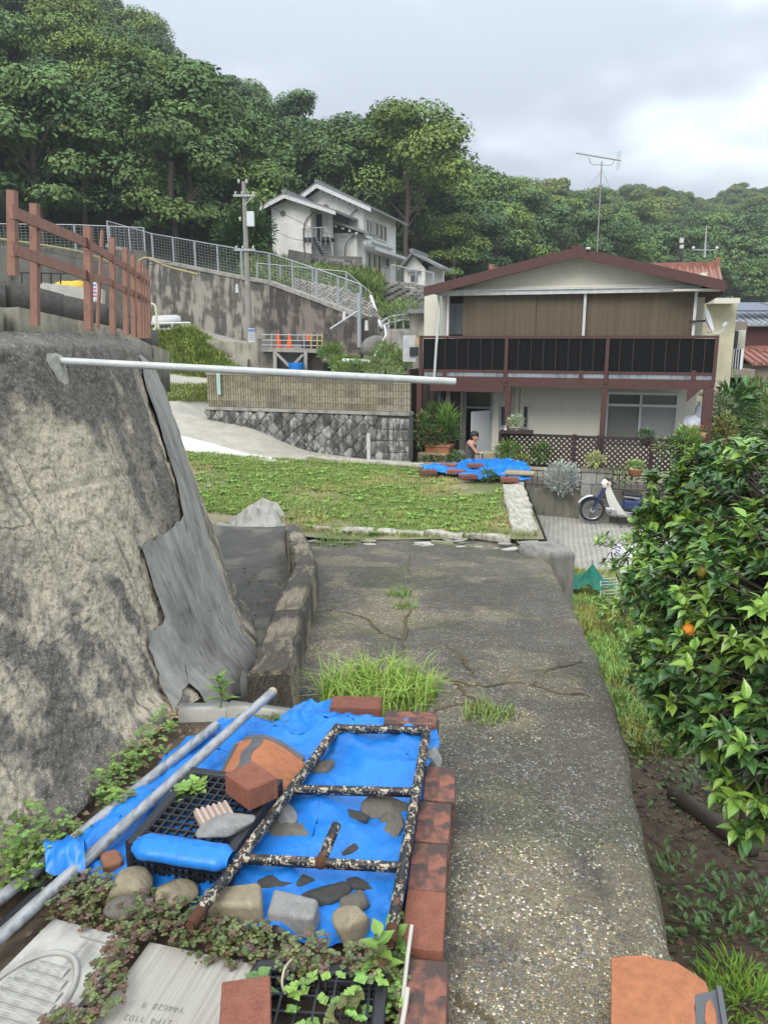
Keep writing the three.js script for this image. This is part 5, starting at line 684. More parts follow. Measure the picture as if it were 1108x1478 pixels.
  // lean-to in front of the gable
  const lx0 = l(470, 360, 1.6).x, lx1 = l(515, 360, 1.6).x, ly = l(500, 330, 1.6).y; mk('lean_to_wall', uvm(box(lx1 - lx0, ly - base - 0.3, 1.6, (lx0 + lx1) / 2, (ly + base) / 2 - 0.1, 0.8)), X.whiteFar, h); mk('lean_to_roof', uvm(xf(ext([[lx0 - 0.1, ly + 0.55], [lx1 + 0.9, ly - 0.45], [lx1 + 0.9, ly - 0.3], [lx0 - 0.1, ly + 0.7]], 2.3), 0, 0, -0.2)), X.roofGrey, h); for (let k = 0; k < 6; k++) mk('rafter_end', box(0.1, 0.12, 0.2, lerp(lx0, lx1 + 0.6, k / 6), lerp(ly + 0.5, ly - 0.4, k / 6) - 0.1, 2.05), X.whitePaint, h); mk('lean_to_pipe', tube([V(lx1 - 0.1, ly - 0.4, 1.75), V(lx1 - 0.6, ly - 0.9, 1.8), V(lx1 - 0.65, base + 1.2, 1.8)], 0.032, 12, 6), mat([0.10, 0.08, 0.07]), h);
  mk('wall_dish', xf(new THREE.SphereGeometry(0.32, 14, 8, 0, 6.3, 0, 1.1), lx1 + 0.5, l(512, 350, 2).y, 1.3, 1.2, 0.5), X.whitePaint, h);
  // annex with its own roof, stair and landing
  const an = thing('white_annex', 'white annex with grey roof and outside steel stair beside the white house', 'house', o, TH); const z = 3.2, ax0 = l(393, 350, z).x, ax1 = l(449, 350, z).x, axr = l(471, 350, z).x, ay = l(448, 296, z).y, ap = l(418, 284, z).y, apx = l(417, 290, z).x, ab = l(420, 392, z).y;
  mk('front_wall', uvm(xf(ext([[ax0, ab], [ax1, ab], [ax1, ay - 0.1], [apx, ap - 0.15], [ax0, ay]], 0.2), 0, 0, z - 0.2)), wm, an); mk('side_wall', uvm(box(axr - ax1, ay - ab, 0.2, (ax1 + axr) / 2 - 0.01, (ay + ab) / 2 - 0.05, z - 1.0)), wm, an); mk('return_wall', uvm(box(0.2, ay - ab, 1.2, ax1 - 0.102, (ay + ab) / 2 - 0.05, z - 0.75)), wm, an);
  mk('roof_slope', uvm(xf(ext([[ax0 - 0.9, ay - 0.3], [apx, ap], [apx, ap + 0.16], [ax0 - 0.9, ay - 0.14]], 4.6), 0, 0, z - 4)), X.roofGrey, an); mk('roof_slope', uvm(xf(ext([[apx + 0.002, ap], [axr + 0.8, ay - 0.55], [axr + 0.8, ay - 0.4], [apx + 0.002, ap + 0.16]], 4.6), 0, 0, z - 4)), X.roofGrey, an); mk('ridge_tiles', uvm(box(0.28, 0.22, 4.7, apx, ap + 0.18, z - 1.7)), X.roofGrey, an); mk('barge_board', uvm(xf(ext([[ax0 - 0.95, ay - 0.28], [apx, ap + 0.02], [axr + 0.85, ay - 0.53], [axr + 0.85, ay - 0.72], [apx, ap - 0.18], [ax0 - 0.95, ay - 0.5]], 0.08), 0, 0, z + 0.62)), X.whitePaint, an);
  mk('vent', cyl(V(apx - 0.4, ap - 0.9, z), V(apx - 0.4, ap - 0.9, z + 0.05), 0.16, 0.16, 12), X.louvre, an); mk('downpipe', tube([V(ax1 + 0.3, ay - 0.4, z + 0.1), V(ax1 - 0.3, ay - 0.9, z + 0.1), V(ax1 - 0.35, ab, z + 0.1)], 0.032, 12, 6), mat([0.12, 0.1, 0.09]), an);
  const dA = l(454, 325, z - 0.9), zz = z - 0.86; mk('door', box(0.75, 1.9, 0.06, dA.x + 0.1, dA.y - 0.35, zz), X.glassDark, an); mk('landing', box(1.6, 0.18, 1.0, l(457, 345, z).x, l(457, 345, z).y, zz + 0.5), mat([0.03, 0.03, 0.03]), an);
  const st = l(460, 347, z), sb = l(470, 368, z); for (const s of [0, 0.6]) mk('stair_stringer', beam(V(st.x - 0.2, st.y, zz + 0.5 + s), V(sb.x + 0.1, sb.y - 0.3, zz + 0.5 + s), 0.08, 0.2), mat([0.03, 0.03, 0.03]), an); for (let k = 0; k < 6; k++) mk('tread', box(0.4, 0.06, 0.55, lerp(st.x, sb.x, k / 6) - 0.1, lerp(st.y, sb.y, k / 6) - 0.1, zz + 0.8), X.galv, an); for (let k = 0; k < 6; k++) mk('baluster', cyl(V(dA.x - 0.3 + k * 0.28, dA.y - 1.3, zz + 1.0), V(dA.x - 0.3 + k * 0.28, dA.y - 0.3, zz + 1.0), 0.025, 0.025, 5), X.galv, an); mk('rail', cyl(V(dA.x - 0.35, dA.y - 0.3, zz + 1.0), V(dA.x + 1.2, dA.y - 0.3, zz + 1.0), 0.03, 0.03, 6), X.galv, an); mk('rail', tube([V(dA.x + 1.1, dA.y - 0.3, zz + 1), V(sb.x + 0.3, sb.y + 1.0, zz + 1), V(sb.x + 0.5, sb.y, zz + 1)], 0.03, 10, 5), X.galv, an);
  // hut
  const ho = atD(612, 416, 52), Q = frame(ho), ht = thing('small_hut', 'small cream hut with grey tiled roof and shutter on the upper terrace', 'hut', ho, TH), q = Q.l; const hx0 = q(583, 400, 0).x, hx1 = q(613, 400, 0).x, hxr = q(636, 400, 0).x, hy = q(600, 388, 0).y, hp = q(597, 369, 0), hb = q(600, 416, 0).y;
  mk('gable_wall', uvm(xf(ext([[hx0, hb], [hx1, hb], [hx1, hy], [hp.x, hp.y], [hx0, hy]], 0.15), 0, 0, -0.15)), X.whiteFar, ht); mk('side_wall', uvm(box(0.15, hy - hb, 3, hx1 - 0.08, (hy + hb) / 2, -1.65)), X.whiteFar, ht); mk('front_wall', uvm(box(hxr - hx1, hy - hb - 0.1, 0.15, (hx1 + hxr) / 2, (hy + hb) / 2, -0.8)), X.whiteFar, ht); mk('shutter', uvm(box(0.9, 1.3, 0.05, (hx1 + hxr) / 2, hb + 0.75, -0.7)), mat([0.42, 0.42, 0.38]), ht);
  mk('roof_slope', uvm(xf(ext([[hx0 - 0.3, hy - 0.15], [hp.x, hp.y + 0.05], [hp.x, hp.y + 0.2], [hx0 - 0.3, hy]], 3.4), 0, 0, -2.9)), X.roofGrey, ht); mk('roof_slope', uvm(xf(ext([[hp.x + 0.002, hp.y + 0.05], [hxr + 0.15, hy - 0.1], [hxr + 0.15, hy + 0.05], [hp.x + 0.002, hp.y + 0.2]], 3.4), 0, 0, -2.9)), X.roofGrey, ht); mk('ridge_tiles', uvm(box(0.3, 0.25, 3.5, hp.x, hp.y + 0.25, -1.2)), X.roofGrey, ht); const wn = mk('window', box(0.55, 0.5, 0.08, hp.x + 0.05, hy - 0.6, 0.02), X.alu, ht); mk('pane', box(0.45, 0.4, 0.03, hp.x + 0.05, hy - 0.6, 0.06), X.glassDark, wn); mk('window_hood', box(0.9, 0.12, 0.35, hp.x + 0.05, hy - 0.15, 0.12), X.roofGrey, ht);
  // terrace wall in rubble blocks under the annex
  const tw = thing('block_terrace_wall', 'dark grey rough block wall under the white house lean-to', 'wall'); const bm = [[0.20, 0.19, 0.175], [0.30, 0.285, 0.26], [0.14, 0.135, 0.125], [0.24, 0.225, 0.2]].map((c) => mat(c, { map: T.grain, rep: 0.8 })); const R = rngOf(12);
  for (let r = 0; r < 6; r++) for (let c = 0; c < 14; c++) { const u = 447 + c * 5.4 + (r % 2) * 2.6, v = 374 + r * 4.3 + (c * 0.35), p = atD(u, v, 46); mk('block', rbox(0.205 + 0.02 * R(), 0.165, 0.3, 0.02, p.x, p.y, p.z + 0.12 + 0.05 * R(), TH), bm[Math.floor(R() * 4)], tw); }
  mk('wall_core', uvm(beam(atD(446, 386, 46.35), atD(522, 389, 46.35), 0.4, 1.35)), mat([0.16, 0.155, 0.14], { map: T.grain, rep: 1 }), tw);
  const lw = one('annex_base_wall', uvm(beam(atD(415, 378, 45.4), atD(448, 384, 45.4), 0.4, 1.3)), mat([0.16, 0.155, 0.14], { map: T.stain, rep: 0.5 }), 'grey concrete base wall at the left of the white annex', 'wall');
  // slopes of grass and masonry below the house
  const sl1 = sheet(40, 16, (a, b) => { const U = lerp(360, 545, a); return atD(U, lerp(lut([[360, 412], [430, 418], [500, 432], [545, 470]])(U), lut([[360, 350], [400, 378], [450, 385], [520, 394], [545, 400]])(U), b), lerp(40.5, 46.2, b)); });
  T.slopeMesh = struct('house_slope', sl1, mat([0.085, 0.11, 0.035], { map: T.grain, rep: 0.4 }));
  // herringbone masonry behind the road fence
  const hs = thing('herringbone_wall', 'sloping stone wall of slanted blocks in a herringbone pattern below the white house', 'stone wall'); const hm = [[0.44, 0.42, 0.37], [0.33, 0.31, 0.28], [0.24, 0.23, 0.2]].map((c) => mat(c, { map: T.grain, rep: 1 })); const hg = rbox(0.30, 0.10, 0.12, 0.02);
  const reg = (u) => [lut([[425, 404], [500, 420], [535, 440], [556, 470]])(u), lut([[425, 418], [455, 432], [520, 456], [540, 490], [556, 492]])(u)]; let n = 0;
  for (let u = 428; u < 556; u += 5.0) { let k = 0; for (let v = reg(u)[0]; v < reg(u)[1] && n < 300; v += 4.6, k++, n++) { const p = atD(u, v, 36.8 + (470 - v) * 0.03 - (u - 430) * 0.012), o2 = mk('stone', hg, hm[Math.floor(R() * 3)], hs); o2.position.copy(p); o2.rotation.set(-0.35, TH, ((Math.round((u - 428) / 5) % 2) ? 1 : -1) * 0.72); o2.scale.setScalar(0.9); } }
  const bk = sheet(20, 8, (a, b) => { const U = lerp(424, 560, a), [t, bo] = reg(U); return atD(U, lerp(bo + 6, t - 3, b), 36.95 + (470 - lerp(bo + 6, t - 3, b)) * 0.03 - (U - 430) * 0.012); }); mk('mortar_bed', bk, mat([0.2, 0.19, 0.165], { map: T.grain, rep: 0.5 }), hs);
  // coursed block terrace on the right
  const ct = thing('coursed_terrace_wall', 'mossy coursed block terrace wall below the hut', 'stone wall'); const cm = [[0.15, 0.145, 0.12], [0.20, 0.195, 0.165], [0.12, 0.13, 0.085], [0.27, 0.26, 0.23]].map((c) => mat(c, { map: T.grain, rep: 1 })); const cg = rbox(0.50, 0.205, 0.25, 0.02); n = 0;
  const T0 = (u) => lut([[528, 393], [560, 407], [590, 416], [622, 418]])(u); for (let r = 0; r < 13; r++) for (let u = 530 + (r % 2) * 5.5; u < 622; u += 11.2) { const v = T0(u) + 4 + r * 4.6; if (v > 457 || (u < 548 && v > 425 + (u - 530))) continue; const o2 = mk('block', cg, r < 2 && R() > 0.3 ? cm[3] : cm[Math.floor(R() * 3)], ct); o2.position.copy(atD(u, v, 46.5 - r * 0.12 - (u - 530) * 0.02)); o2.rotation.set(-0.2, TH, 0.12 * (1 - r / 14)); o2.scale.setScalar(0.92); }
  const cb2 = sheet(12, 6, (a, b) => { const U = lerp(526, 626, a); return atD(U, lerp(462, T0(U), b), 46.75 - (1 - b) * 1.6 - (U - 530) * 0.02); }); mk('wall_core', cb2, mat([0.15, 0.145, 0.12], { map: T.grain, rep: 1 }), ct);
  for (const [u0, v0, u1, v1] of [[522, 398, 575, 411], [575, 411, 628, 419]]) mk('coping', uvm(beam(atD(u0, v0 - 2, 46.6), atD(u1, v1 - 2, 46), 0.5, 0.2)), X.concrete, ct);
  netFence('low galvanised wire fence on the terrace in front of the hut', [atD(565, 405, 46.4), atD(600, 413, 45.9), atD(625, 417, 45.6)], 0.9, 1.5);
  // terrace ground behind the coping
  const tg = sheet(10, 6, (a, b) => { const p = HFT(lerp(-0.2, 7.5, a), lerp(1.2, -9, b)); return p; }); function HFT(x, zz2) { const w = F.w(x, base + 1 + 0.0, zz2); w.y = o.y - 0.75 - x * 0.12; return w; } struct('terrace_ground', tg, X.concrete);
  // little grey house by the stairs
  const g = thing('grey_outhouse', 'small grey outhouse with dark slate roof beside the brown gable house', 'outhouse'); const pb = (u0, u1, v0, v1, d, dep, m, nn) => { const a = atD(u0, v0, d), b = atD(u1, v1, d); mk(nn, uvm(box(b.x - a.x, a.y - b.y, dep, (a.x + b.x) / 2, (a.y + b.y) / 2, -d - dep / 2)), m, g); };
  pb(596, 640, 452, 545, 24, 3, mat([0.42, 0.39, 0.34], { map: T.stain, rep: 0.5 }), 'wall'); pb(615, 634, 460, 485, 23.97, 0.06, X.glassDark, 'window'); for (const u of [613, 634]) pb(u, u + 2.5, 456, 492, 23.9, 0.08, X.whitePaint, 'window_frame'); pb(589, 632, 446, 452, 23.6, 3.4, X.roofGrey, 'roof'); pb(612, 640, 438, 446, 24.2, 2.6, X.roofGrey, 'upper_roof'); pb(582, 600, 484, 522, 22.6, 0.8, mat([0.62, 0.64, 0.66], { map: T.grain, rep: 1 }), 'white_tank'); pb(591, 604, 501, 514, 22.55, 0.06, X.glassDark, 'tank_hatch'); pb(599, 605, 488, 497, 22.5, 0.1, mat([0.5, 0.36, 0.16]), 'meter_box');
}
// ---------- stone wall with ribbed block fence ----------
function clipPoly(poly, p, n) { const out = []; for (let i = 0; i < poly.length; i++) { const a = poly[i], b = poly[(i + 1) % poly.length], da = (a[0] - p[0]) * n[0] + (a[1] - p[1]) * n[1], db = (b[0] - p[0]) * n[0] + (b[1] - p[1]) * n[1]; if (da <= 0) out.push(a); if (da * db < 0) { const t = da / (da - db); out.push([a[0] + (b[0] - a[0]) * t, a[1] + (b[1] - a[1]) * t]); } } return out; }
function stoneGeo(poly, gap, bulge, R) { let cx = 0, cy = 0; for (const p of poly) { cx += p[0] / poly.length; cy += p[1] / poly.length; } const n = poly.length, P = [], ring = (k, z, j) => poly.map((p) => { const dx = p[0] - cx, dy = p[1] - cy, l = Math.hypot(dx, dy), f = Math.max(0.1, (l - gap) / l) * k; return [dx * f, dy * f, z + (R() - 0.5) * j]; }); const r0 = ring(1, -0.06, 0), r1 = ring(0.96, bulge * 0.35, 0.01), r2 = ring(0.6, bulge * 0.85, 0.025), c = [0, 0, bulge]; const tri = (a, b, d) => P.push(...a, ...b, ...d); for (let i = 0; i < n; i++) { const j = (i + 1) % n; tri(r0[i], r0[j], r1[j]); tri(r0[i], r1[j], r1[i]); tri(r1[i], r1[j], r2[j]); tri(r1[i], r2[j], r2[i]); tri(r2[i], r2[j], c); } const g = new THREE.BufferGeometry(); g.setAttribute('position', new THREE.Float32BufferAttribute(P, 3)); g.computeVertexNormals(); return { g: uvm(g, 1, cx, cy), cx, cy }; }
{
  const o = atD(590, 668, 17.75); o.y = -1.22; const F = frame(o), l = F.l, w = thing('stone_retaining_wall', 'low dark stone wall of diamond set stones below the ribbed block fence', 'stone wall', o, TH);
  const x0 = l(300, 620, 0).x, y1 = l(590, 600, 0).y, R = rngOf(31); const ms = [[0.27, 0.265, 0.24], [0.34, 0.335, 0.31], [0.20, 0.195, 0.17], [0.24, 0.23, 0.2], [0.40, 0.395, 0.37]].map((c) => mat(c, { map: T.grime, bump: T.grain, bs: 0.03, rep: 0.8 }));
  const pts = [], xs = l(545, 640, 0).x; const s = 0.25; for (let i = 0; i < 52; i++) for (let j = -2; j < 10; j++) { const a = x0 - 0.3 + i * s * 0.71 , b = -0.4 + j * s * 1.42 + (i % 2) * s * 0.71; if (a < xs - 0.05) pts.push([a + (R() - 0.5) * 0.07, b + (R() - 0.5) * 0.07]); } for (let i = 0; i < 4; i++) for (let j = -1; j < 5; j++) pts.push([xs + 0.12 + i * 0.27, 0.12 + j * 0.26 + (R() - 0.5) * 0.03]);
  for (const p of pts) { if (p[0] < x0 || p[0] > 0.02 || p[1] < -0.2 || p[1] > y1 + 0.05) continue; let poly = [[x0 - 0.1, -0.35], [0, -0.35], [0, y1], [x0 - 0.1, y1]]; for (const q of pts) { if (q === p) continue; const d = [q[0] - p[0], q[1] - p[1]]; if (Math.hypot(...d) > 0.9) continue; poly = clipPoly(poly, [(p[0] + q[0]) / 2, (p[1] + q[1]) / 2], d); if (poly.length < 3) break; } if (poly.length < 3) continue; const st = stoneGeo(poly, 0.004, 0.015 + 0.03 * R(), R), m = mk('stone', st.g, ms[p[0] > xs ? 4 - (Math.floor(R() * 2) * 3) : Math.floor(R() * 5)], w); m.position.set(st.cx, st.cy, 0.02 * R()); }
  mk('mortar_core', uvm(box(-x0, y1 + 0.4, 0.3, x0 / 2, y1 / 2 - 0.2, -0.17)), mat([0.17, 0.165, 0.145], { map: T.grain, rep: 1 }), w); mk('cap', uvm(box(-x0 + 0.04, 0.07, 0.36, x0 / 2, y1 + 0.035, -0.12)), X.concrete, w);
  // ribbed screen blocks
  const f = thing('ribbed_block_fence', 'tan concrete fence of vertically ribbed blocks on the stone wall', 'fence', o, TH); const top = l(560, 545, -0.1).y, yb = y1 + 0.07, rows = 5, bw = 0.4, n = Math.round(-x0 / bw), bh = (top - yb) / rows; const fm = [[0.34, 0.29, 0.21], [0.29, 0.245, 0.175], [0.38, 0.33, 0.245], [0.25, 0.215, 0.16]].map((c) => mat(c, { map: T.stain, bump: T.grain, bs: 0.004, rep: 1 }));
  const ribs = [box(bw - 0.012, bh - 0.016, 0.09, 0, 0, 0)]; for (let k = 0; k < 6; k++) ribs.push(box(bw / 6 * 0.62, bh - 0.02, 0.03, -bw / 2 + (k + 0.5) * bw / 6, 0, 0.055)); const bg = uvm(join(ribs), 1);
  for (let r = 0; r < rows; r++) for (let k = 0; k < n; k++) { const m = mk('ribbed_block', bg, fm[Math.floor(R() * 4)], f); m.position.set(x0 + (k + 0.5) * (-x0 / n), yb + (r + 0.5) * bh, -0.12); } mk('joint_core', uvm(box(-x0 - 0.03, top - yb - 0.02, 0.082, x0 / 2, (top + yb) / 2, -0.12)), mat([0.50, 0.44, 0.33], { map: T.grain, rep: 1 }), f); mk('top_cap', uvm(box(-x0 + 0.04, 0.05, 0.14, x0 / 2, top + 0.026, -0.12)), fm[0], f);
  const dp = one('drain_stub_pipe', join([cyl(V(0, 0, 0), V(0, 0.62, 0), 0.045, 0.045, 12), cyl(V(0, 0.3, 0), V(0, 0.36, 0), 0.054, 0.054, 12)]), X.whitePaint, 'short white vertical drain pipe fixed on the stone wall', 'pipe'); const q = l(532, 664, 0.17); dp.position.copy(F.w(q.x, q.y, 0.17));
  const pp = one('green_name_plate', box(0.1, 0.55, 0.02), mat([0.36, 0.50, 0.44], { roughness: 0.5 }), 'narrow pale green plate on the left end of the ribbed block fence', 'plate'); const e = l(316, 553, 0.02); pp.position.copy(F.w(e.x, e.y, 0.03)); pp.rotation.y = TH;
}
// ---------- plants ----------
const LEAF = (() => { const P = [], w = [0, 0.34, 0.5, 0.42, 0.2, 0], y = [0, 0.02, 0.0, -0.03, -0.09, -0.16]; const idx = []; for (let i = 0; i < 5; i++) { const a = [0, y[i] - 0.0, i / 5], b = [0, y[i + 1], (i + 1) / 5], l0 = [-w[i], y[i] + w[i] * 0.22, i / 5], l1 = [-w[i + 1], y[i + 1] + w[i + 1] * 0.22, (i + 1) / 5], r0 = [w[i], y[i] + w[i] * 0.22, i / 5], r1 = [w[i + 1], y[i + 1] + w[i + 1] * 0.22, (i + 1) / 5]; for (const t of [[a, b, l1], [a, l1, l0], [a, r1, b], [a, r0, r1]]) idx.push(...t); } return idx; })();
const LEAF_S = (() => { const A = [0, 0, 0], B = [0, -0.08, 1], C = [-0.36, 0.10, 0.5], D = [0.36, 0.10, 0.5], M = [0, 0.02, 0.5]; return [A, M, C, M, B, C, A, D, M, M, D, B]; })();
class Leaves { constructor() { this.P = []; this.C = []; }
  add(p, dir, len, wid, c, lift = 0, shape = LEAF_S, roll = 0) { const z = dir.clone().normalize(), up = Math.abs(z.y) > 0.97 ? V(1, 0, 0) : UPV, x = V().crossVectors(up, z).normalize(), y = V().crossVectors(z, x); if (roll) { const cr = Math.cos(roll), sr = Math.sin(roll), x2 = x.clone().multiplyScalar(cr).addScaledVector(y, sr); y.multiplyScalar(cr).addScaledVector(x, -sr); x.copy(x2); } for (const v of shape) { this.P.push(p.x + (x.x * v[0] * wid + y.x * v[1] * len + z.x * v[2] * len), p.y + (x.y * v[0] * wid + y.y * v[1] * len + z.y * v[2] * len), p.z + (x.z * v[0] * wid + y.z * v[1] * len + z.z * v[2] * len)); this.C.push(c[0], c[1], c[2]); } }
  geo() { const g = new THREE.BufferGeometry(); g.setAttribute('position', new THREE.Float32BufferAttribute(this.P, 3)); g.setAttribute('color', new THREE.Float32BufferAttribute(this.C, 3)); g.computeVertexNormals(); return g; } }
const vary = (c, R, a = 0.3) => { const k = 1 - a + 2 * a * R(), h = (R() - 0.5) * a * 0.7; return [c[0] * k * (1 + h), c[1] * k, c[2] * k * (1 - h)]; };
// bushy plant: stems and leaves through an ellipsoid
function bush(name, label, pos, [rx, ry, rz], n, len, wid, c, seed, group, opt = {}) {
  c = c.map((k) => k * 1.25); const R = rngOf(seed), o = thing(name, label, opt.cat ?? 'plant', pos, 0, group), lv = new Leaves(), st = [];
  for (let k = 0; k < (opt.stems ?? 7); k++) { const a = R() * 6.28, q = R() * 0.8; st.push(cyl(V((R() - 0.5) * 0.06, opt.y0 ?? 0, (R() - 0.5) * 0.06), V(Math.cos(a) * rx * q, ry * (0.9 + 0.5 * R()) + (opt.y0 ?? 0) * 0.3, Math.sin(a) * rz * q), opt.sr ?? 0.008, 0.003, 5)); }
  for (let k = 0; k < n; k++) { const a = R() * 6.28, z = R() * 2 - 1, f = Math.pow(R(), 0.4), q = Math.sqrt(1 - z * z), lump = 0.75 + 0.5 * fbm(a * 1.3 + seed, z * 2 + 3, 3, seed); const d = V(Math.cos(a) * q, z, Math.sin(a) * q), p = V(d.x * rx * f * lump, ry + d.y * ry * f * lump, d.z * rz * f * lump); const dir = d.clone().multiplyScalar(opt.out ?? 1).add(V((R() - 0.5) * 1.2, (opt.rise ?? 0.3) + (R() - 0.5) * 0.8, (R() - 0.5) * 1.2)); lv.add(p, dir, len * (0.6 + 0.8 * R()), wid * (0.7 + 0.6 * R()), vary(opt.c2 && R() < (opt.mix ?? 0.3) ? opt.c2 : c, R), 0, LEAF_S, (R() - 0.5)); }
  if (st.length) mk('stem', join(st), opt.bark ?? mat([0.10, 0.085, 0.05]), o); mk('foliage', lv.geo(), X.leaf, o); return o;
}
function pot(o, r, h, m = X.terracotta, y = 0) { mk('pot', xf(lathe([[0, 0], [r * 0.72, 0], [r * 0.95, h * 0.82], [r * 1.06, h * 0.84], [r * 1.06, h], [r * 0.93, h], [r * 0.9, h * 0.88], [0, h * 0.86]], 22), 0, y - h, 0), m, o); }
const dg = [0.045, 0.095, 0.025], lg = [0.13, 0.22, 0.045], mg = [0.075, 0.15, 0.03];
{
  const at = (u, v, z) => { const q = L(u, v, z); return HF.w(q.x, q.y, z); };
  // silver-leaved bush
  bush('silver_bush', 'silvery grey leaved bush spilling over the block garden wall', at(810, 712, 1.15), [0.42, 0.36, 0.3], 1700, 0.085, 0.04, [0.36, 0.39, 0.36], 41, undefined, { rise: 0.5, cat: 'bush' });
  bush('silver_bush', 'small silvery grey leaved bush beside the seated person', at(666, 680, 0.5), [0.24, 0.24, 0.2], 700, 0.075, 0.032, [0.38, 0.41, 0.38], 42, undefined, { rise: 0.5, cat: 'bush' });
  // planters left of the door
  const pl = thing('planter_trough', 'long terracotta planter trough among the plants left of the door', 'planter', at(632, 650, 0.2), TH); mk('trough', uvm(rbox(0.62, 0.24, 0.26, 0.02, 0, 0, 0)), X.terracotta, pl); mk('rim', uvm(rbox(0.68, 0.05, 0.3, 0.02, 0, 0.12, 0)), X.terracotta, pl); bush('trough_plant', 'tangled flowering plant in the long terracotta trough', at(628, 643, 0.2), [0.36, 0.2, 0.2], 420, 0.12, 0.05, mg, 43, undefined, { c2: [0.35, 0.25, 0.15], mix: 0.3 });
  const p2 = bush('potted_plant', 'spiky green plant in a round terracotta pot left of the door', at(646, 640, 0.0), [0.2, 0.26, 0.2], 220, 0.30, 0.04, mg, 44, undefined, { rise: 0.9, y0: 0 }); pot(p2, 0.17, 0.22);
  bush('climbing_plant', 'straggling green shrub at the left corner post of the house', at(612, 650, 0.15), [0.26, 0.5, 0.25], 420, 0.14, 0.06, mg, 45, undefined, { c2: [0.3, 0.2, 0.12], mix: 0.15 });
  bush('hanging_basket_plant', 'green grassy plant on the dark slatted box left of the door', at(628, 603, -0.3), [0.28, 0.14, 0.2], 200, 0.2, 0.025, mg, 46, undefined, { rise: 0.9 });
  bush('spiky_plant', 'tall strap leaved green plant beside the slatted box', at(644, 622, -0.1), [0.14, 0.24, 0.14], 160, 0.32, 0.04, lg, 47, undefined, { rise: 1.3 });
  const sb = inFrame('slatted_box', 'dark brown slatted wooden box left of the door', 'box'); const bA = L(612, 606, -0.35), bB = L(638, 632, -0.35); for (let k = 0; k < 6; k++) mk('slat', box(bB.x - bA.x, 0.055, 0.02, (bA.x + bB.x) / 2, lerp(bA.y, bB.y, (k + 0.5) / 6), -0.2), mat([0.06, 0.035, 0.03]), sb); for (const x of [bA.x, bB.x]) mk('corner_post', box(0.05, bA.y - bB.y + 0.8, 0.05, x, (bA.y + bB.y) / 2 - 0.35, -0.22), mat([0.05, 0.03, 0.025]), sb); mk('liner', box(bB.x - bA.x - 0.04, bA.y - bB.y, 0.3, (bA.x + bB.x) / 2, (bA.y + bB.y) / 2, -0.37), mat([0.02, 0.015, 0.012]), sb);
  bush('ground_plant', 'low dark green plants along the foot of the cream trough', at(636, 672, 0.5), [0.55, 0.12, 0.2], 420, 0.1, 0.05, dg, 48); const ct = one('cream_trough', uvm(rbox(0.75, 0.26, 0.28, 0.03)), mat([0.44, 0.36, 0.2], { map: T.grain, rep: 2 }), 'weathered cream plant trough under the terracotta planters', 'trough'); ct.position.copy(at(625, 661, 0.35)); ct.rotation.y = TH;
  const bn = thing('garden_bench_plank', 'pale plank on bricks behind the far blue tarp', 'plank', at(622, 672, 0.75), TH); mk('plank', uvm(box(0.62, 0.05, 0.2, 0, 0.05, 0)), mat([0.5, 0.45, 0.33], { map: T.wood, rep: 1 }), bn); for (const x of [-0.2, 0.2]) mk('support', uvm(box(0.1, 0.3, 0.15, x, -0.13, 0)), X.concrete, bn);
  bush('mixed_bed', 'mixed green and pale plants in the bed by the door step', at(657, 676, 0.65), [0.2, 0.2, 0.2], 320, 0.11, 0.05, mg, 49, undefined, { c2: [0.4, 0.42, 0.32], mix: 0.2 });
  // shelf by the lattice corner
  const s1 = bush('potted_plant', 'pale variegated plant in a pale pot on the lattice corner shelf', at(744, 620, 0.45), [0.2, 0.17, 0.2], 420, 0.07, 0.035, [0.42, 0.46, 0.30], 50, undefined, { c2: [0.25, 0.33, 0.15], mix: 0.4 }); pot(s1, 0.17, 0.13, mat([0.5, 0.46, 0.38], { map: T.grain, rep: 3 }), 0.07);
  const jar = thing('white_bottle', 'small white bottle on the lattice corner shelf', 'bottle', at(729, 625, 0.45)); mk('body', lathe([[0, 0], [0.05, 0], [0.05, 0.09], [0.02, 0.12], [0.02, 0.15], [0, 0.15]], 14), X.whitePaint, jar); mk('cap', xf(lathe([[0, 0], [0.025, 0], [0.025, 0.03], [0, 0.03]], 10), 0, 0.15, 0), X.whitePaint, jar);
  bush('fern_plant', 'feathery bright green fern below the lattice corner shelf', at(733, 658, 0.6), [0.24, 0.16, 0.2], 420, 0.16, 0.018, lg, 51, undefined, { rise: -0.1 });
  bush('small_shrub', 'small yellowish green shrub at the foot of the lattice', at(754, 672, 0.75), [0.16, 0.13, 0.14], 260, 0.08, 0.05, [0.2, 0.24, 0.07], 52); bush('small_shrub', 'leafy shrub climbing the lattice behind the silver bush', at(780, 666, 0.55), [0.28, 0.22, 0.16], 360, 0.1, 0.06, mg, 53, undefined, { c2: [0.22, 0.28, 0.1], mix: 0.3 });
  const wp = one('white_paper_bag', rough(rbox(0.14, 0.4, 0.1, 0.02), 0.02, 8, 2), X.whitePaint, 'crumpled white bag hanging at the end of the lattice fence', 'bag'); wp.position.copy(at(719, 652, 0.4));
  const p3 = bush('potted_plant', 'round dark green potted shrub in front of the lower window', at(931, 634, 0.3), [0.19, 0.11, 0.17], 460, 0.07, 0.03, [0.06, 0.12, 0.035], 54); pot(p3, 0.12, 0.14, mat([0.08, 0.06, 0.05]));
  const p4 = bush('potted_plant', 'bright green succulent in a terracotta pot on the iron railing', at(916, 676, 0.95), [0.19, 0.09, 0.16], 360, 0.06, 0.05, [0.25, 0.36, 0.12], 55); pot(p4, 0.17, 0.18);
  bush('pale_shrub', 'pale yellow green shrub on top of the block pier', at(858, 672, 0.98), [0.22, 0.14, 0.16], 260, 0.1, 0.05, [0.33, 0.36, 0.12], 56, undefined, { c2: [0.5, 0.5, 0.3], mix: 0.3 });
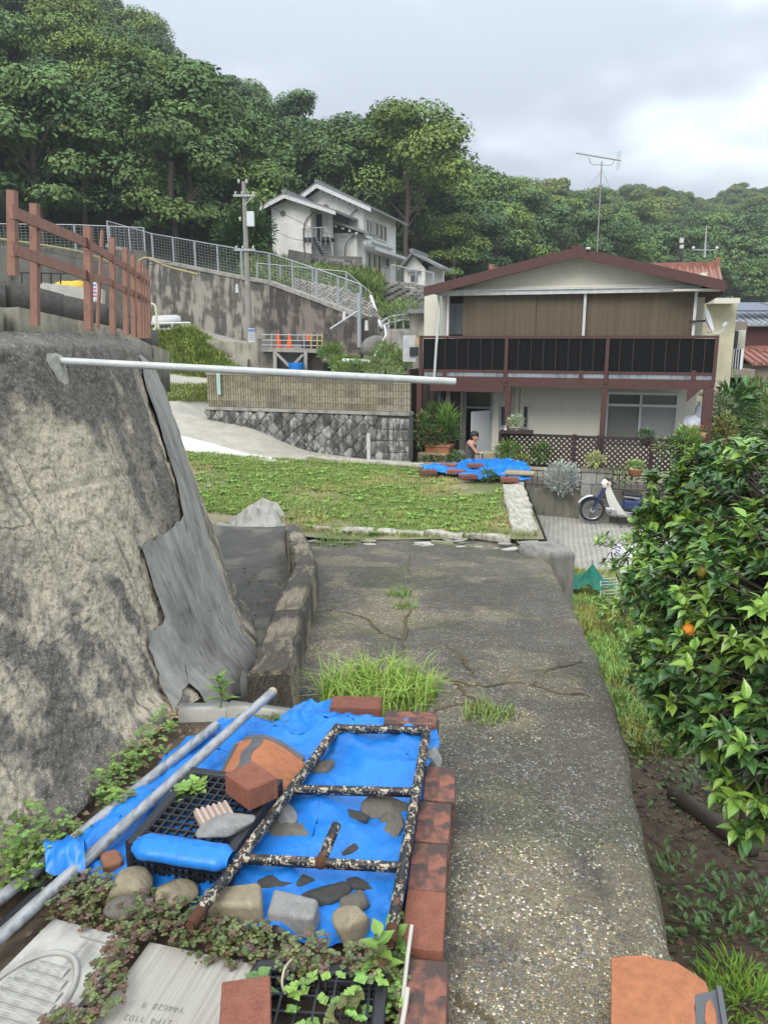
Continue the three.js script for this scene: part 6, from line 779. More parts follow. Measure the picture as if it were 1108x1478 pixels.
  bush('ivy', 'variegated ivy hanging through the iron railing', at(902, 697, 1.02), [0.5, 0.2, 0.08], 420, 0.07, 0.06, [0.08, 0.14, 0.04], 57, undefined, { c2: [0.42, 0.44, 0.25], mix: 0.3 }); bush('ivy', 'mixed ivy climbing the right end of the lattice fence', at(975, 664, 0.5), [0.6, 0.3, 0.15], 620, 0.09, 0.06, [0.08, 0.14, 0.04], 58, undefined, { c2: [0.33, 0.36, 0.18], mix: 0.35 }); bush('broad_shrub', 'bright green broad leaved shrub at the right end of the lattice', at(990, 652, 0.6), [0.3, 0.26, 0.2], 300, 0.16, 0.07, [0.16, 0.27, 0.05], 59, undefined, { rise: 0.5 });
  const fl = thing('flower_box', 'terracotta flower box with small red flowers at the right house corner', 'flower box', at(1003, 628, 0.25), TH); mk('box', uvm(rbox(0.42, 0.14, 0.2, 0.03)), X.terracotta, fl); const R = rngOf(8), lv = new Leaves(); for (let k = 0; k < 120; k++) lv.add(V((R() - 0.5) * 0.4, 0.07 + R() * 0.08, (R() - 0.5) * 0.18), V(R() - 0.5, 0.6, R() - 0.5), 0.06, 0.04, vary(mg, R)); for (let k = 0; k < 60; k++) lv.add(V((R() - 0.5) * 0.4, 0.13 + R() * 0.07, (R() - 0.5) * 0.18), V(R() - 0.5, 0.6, R() - 0.5), 0.04, 0.05, vary([0.45, 0.06, 0.08], R)); mk('flowers', lv.geo(), X.leaf, fl); mk('stand', uvm(box(0.4, 1.1, 0.18, 0, -0.62, 0)), mat([0.05, 0.035, 0.03]), fl);
  const wc = thing('plastic_sacks', 'white plastic sacks piled at the right corner of the house', 'sacks', at(1000, 612, -0.6)); mk('sack', rough(xf(new THREE.SphereGeometry(0.26, 16, 12), 0, 0, 0, 0, 0, 0, 1, 0.9, 0.8), 0.07, 6, 1), mat([0.60, 0.64, 0.72], { roughness: 0.4 }), wc); mk('sack', rough(xf(new THREE.SphereGeometry(0.14, 14, 10), 0.12, 0.32, 0, 0, 0, 0, 0.9, 1.5, 0.8), 0.05, 6, 3), mat([0.60, 0.64, 0.72], { roughness: 0.4 }), wc); mk('table', uvm(box(0.7, 0.05, 0.5, 0, -0.24, 0)), mat([0.06, 0.045, 0.04]), wc); for (const x of [-0.3, 0.3]) mk('leg', box(0.05, 1.2, 0.05, x, -0.86, 0), mat([0.06, 0.045, 0.04]), wc);
  const sr = one('silver_bag', rough(rbox(0.34, 0.22, 0.16, 0.05), 0.03, 7, 5), mat([0.35, 0.38, 0.45], { roughness: 0.25, metalness: 0.4 }), 'crumpled silver bag at the right end of the lattice fence', 'bag'); sr.position.copy(at(988, 634, 0.35));
  // shrubs right of the house and beyond
  const ob = (u, v, d) => atD(u, v, d);
  bush('broad_leaf_shrub', 'tall shrub with large glossy leaves beside the right house corner', ob(1048, 640, 19.5), [0.55, 0.78, 0.5], 340, 0.36, 0.2, [0.07, 0.15, 0.04], 60, undefined, { rise: -0.1, cat: 'shrub', sr: 0.02 }); bush('feathery_shrub', 'feathery mid green shrub right of the brown corner post', ob(1078, 650, 20.5), [0.7, 0.82, 0.65], 1600, 0.2, 0.03, [0.10, 0.18, 0.05], 61, undefined, { cat: 'shrub', rise: 0.6, sr: 0.02 }); bush('pale_bush', 'pale round grey green bush behind the corner post', ob(1038, 604, 19.2), [0.3, 0.33, 0.3], 500, 0.09, 0.04, [0.30, 0.36, 0.20], 62, undefined, { cat: 'shrub' });
  bush('hedge_shrub', 'green leafy shrub beneath the cream building', ob(1106, 592, 26), [1.1, 0.5, 0.8], 700, 0.25, 0.13, [0.10, 0.17, 0.045], 63, undefined, { cat: 'shrub', sr: 0.02, c2: [0.2, 0.27, 0.08] }); bush('hedge_shrub', 'broad green shrub right of the feathery shrub', ob(1112, 655, 19), [0.8, 0.75, 0.7], 800, 0.18, 0.08, [0.13, 0.20, 0.05], 64, undefined, { cat: 'shrub', sr: 0.02 }); bush('hedge_shrub', 'yellowish shrub low beside the brown corner post', ob(1040, 655, 18.6), [0.35, 0.5, 0.35], 500, 0.12, 0.06, [0.18, 0.2, 0.05], 65, undefined, { cat: 'shrub', c2: [0.45, 0.2, 0.05], mix: 0.1 });
  one('rubble_garden_wall', uvm(box(2.6, 0.7, 0.4, 0, 0, 0, -0.1)), mat([0.16, 0.15, 0.12], { map: T.stain, rep: 0.8 }), 'old mossy wall behind the shrubs below the cream building', 'wall').position.copy(ob(1100, 578, 24.5));
  const gr = thing('pipe_guard_rail', 'small grey pipe rail on a landing at the far right', 'railing'); for (const u of [1103, 1112, 1122]) mk('post', cyl(ob(u, 612, 22), ob(u, 586, 22), 0.02, 0.02, 6), X.galv, gr); mk('rail', cyl(ob(1100, 587, 22), ob(1130, 588, 22), 0.02, 0.02, 6), X.galv, gr); mk('landing', uvm(box(1.2, 0.14, 0.8, ...ob(1112, 612, 22.2).toArray())), X.concrete, gr);
  // green between platform and stairs
  for (const [u, v, d, rx, ry, k, lb] of [[556, 540, 26, 0.5, 0.5, 66, 'light green bamboo like shrub at the foot of the concrete stairs'], [498, 532, 28, 0.6, 0.2, 67, 'low weeds right of the work platform'], [512, 545, 26, 0.8, 0.26, 68, 'wild green weeds behind the ribbed block fence'], [586, 535, 24.5, 0.55, 0.3, 69, 'weeds below the white tank of the outhouse'], [578, 468, 33, 0.9, 0.5, 70, 'grassy tuft at the head of the concrete stairs'], [478, 522, 28.6, 0.5, 0.3, 71, 'dry brush beside the dark hoarding']]) bush('wild_shrub', lb, ob(u, v, d), [rx, ry, rx * 0.7], 620, 0.18, 0.06, lg, k, undefined, { cat: 'shrub', c2: [0.25, 0.25, 0.1], mix: 0.15, rise: 0.6 });
  for (const [u, v, lb, c] of [[515, 522, 'white crumpled sheet among the weeds beyond the block fence', [0.7, 0.7, 0.68]], [505, 526, 'black crumpled sheet among the weeds beyond the block fence', [0.03, 0.03, 0.03]]]) one('discarded_sheet', rough(box(0.9, 0.16, 0.4), 0.12, 3, u), mat(c), lb, 'sheet').position.copy(ob(u, v, 26.5));
  // shrubs on the grassy slope below the white house
  const Rr = rngOf(77); for (let k = 0; k < 16; k++) { const u = 378 + k * 10.5, p = atD(u, lut([[378, 388], [420, 404], [500, 412], [548, 428]])(u), 43.5); bush('slope_shrub', 'wild grassy shrub on the slope below the white house', p, [0.8, 0.22 + 0.14 * Rr(), 0.6], 240, 0.32, 0.07, [0.12, 0.2, 0.05], 80 + k, 'shrubs on the slope below the white house', { cat: 'shrub', c2: [0.3, 0.34, 0.1], mix: 0.25, rise: 0.9 }); }
  for (let k = 0; k < 4; k++) bush('dark_shrub', 'dense dark green bush beside the utility pole', atD(338 + k * 11, 380 - k * 4, 44), [1.0, 1.25, 1.0], 900, 0.3, 0.17, [0.045, 0.10, 0.02], 100 + k, 'dense bushes beside the utility pole', { cat: 'shrub', sr: 0.04 });
}
// ---------- second tarp, bricks on it ----------
function tarpGeo(poly, yf, seg, amp, seed) { let g = new THREE.ShapeGeometry(new THREE.Shape(poly.map((p) => new THREE.Vector2(p.x, -p.z)))); g = new TessellateModifier(seg, 9).modify(g); g = mergeVertices(g.deleteAttribute('normal').deleteAttribute('uv'), 1e-5); const P = g.attributes.position, U = []; for (let i = 0; i < P.count; i++) { const x = P.getX(i), d = P.getY(i); const cr = (f, s) => Math.pow(1 - Math.abs(2 * fbm(x * f + s, d * f * 0.8 - s, 3, seed) - 1), 3); P.setXYZ(i, x, yf(x, d) + amp * (cr(2.6, 3) * 0.9 + 0.55 * cr(7, 9) + 0.28 * cr(17, 5) + 0.9 * (fbm(x * 1.7, d * 1.7, 2, seed + 4) - 0.4)), -d); U.push(x, d); } g.setAttribute('uv', new THREE.Float32BufferAttribute(U, 2)); g.computeVertexNormals(); const q = g.index.array; return g; }
function cutStone(w, h, d, seed, soft = 0.04) { const R = rngOf(seed * 31 + 7), planes = [], sharp = soft < 0.03; for (let k = 0; k < (sharp ? 9 : 13); k++) { const z = R() * 2 - 1, a = R() * 6.28, q = Math.sqrt(1 - z * z); planes.push([V(Math.cos(a) * q, z, Math.sin(a) * q), (sharp ? 0.2 : 0.34) + (sharp ? 0.2 : 0.13) * R()]); } if (sharp) planes.push([V(0.1, 1, 0.1).normalize(), 0.3]); const g0 = new THREE.IcosahedronGeometry(0.5, 7); g0.deleteAttribute('normal'); g0.deleteAttribute('uv'); const g = mergeVertices(g0, 1e-4), P = g.attributes.position, p = V(); for (let i = 0; i < P.count; i++) { p.fromBufferAttribute(P, i).normalize(); let r = 0.5; for (const [n, k] of planes) { const c = p.dot(n); if (c > 0.05) { const t = k / c; const hh = Math.max(0, soft - Math.abs(r - t)) / soft; r = Math.min(r, t) - hh * hh * soft * 0.25; } } r *= 1 + 0.05 * (fbm(p.x * 6 + seed, p.y * 6 + p.z * 5, 3, seed) - 0.5); const kk = sharp ? 1.7 : 1.25; P.setXYZ(i, p.x * r * w * kk, p.y * r * h * kk, p.z * r * d * kk); } g.computeVertexNormals(); const U = []; for (let i = 0; i < P.count; i++) U.push(P.getX(i) + P.getY(i) * 0.6, P.getZ(i) + P.getY(i) * 0.8); g.setAttribute('uv', new THREE.Float32BufferAttribute(U, 2)); return g; }
const brickG = [0, 1, 2].map((k) => uvm(rough(new RoundedBoxGeometry(0.11, 0.065, 0.215, 3, 0.006), 0.003, 14, k * 5), 1, k));
T.brick = [[0.36, 0.135, 0.085], [0.30, 0.11, 0.075], [0.23, 0.10, 0.075]].map((c) => mat(c, { map: T.speck, bump: T.speck, bs: 0.003, rep: 3, roughness: 0.92 }));
T.brickAlgae = tex(256, 256, (i, j) => { const n = fbm(i / 40, j / 40, 5, 3, 6.4), m = sm(0.30, 0.66, n + 0.12 * (fbm(i / 9, j / 9, 3, 8, 256 / 9) - 0.5) + 0.10 * (hash(i, j) - 0.5)), f = 0.8 + 0.4 * hash(i, j, 3); return [lerp(0.29, 0.085, m) * f, lerp(0.115, 0.06, m) * f, lerp(0.078, 0.052, m) * f]; });
const brickAlgae = mat([1, 1, 1], { map: T.brickAlgae, bump: T.speck, bs: 0.002, rep: 3, roughness: 0.95 });
function brick(p, ry, label, m, group, k = 0, rx = 0, rz = 0) { const o = one('brick', brickG[k % 3], m, label, 'brick', group); o.position.copy(p); o.rotation.set(rx, ry, rz, 'YXZ'); return o; }
{
  const poly = [[606, 676], [640, 672], [690, 666], [720, 666], [758, 672], [770, 684], [762, 698], [730, 694], [690, 693], [655, 688], [615, 684]].map(([u, v]) => onY(u, v, -1.1));
  one('blue_tarpaulin', tarpGeo(poly, () => -1.13, 0.05, 0.085, 9), X.tarp, 'crumpled bright blue tarpaulin on the far corner of the grass field', 'tarpaulin');
  for (const [u, v, k, lb] of [[658, 681, 0, 'flat red brick lying on the left of the far blue tarp'], [686, 672, 1, 'flat red brick at the top of the far blue tarp'], [675, 688, 2, 'red brick at the front of the far blue tarp'], [735, 692, 1, 'dark red brick on the front right hem of the far blue tarp'], [647, 672, 0, 'red brick behind the far blue tarp'], [617, 681, 2, 'red brick on the left end of the far blue tarp']]) { const b = brick(onY(u, v, -1.02), 1.3 + k * 0.2, lb, T.brick[k], undefined, k); b.scale.set(1.9, 1.2, 1.6); }
  const bl = one('tan_board', uvm(rough(box(0.55, 0.08, 0.22), 0.02, 5, 2)), mat([0.42, 0.34, 0.2], { map: T.wood, rep: 1.5 }), 'pale tan board weighing down the right end of the far blue tarp', 'board'); bl.position.copy(onY(750, 683, -0.98)); bl.rotation.y = -0.3;
  bush('field_weed', 'green weed growing at the front hem of the far blue tarp', onY(704, 696, -1.13), [0.14, 0.12, 0.12], 140, 0.12, 0.03, mg, 130, undefined, { rise: 0.8 });
}
// ---------- motorbike ----------
{
  const p = atD(888, 758, 17.1); const y = -2.50; const b = thing('motorbike', 'small white and navy step-through motorbike parked by the block wall', 'motorbike', V(p.x, y, -17.0), Math.PI - 0.12); b.rotation.z = 0.1;
  // local: x forward, y up
  const blk = mat([0.02, 0.02, 0.022], { roughness: 0.5 }), wh = mat([0.78, 0.77, 0.70], { roughness: 0.3, clearcoat: 0.5 }), nv = mat([0.02, 0.035, 0.12], { roughness: 0.3, clearcoat: 0.5 }), ch = mat([0.55, 0.55, 0.56], { roughness: 0.25, metalness: 0.9 }), rub = mat([0.025, 0.025, 0.025], { roughness: 0.9 });
  const wheel = (x) => { const w = new THREE.Group(); w.name = 'wheel'; w.position.set(x, 0.28, 0); b.add(w); mk('tyre', new THREE.TorusGeometry(0.245, 0.036, 10, 30), rub, w); mk('rim', new THREE.TorusGeometry(0.212, 0.014, 8, 30), ch, w); mk('hub', cyl(V(0, 0, -0.06), V(0, 0, 0.06), 0.055, 0.055, 16), ch, w); const s = []; for (let k = 0; k < 18; k++) { const a = k / 18 * 6.283; s.push(cyl(V(0, 0, (k % 2 - 0.5) * 0.06), V(Math.cos(a) * 0.21, Math.sin(a) * 0.21, 0), 0.0025, 0.0025, 4)); } mk('spokes', join(s), ch, w); };
  wheel(0.6); wheel(-0.6);
  const fend = (x, a0, a1, r, w, m, n) => mk(n, sheet(16, 6, (a, q) => { const t = lerp(a0, a1, a), k = (q - 0.5) * 2; return V(x + Math.cos(t) * (r - 0.02 * k * k), 0.28 + Math.sin(t) * (r - 0.02 * k * k), k * w); }), m, b); fend(0.6, 0.35, 2.5, 0.315, 0.06, nv, 'front_mudguard'); fend(-0.6, 0.5, 3.3, 0.325, 0.07, nv, 'rear_mudguard'); fend(0.62, 0.4, 1.5, 0.34, 0.075, wh, 'mudguard_cap');
  for (const z of [-0.075, 0.075]) { mk('fork', cyl(V(0.6, 0.28, z), V(0.40, 0.82, z * 0.7), 0.022, 0.026, 8), nv, b); mk('rear_shock', cyl(V(-0.6, 0.28, z * 1.3), V(-0.5, 0.62, z * 1.2), 0.022, 0.022, 8), ch, b); }
  // leg shield, a curved sheet; steering column; headlight
  for (const s of [-1, 1]) mk('leg_shield', sheet(12, 10, (a, q) => { const yy = lerp(0.28, 0.86, q), w = lerp(0.19, 0.07, q), x = lerp(0.16, 0.41, q) + 0.04 * Math.sin(q * 3); return V(x - a * lerp(0.30, 0.12, q), yy, s * (0.04 + w * a)); }), wh, b);
  mk('head_cover', rough(xf(new THREE.SphereGeometry(1, 18, 14), 0.39, 0.9, 0, 0, 0, -0.3, 0.11, 0.12, 0.1), 0.004, 9, 1), wh, b); mk('headlight', xf(new THREE.SphereGeometry(0.065, 16, 10), 0.465, 0.89, 0), ch, b); mk('meter_cover', rbox(0.1, 0.08, 0.13, 0.03, 0.37, 0.99, 0), blk, b); mk('front_indicator', xf(new THREE.SphereGeometry(0.03, 10, 8), 0.38, 0.93, 0.14), mat([0.6, 0.2, 0.02]), b); mk('front_indicator', xf(new THREE.SphereGeometry(0.03, 10, 8), 0.38, 0.93, -0.14), mat([0.6, 0.2, 0.02]), b);
  mk('handlebar', tube([V(0.25, 0.98, -0.33), V(0.34, 1.0, -0.15), V(0.37, 0.98, 0), V(0.34, 1.0, 0.15), V(0.25, 0.98, 0.33)], 0.013, 20, 6), blk, b); for (const s of [-1, 1]) { mk('grip', cyl(V(0.29, 0.99, s * 0.24), V(0.25, 0.98, s * 0.34), 0.019, 0.019, 10), blk, b); const mr = mk('mirror_stem', tube([V(0.33, 1.0, s * 0.2), V(0.35, 1.1, s * 0.24), V(0.32, 1.2, s * 0.27)], 0.006, 10, 5), ch, b); mk('mirror', xf(new THREE.CylinderGeometry(0.05, 0.05, 0.02, 16), 0.32, 1.23, s * 0.27, 0, 0, 1.45), blk, mr); }
  mk('frame_spine', tube([V(0.38, 0.82, 0), V(0.22, 0.5, 0), V(0.0, 0.44, 0), V(-0.3, 0.55, 0), V(-0.6, 0.62, 0)], 0.05, 24, 10), nv, b); mk('side_cover', rbox(0.36, 0.22, 0.2, 0.05, -0.22, 0.5, 0), nv, b); mk('rear_body', rbox(0.5, 0.14, 0.18, 0.05, -0.5, 0.6, 0), nv, b);
  mk('engine', rbox(0.3, 0.17, 0.17, 0.04, 0.06, 0.3, 0), ch, b); mk('cylinder_head', cyl(V(0.14, 0.32, 0), V(0.32, 0.34, 0), 0.07, 0.06, 12), ch, b); for (const z of [0.09, -0.09]) mk('crank_cover', cyl(V(0.04, 0.31, z * 0.8), V(0.04, 0.31, z * 1.25), 0.085, 0.08, 18), ch, b); mk('chain_case', rbox(0.56, 0.11, 0.03, 0.012, -0.32, 0.29, -0.1, 0, 0, 0.03), ch, b); mk('exhaust', tube([V(0.28, 0.28, 0.08), V(0.15, 0.2, 0.1), V(-0.2, 0.2, 0.12), V(-0.75, 0.27, 0.13)], 0.035, 20, 10), ch, b); mk('swing_arm', beam(V(-0.05, 0.3, -0.08), V(-0.6, 0.28, -0.08), 0.03, 0.05), blk, b); mk('foot_bar', cyl(V(0.02, 0.2, -0.3), V(0.02, 0.2, 0.3), 0.014, 0.014, 8), blk, b); mk('side_stand', cyl(V(0.0, 0.2, -0.12), V(-0.05, 0.0, -0.24), 0.012, 0.012, 6), blk, b);
  mk('saddle', rough(xf(new RoundedBoxGeometry(0.42, 0.1, 0.24, 4, 0.045), -0.2, 0.74, 0), 0.012, 5, 3), blk, b); mk('saddle_base', rbox(0.36, 0.05, 0.2, 0.02, -0.2, 0.68, 0), ch, b); mk('rear_carrier', join([beam(V(-0.4, 0.7, 0.1), V(-0.85, 0.7, 0.1), 0.014), beam(V(-0.4, 0.7, -0.1), V(-0.85, 0.7, -0.1), 0.014), ...[0, 1, 2].map((k) => beam(V(-0.5 - k * 0.15, 0.7, -0.1), V(-0.5 - k * 0.15, 0.7, 0.1), 0.012))]), ch, b); mk('top_box', rbox(0.26, 0.2, 0.26, 0.04, -0.66, 0.81, 0), blk, b); mk('tail_light', rbox(0.06, 0.09, 0.1, 0.02, -0.87, 0.6, 0), mat([0.4, 0.02, 0.02], { roughness: 0.3 }), b); mk('number_plate', box(0.01, 0.12, 0.16, -0.91, 0.45, 0), wh, b);
}
// ---------- white plastic sheet over a low stack, half hidden by the citrus tree ----------
{
  const g = sheet(34, 24, (a, b) => { const x = lerp(4.0, 6.3, a), d = lerp(12.7, 14.2, b), e = Math.min(a, 1 - a, b, 1 - b); return V(x, -2.62 + 0.42 * sm(0.02, 0.16, e) + 0.10 * fbm(x * 3, d * 3, 4, 6) + 0.05 * Math.pow(1 - Math.abs(2 * fbm(x * 5, d * 5, 2, 9) - 1), 3), -d); });
  one('plastic_sheet', g, mat([0.74, 0.75, 0.77], { roughness: 0.35 }), 'creased white plastic sheet over a low stack behind the citrus tree', 'plastic sheet');
}
// ---------- green net over a rack ----------
{
  const f = (x, d) => gardenY(x, d); const P = (u, v, dy = 0) => { const q = onF(u, v, (x, d) => f(x, d) + dy, 5); return q; };
  const a = P(822, 862), dd = -a.z, apx = atD(862, 818, dd - 0.15), g = sheet(26, 22, (s, t) => { const u = lerp(820, 884, s), base = atD(u, 866, dd - 0.3 + 0 * t), k = Math.max(0, 1 - Math.abs(s - 0.62) * 2.1), y0 = lerp(base.y, apx.y, k * (1 - Math.abs(t - 0.45) * 1.7)); return V(base.x, Math.max(y0, base.y + 0.10 + 0.14 * fbm(s * 5, t * 5, 3, 2)) + 0.05 * fbm(s * 14, t * 14, 2, 5), base.z - t * 0.75 + 0.1 * fbm(s * 6, t * 3, 2, 8)); });
  const n = thing('garden_net', 'crumpled dark green garden net draped over a low frame', 'net'); mk('net', g, new THREE.MeshPhysicalMaterial({ color: col(0.008, 0.19, 0.13), roughness: 0.9, side: THREE.DoubleSide, map: T.weave, transparent: true, opacity: 0.88 }), n); mk('net_stake', cyl(V(apx.x, apx.y - 0.9, apx.z - 0.3), V(apx.x, apx.y + 0.02, apx.z - 0.3), 0.012, 0.012, 6), X.galv, n);
  const k = thing('wire_rack', 'grey wire rack lying beside the green net', 'rack'); for (let i = 0; i < 8; i++) mk('bar', cyl(atD(864, 836 + i * 4.4, dd - 0.1 - i * 0.06), atD(892, 834 + i * 4.4, dd - 0.15 - i * 0.06), 0.008, 0.008, 5), X.galv, k); for (const u of [866, 889]) mk('side_bar', cyl(atD(u, 834, dd - 0.1), atD(u, 869, dd - 0.55), 0.01, 0.01, 5), X.galv, k);
}
// ---------- planter bed and everything lying on it ----------
{
  const g = sheet(60, 60, (a, b) => { const d = lerp(0.15, 3.08, b), x = lerp(-1.5, lerp(-0.10, 0.24, b) , a); return V(x, -0.012 + (fbm(x * 5, d * 5, 4) - 0.5) * 0.03, -d); }); T.bedMesh = struct('planter_soil', g, X.soil);
  const side = sheet(60, 3, (a, b) => { const d = lerp(0.15, 3.08, a); return V(lerp(-0.10, 0.24, a), lerp(-0.35, 0.0, b), -d); }, (a, b) => [a * 3, b * 0.3]); struct('planter_side', side, X.concrete);
  const k = thing('bed_kerb', 'short pale concrete kerb at the far end of the planting bed', 'kerb'); const P = [[262, 1020], [330, 1019], [420, 1026], [494, 1036]].map(([u, v]) => onY(u, v, 0.035)); for (let i = 0; i < 3; i++) mk('kerb_piece', uvm(rough(beam(V(P[i].x, -0.1, P[i].z), V(P[i + 1].x, -0.1, P[i + 1].z), 0.085, 0.27), 0.012, 8, i)), X.concretePale, k);
}
// blue tarpaulin under frame and crates
{
  const poly = [[285, 1337], [420, 1358], [549, 1380], [575, 1345], [605, 1200], [618, 1120], [634, 1085], [630, 1064], [560, 1050], [492, 1046], [480, 1021], [438, 1019], [398, 1045], [352, 1046], [322, 1046], [262, 1075], [222, 1120], [196, 1162], [150, 1200], [110, 1228], [74, 1232], [68, 1268], [130, 1282], [205, 1302], [262, 1318]].map(([u, v]) => onY(u, v, 0.02));
  T.tarpMesh = one('blue_tarpaulin', tarpGeo(poly, () => 0.008, 0.014, 0.042, 3), X.tarp, 'large wrinkled blue tarpaulin under the black pipe frames and crate', 'tarpaulin');
  const fl = sheet(14, 10, (a, b) => { const p = onY(lerp(68, 125, a), lerp(1272, 1228, b), 0.05), w = 0.05 * fbm(a * 5, b * 5, 3, 4); return V(p.x, 0.05 + w + 0.06 * Math.sin(b * 3.1), p.z); }); mk('tarp_flap', fl, X.tarp, T.tarpMesh);
}
const onTarp = (u, v, y = 0.04) => onY(u, v, y);
// black pipe frames, two stacked
{
  T.flake = tex(256, 256, (i, j) => { const wp = fbm(i / 20, j / 20, 3, 77, 12.8) * 22, n = fbm((i + wp + 0.5 * j) / 9, (j + wp - 0.4 * i) / 9, 4, 5), m = fbm(i / 50, j / 50, 3, 8, 5.12), k = sm(0.645, 0.685, n + (m - 0.5) * 0.9), r = sm(0.6, 0.7, fbm(i / 30, j / 30, 3, 15, 256 / 30)); let c = [0.022, 0.021, 0.021]; c = c.map((x, z) => lerp(x, [0.16, 0.065, 0.035][z], r * 0.8)); return c.map((x, z) => lerp(x, [0.46, 0.40, 0.29][z], k)); });
  const fm = mat([1, 1, 1], { map: T.flake, bump: T.flake, bs: 0.0008, rep: 5, roughness: 0.5 }), bk = mat([1, 1, 1], { map: T.flake, rep: 3, roughness: 0.4, });
  const fr = (label, y, dv, m, diag) => { const f = thing('ladder_rack', label, 'ladder rack'), Q = (u, v) => onY(u, v + dv, y), r = 0.0155; const rail = (a, b, n) => { mk(n, uvm(cyl(a, b, r, r, 14, true)), m, f); };
    const TL = Q(487, 1049), TR = Q(616, 1052), BL = Q(274, 1336), BR = Q(562, 1362); rail(TL, BL, 'side_rail'); rail(TR, BR, 'side_rail'); for (const [a, b] of [[TL, BL], [TR, BR]]) { const e = b.clone().sub(a).normalize(); mk('rail_bore', cyl(b.clone().addScaledVector(e, -0.06), b.clone().addScaledVector(e, 0.0005), 0.0128, 0.0128, 12), X.rust, f); mk('rusty_end', cyl(b.clone().addScaledVector(e, -0.055), b, 0.0160, 0.0160, 14, true), X.rust, f); }
    const at = (t) => [TL.clone().lerp(BL, t), TR.clone().lerp(BR, t)]; for (const [t1, t2] of [[0.006, 0.006], [0.405, 0.39], [0.745, 0.735]]) { const a = at(t1)[0], b = at(t2)[1]; const g = mk('rung', uvm(cyl(a, b, r * 0.82, r * 0.82, 12, true)), m, f); }
    if (diag) { const a = at(0.745)[0].lerp(at(0.735)[1], 0.5), b = Q(485, 1192); rail(a, b, 'stub_bar'); mk('weld_collar', xf(new THREE.SphereGeometry(0.02, 12, 8), a.x, a.y, a.z), X.rust, f); } };
  fr('upper rusted black pipe frame like a ladder lying on the blue tarp', 0.135, 0, fm, true); fr('lower black pipe frame directly under the rusted one on the blue tarp', 0.082, 3, bk, false);
}
// bricks along the right of the bed
{
  const row = [[634, 1131, 2, 'A'], [626, 1186, 1], [618, 1250, 0], [612, 1326, 3], [613, 1436, 2], [607, 1540, 1]];
  row.forEach(([u, v, k], i) => { const up = i === 3 ? 0.05 : 0.034, p = onY(u, v, up + 0.03); p.y = up; brick(p, -0.11 - (i % 2) * 0.02, i === 3 ? 'clean red brick raised on the brick edging beside the pipe frames' : 'algae darkened red brick in the edging row beside the pipe frames', i === 3 ? T.brick[0] : brickAlgae, i === 3 ? undefined : 'bricks of the edging row', i); });
  row.forEach(([u, v], i) => { const p = onY(u, v, 0.064); p.y = -0.034; brick(p, -0.12, 'buried red brick of the lower edging course', brickAlgae, 'bricks of the lower edging course', i + 1); });
  let p = onY(514, 1024, 0.06); p.y = 0.055; brick(p, 1.52, 'dark red brick standing behind the top of the pipe frames', T.brick[1], undefined, 1).scale.set(1, 1.3, 1); p = onY(592, 1044, 0.05); p.y = 0.045; brick(p, 1.45, 'half buried red brick at the top right corner of the blue tarp', brickAlgae, undefined, 2);
  p = onY(363, 1136, 0.2); brick(V(p.x, 0.205, p.z), 0.75, 'orange red brick on the corner of the black crate', T.brick[0], undefined, 0).scale.set(1.0, 1.15, 0.62); p = onY(354, 1466, 0.17); brick(V(p.x, 0.135, p.z), 0.15, 'red brick beside the near black crate', T.brick[0], undefined, 2);
}
// black plastic crates
function crate(label, w, d, h, nx, nz, pos, turn) {
  const c = thing('plastic_crate', label, 'crate', pos, turn), m = X.blackPlastic; const t = 0.014;
  mk('rim', join([rbox(w, 0.022, 0.03, 0.008, 0, h - 0.011, -d / 2 + 0.015), rbox(w, 0.022, 0.03, 0.008, 0, h - 0.011, d / 2 - 0.015), rbox(0.03, 0.022, d - 0.06, 0.008, -w / 2 + 0.015, h - 0.011, 0), rbox(0.03, 0.022, d - 0.06, 0.008, w / 2 - 0.015, h - 0.011, 0)]), m, c);
  for (let k = 1; k < nx; k++) mk('grid_bar', box(0.006, 0.012, d - 0.05, -w / 2 + k / nx * w, h - 0.012, 0), m, c); for (let k = 1; k < nz; k++) mk('grid_bar', box(w - 0.05, 0.011, 0.006, 0, h - 0.0125, -d / 2 + k / nz * d), m, c);
  for (const [len, horiz, off] of [[w, 1, d / 2 - 0.008], [w, 1, -d / 2 + 0.008], [d, 0, w / 2 - 0.008], [d, 0, -w / 2 + 0.008]]) { const gs = [], put = (l, hh, x, y) => gs.push(horiz ? box(l, hh, t, x, y, off) : box(t, hh, l - 0.001, off, y, x)); put(len, h * 0.3, 0, h * 0.83); put(len, h * 0.22, 0, h * 0.11); const n = 15; for (let k = 0; k <= n; k++) { const x = -len / 2 + k / n * len; put(k % 5 < 1 ? len / n * 0.95 : 0.005, h * 0.5, clamp(x, -len / 2 + 0.012, len / 2 - 0.012), h * 0.45); } for (const y of [0.36, 0.52]) put(len, 0.005, 0, h * y); mk('side_panel', join(gs), m, c); }
  return c;
}
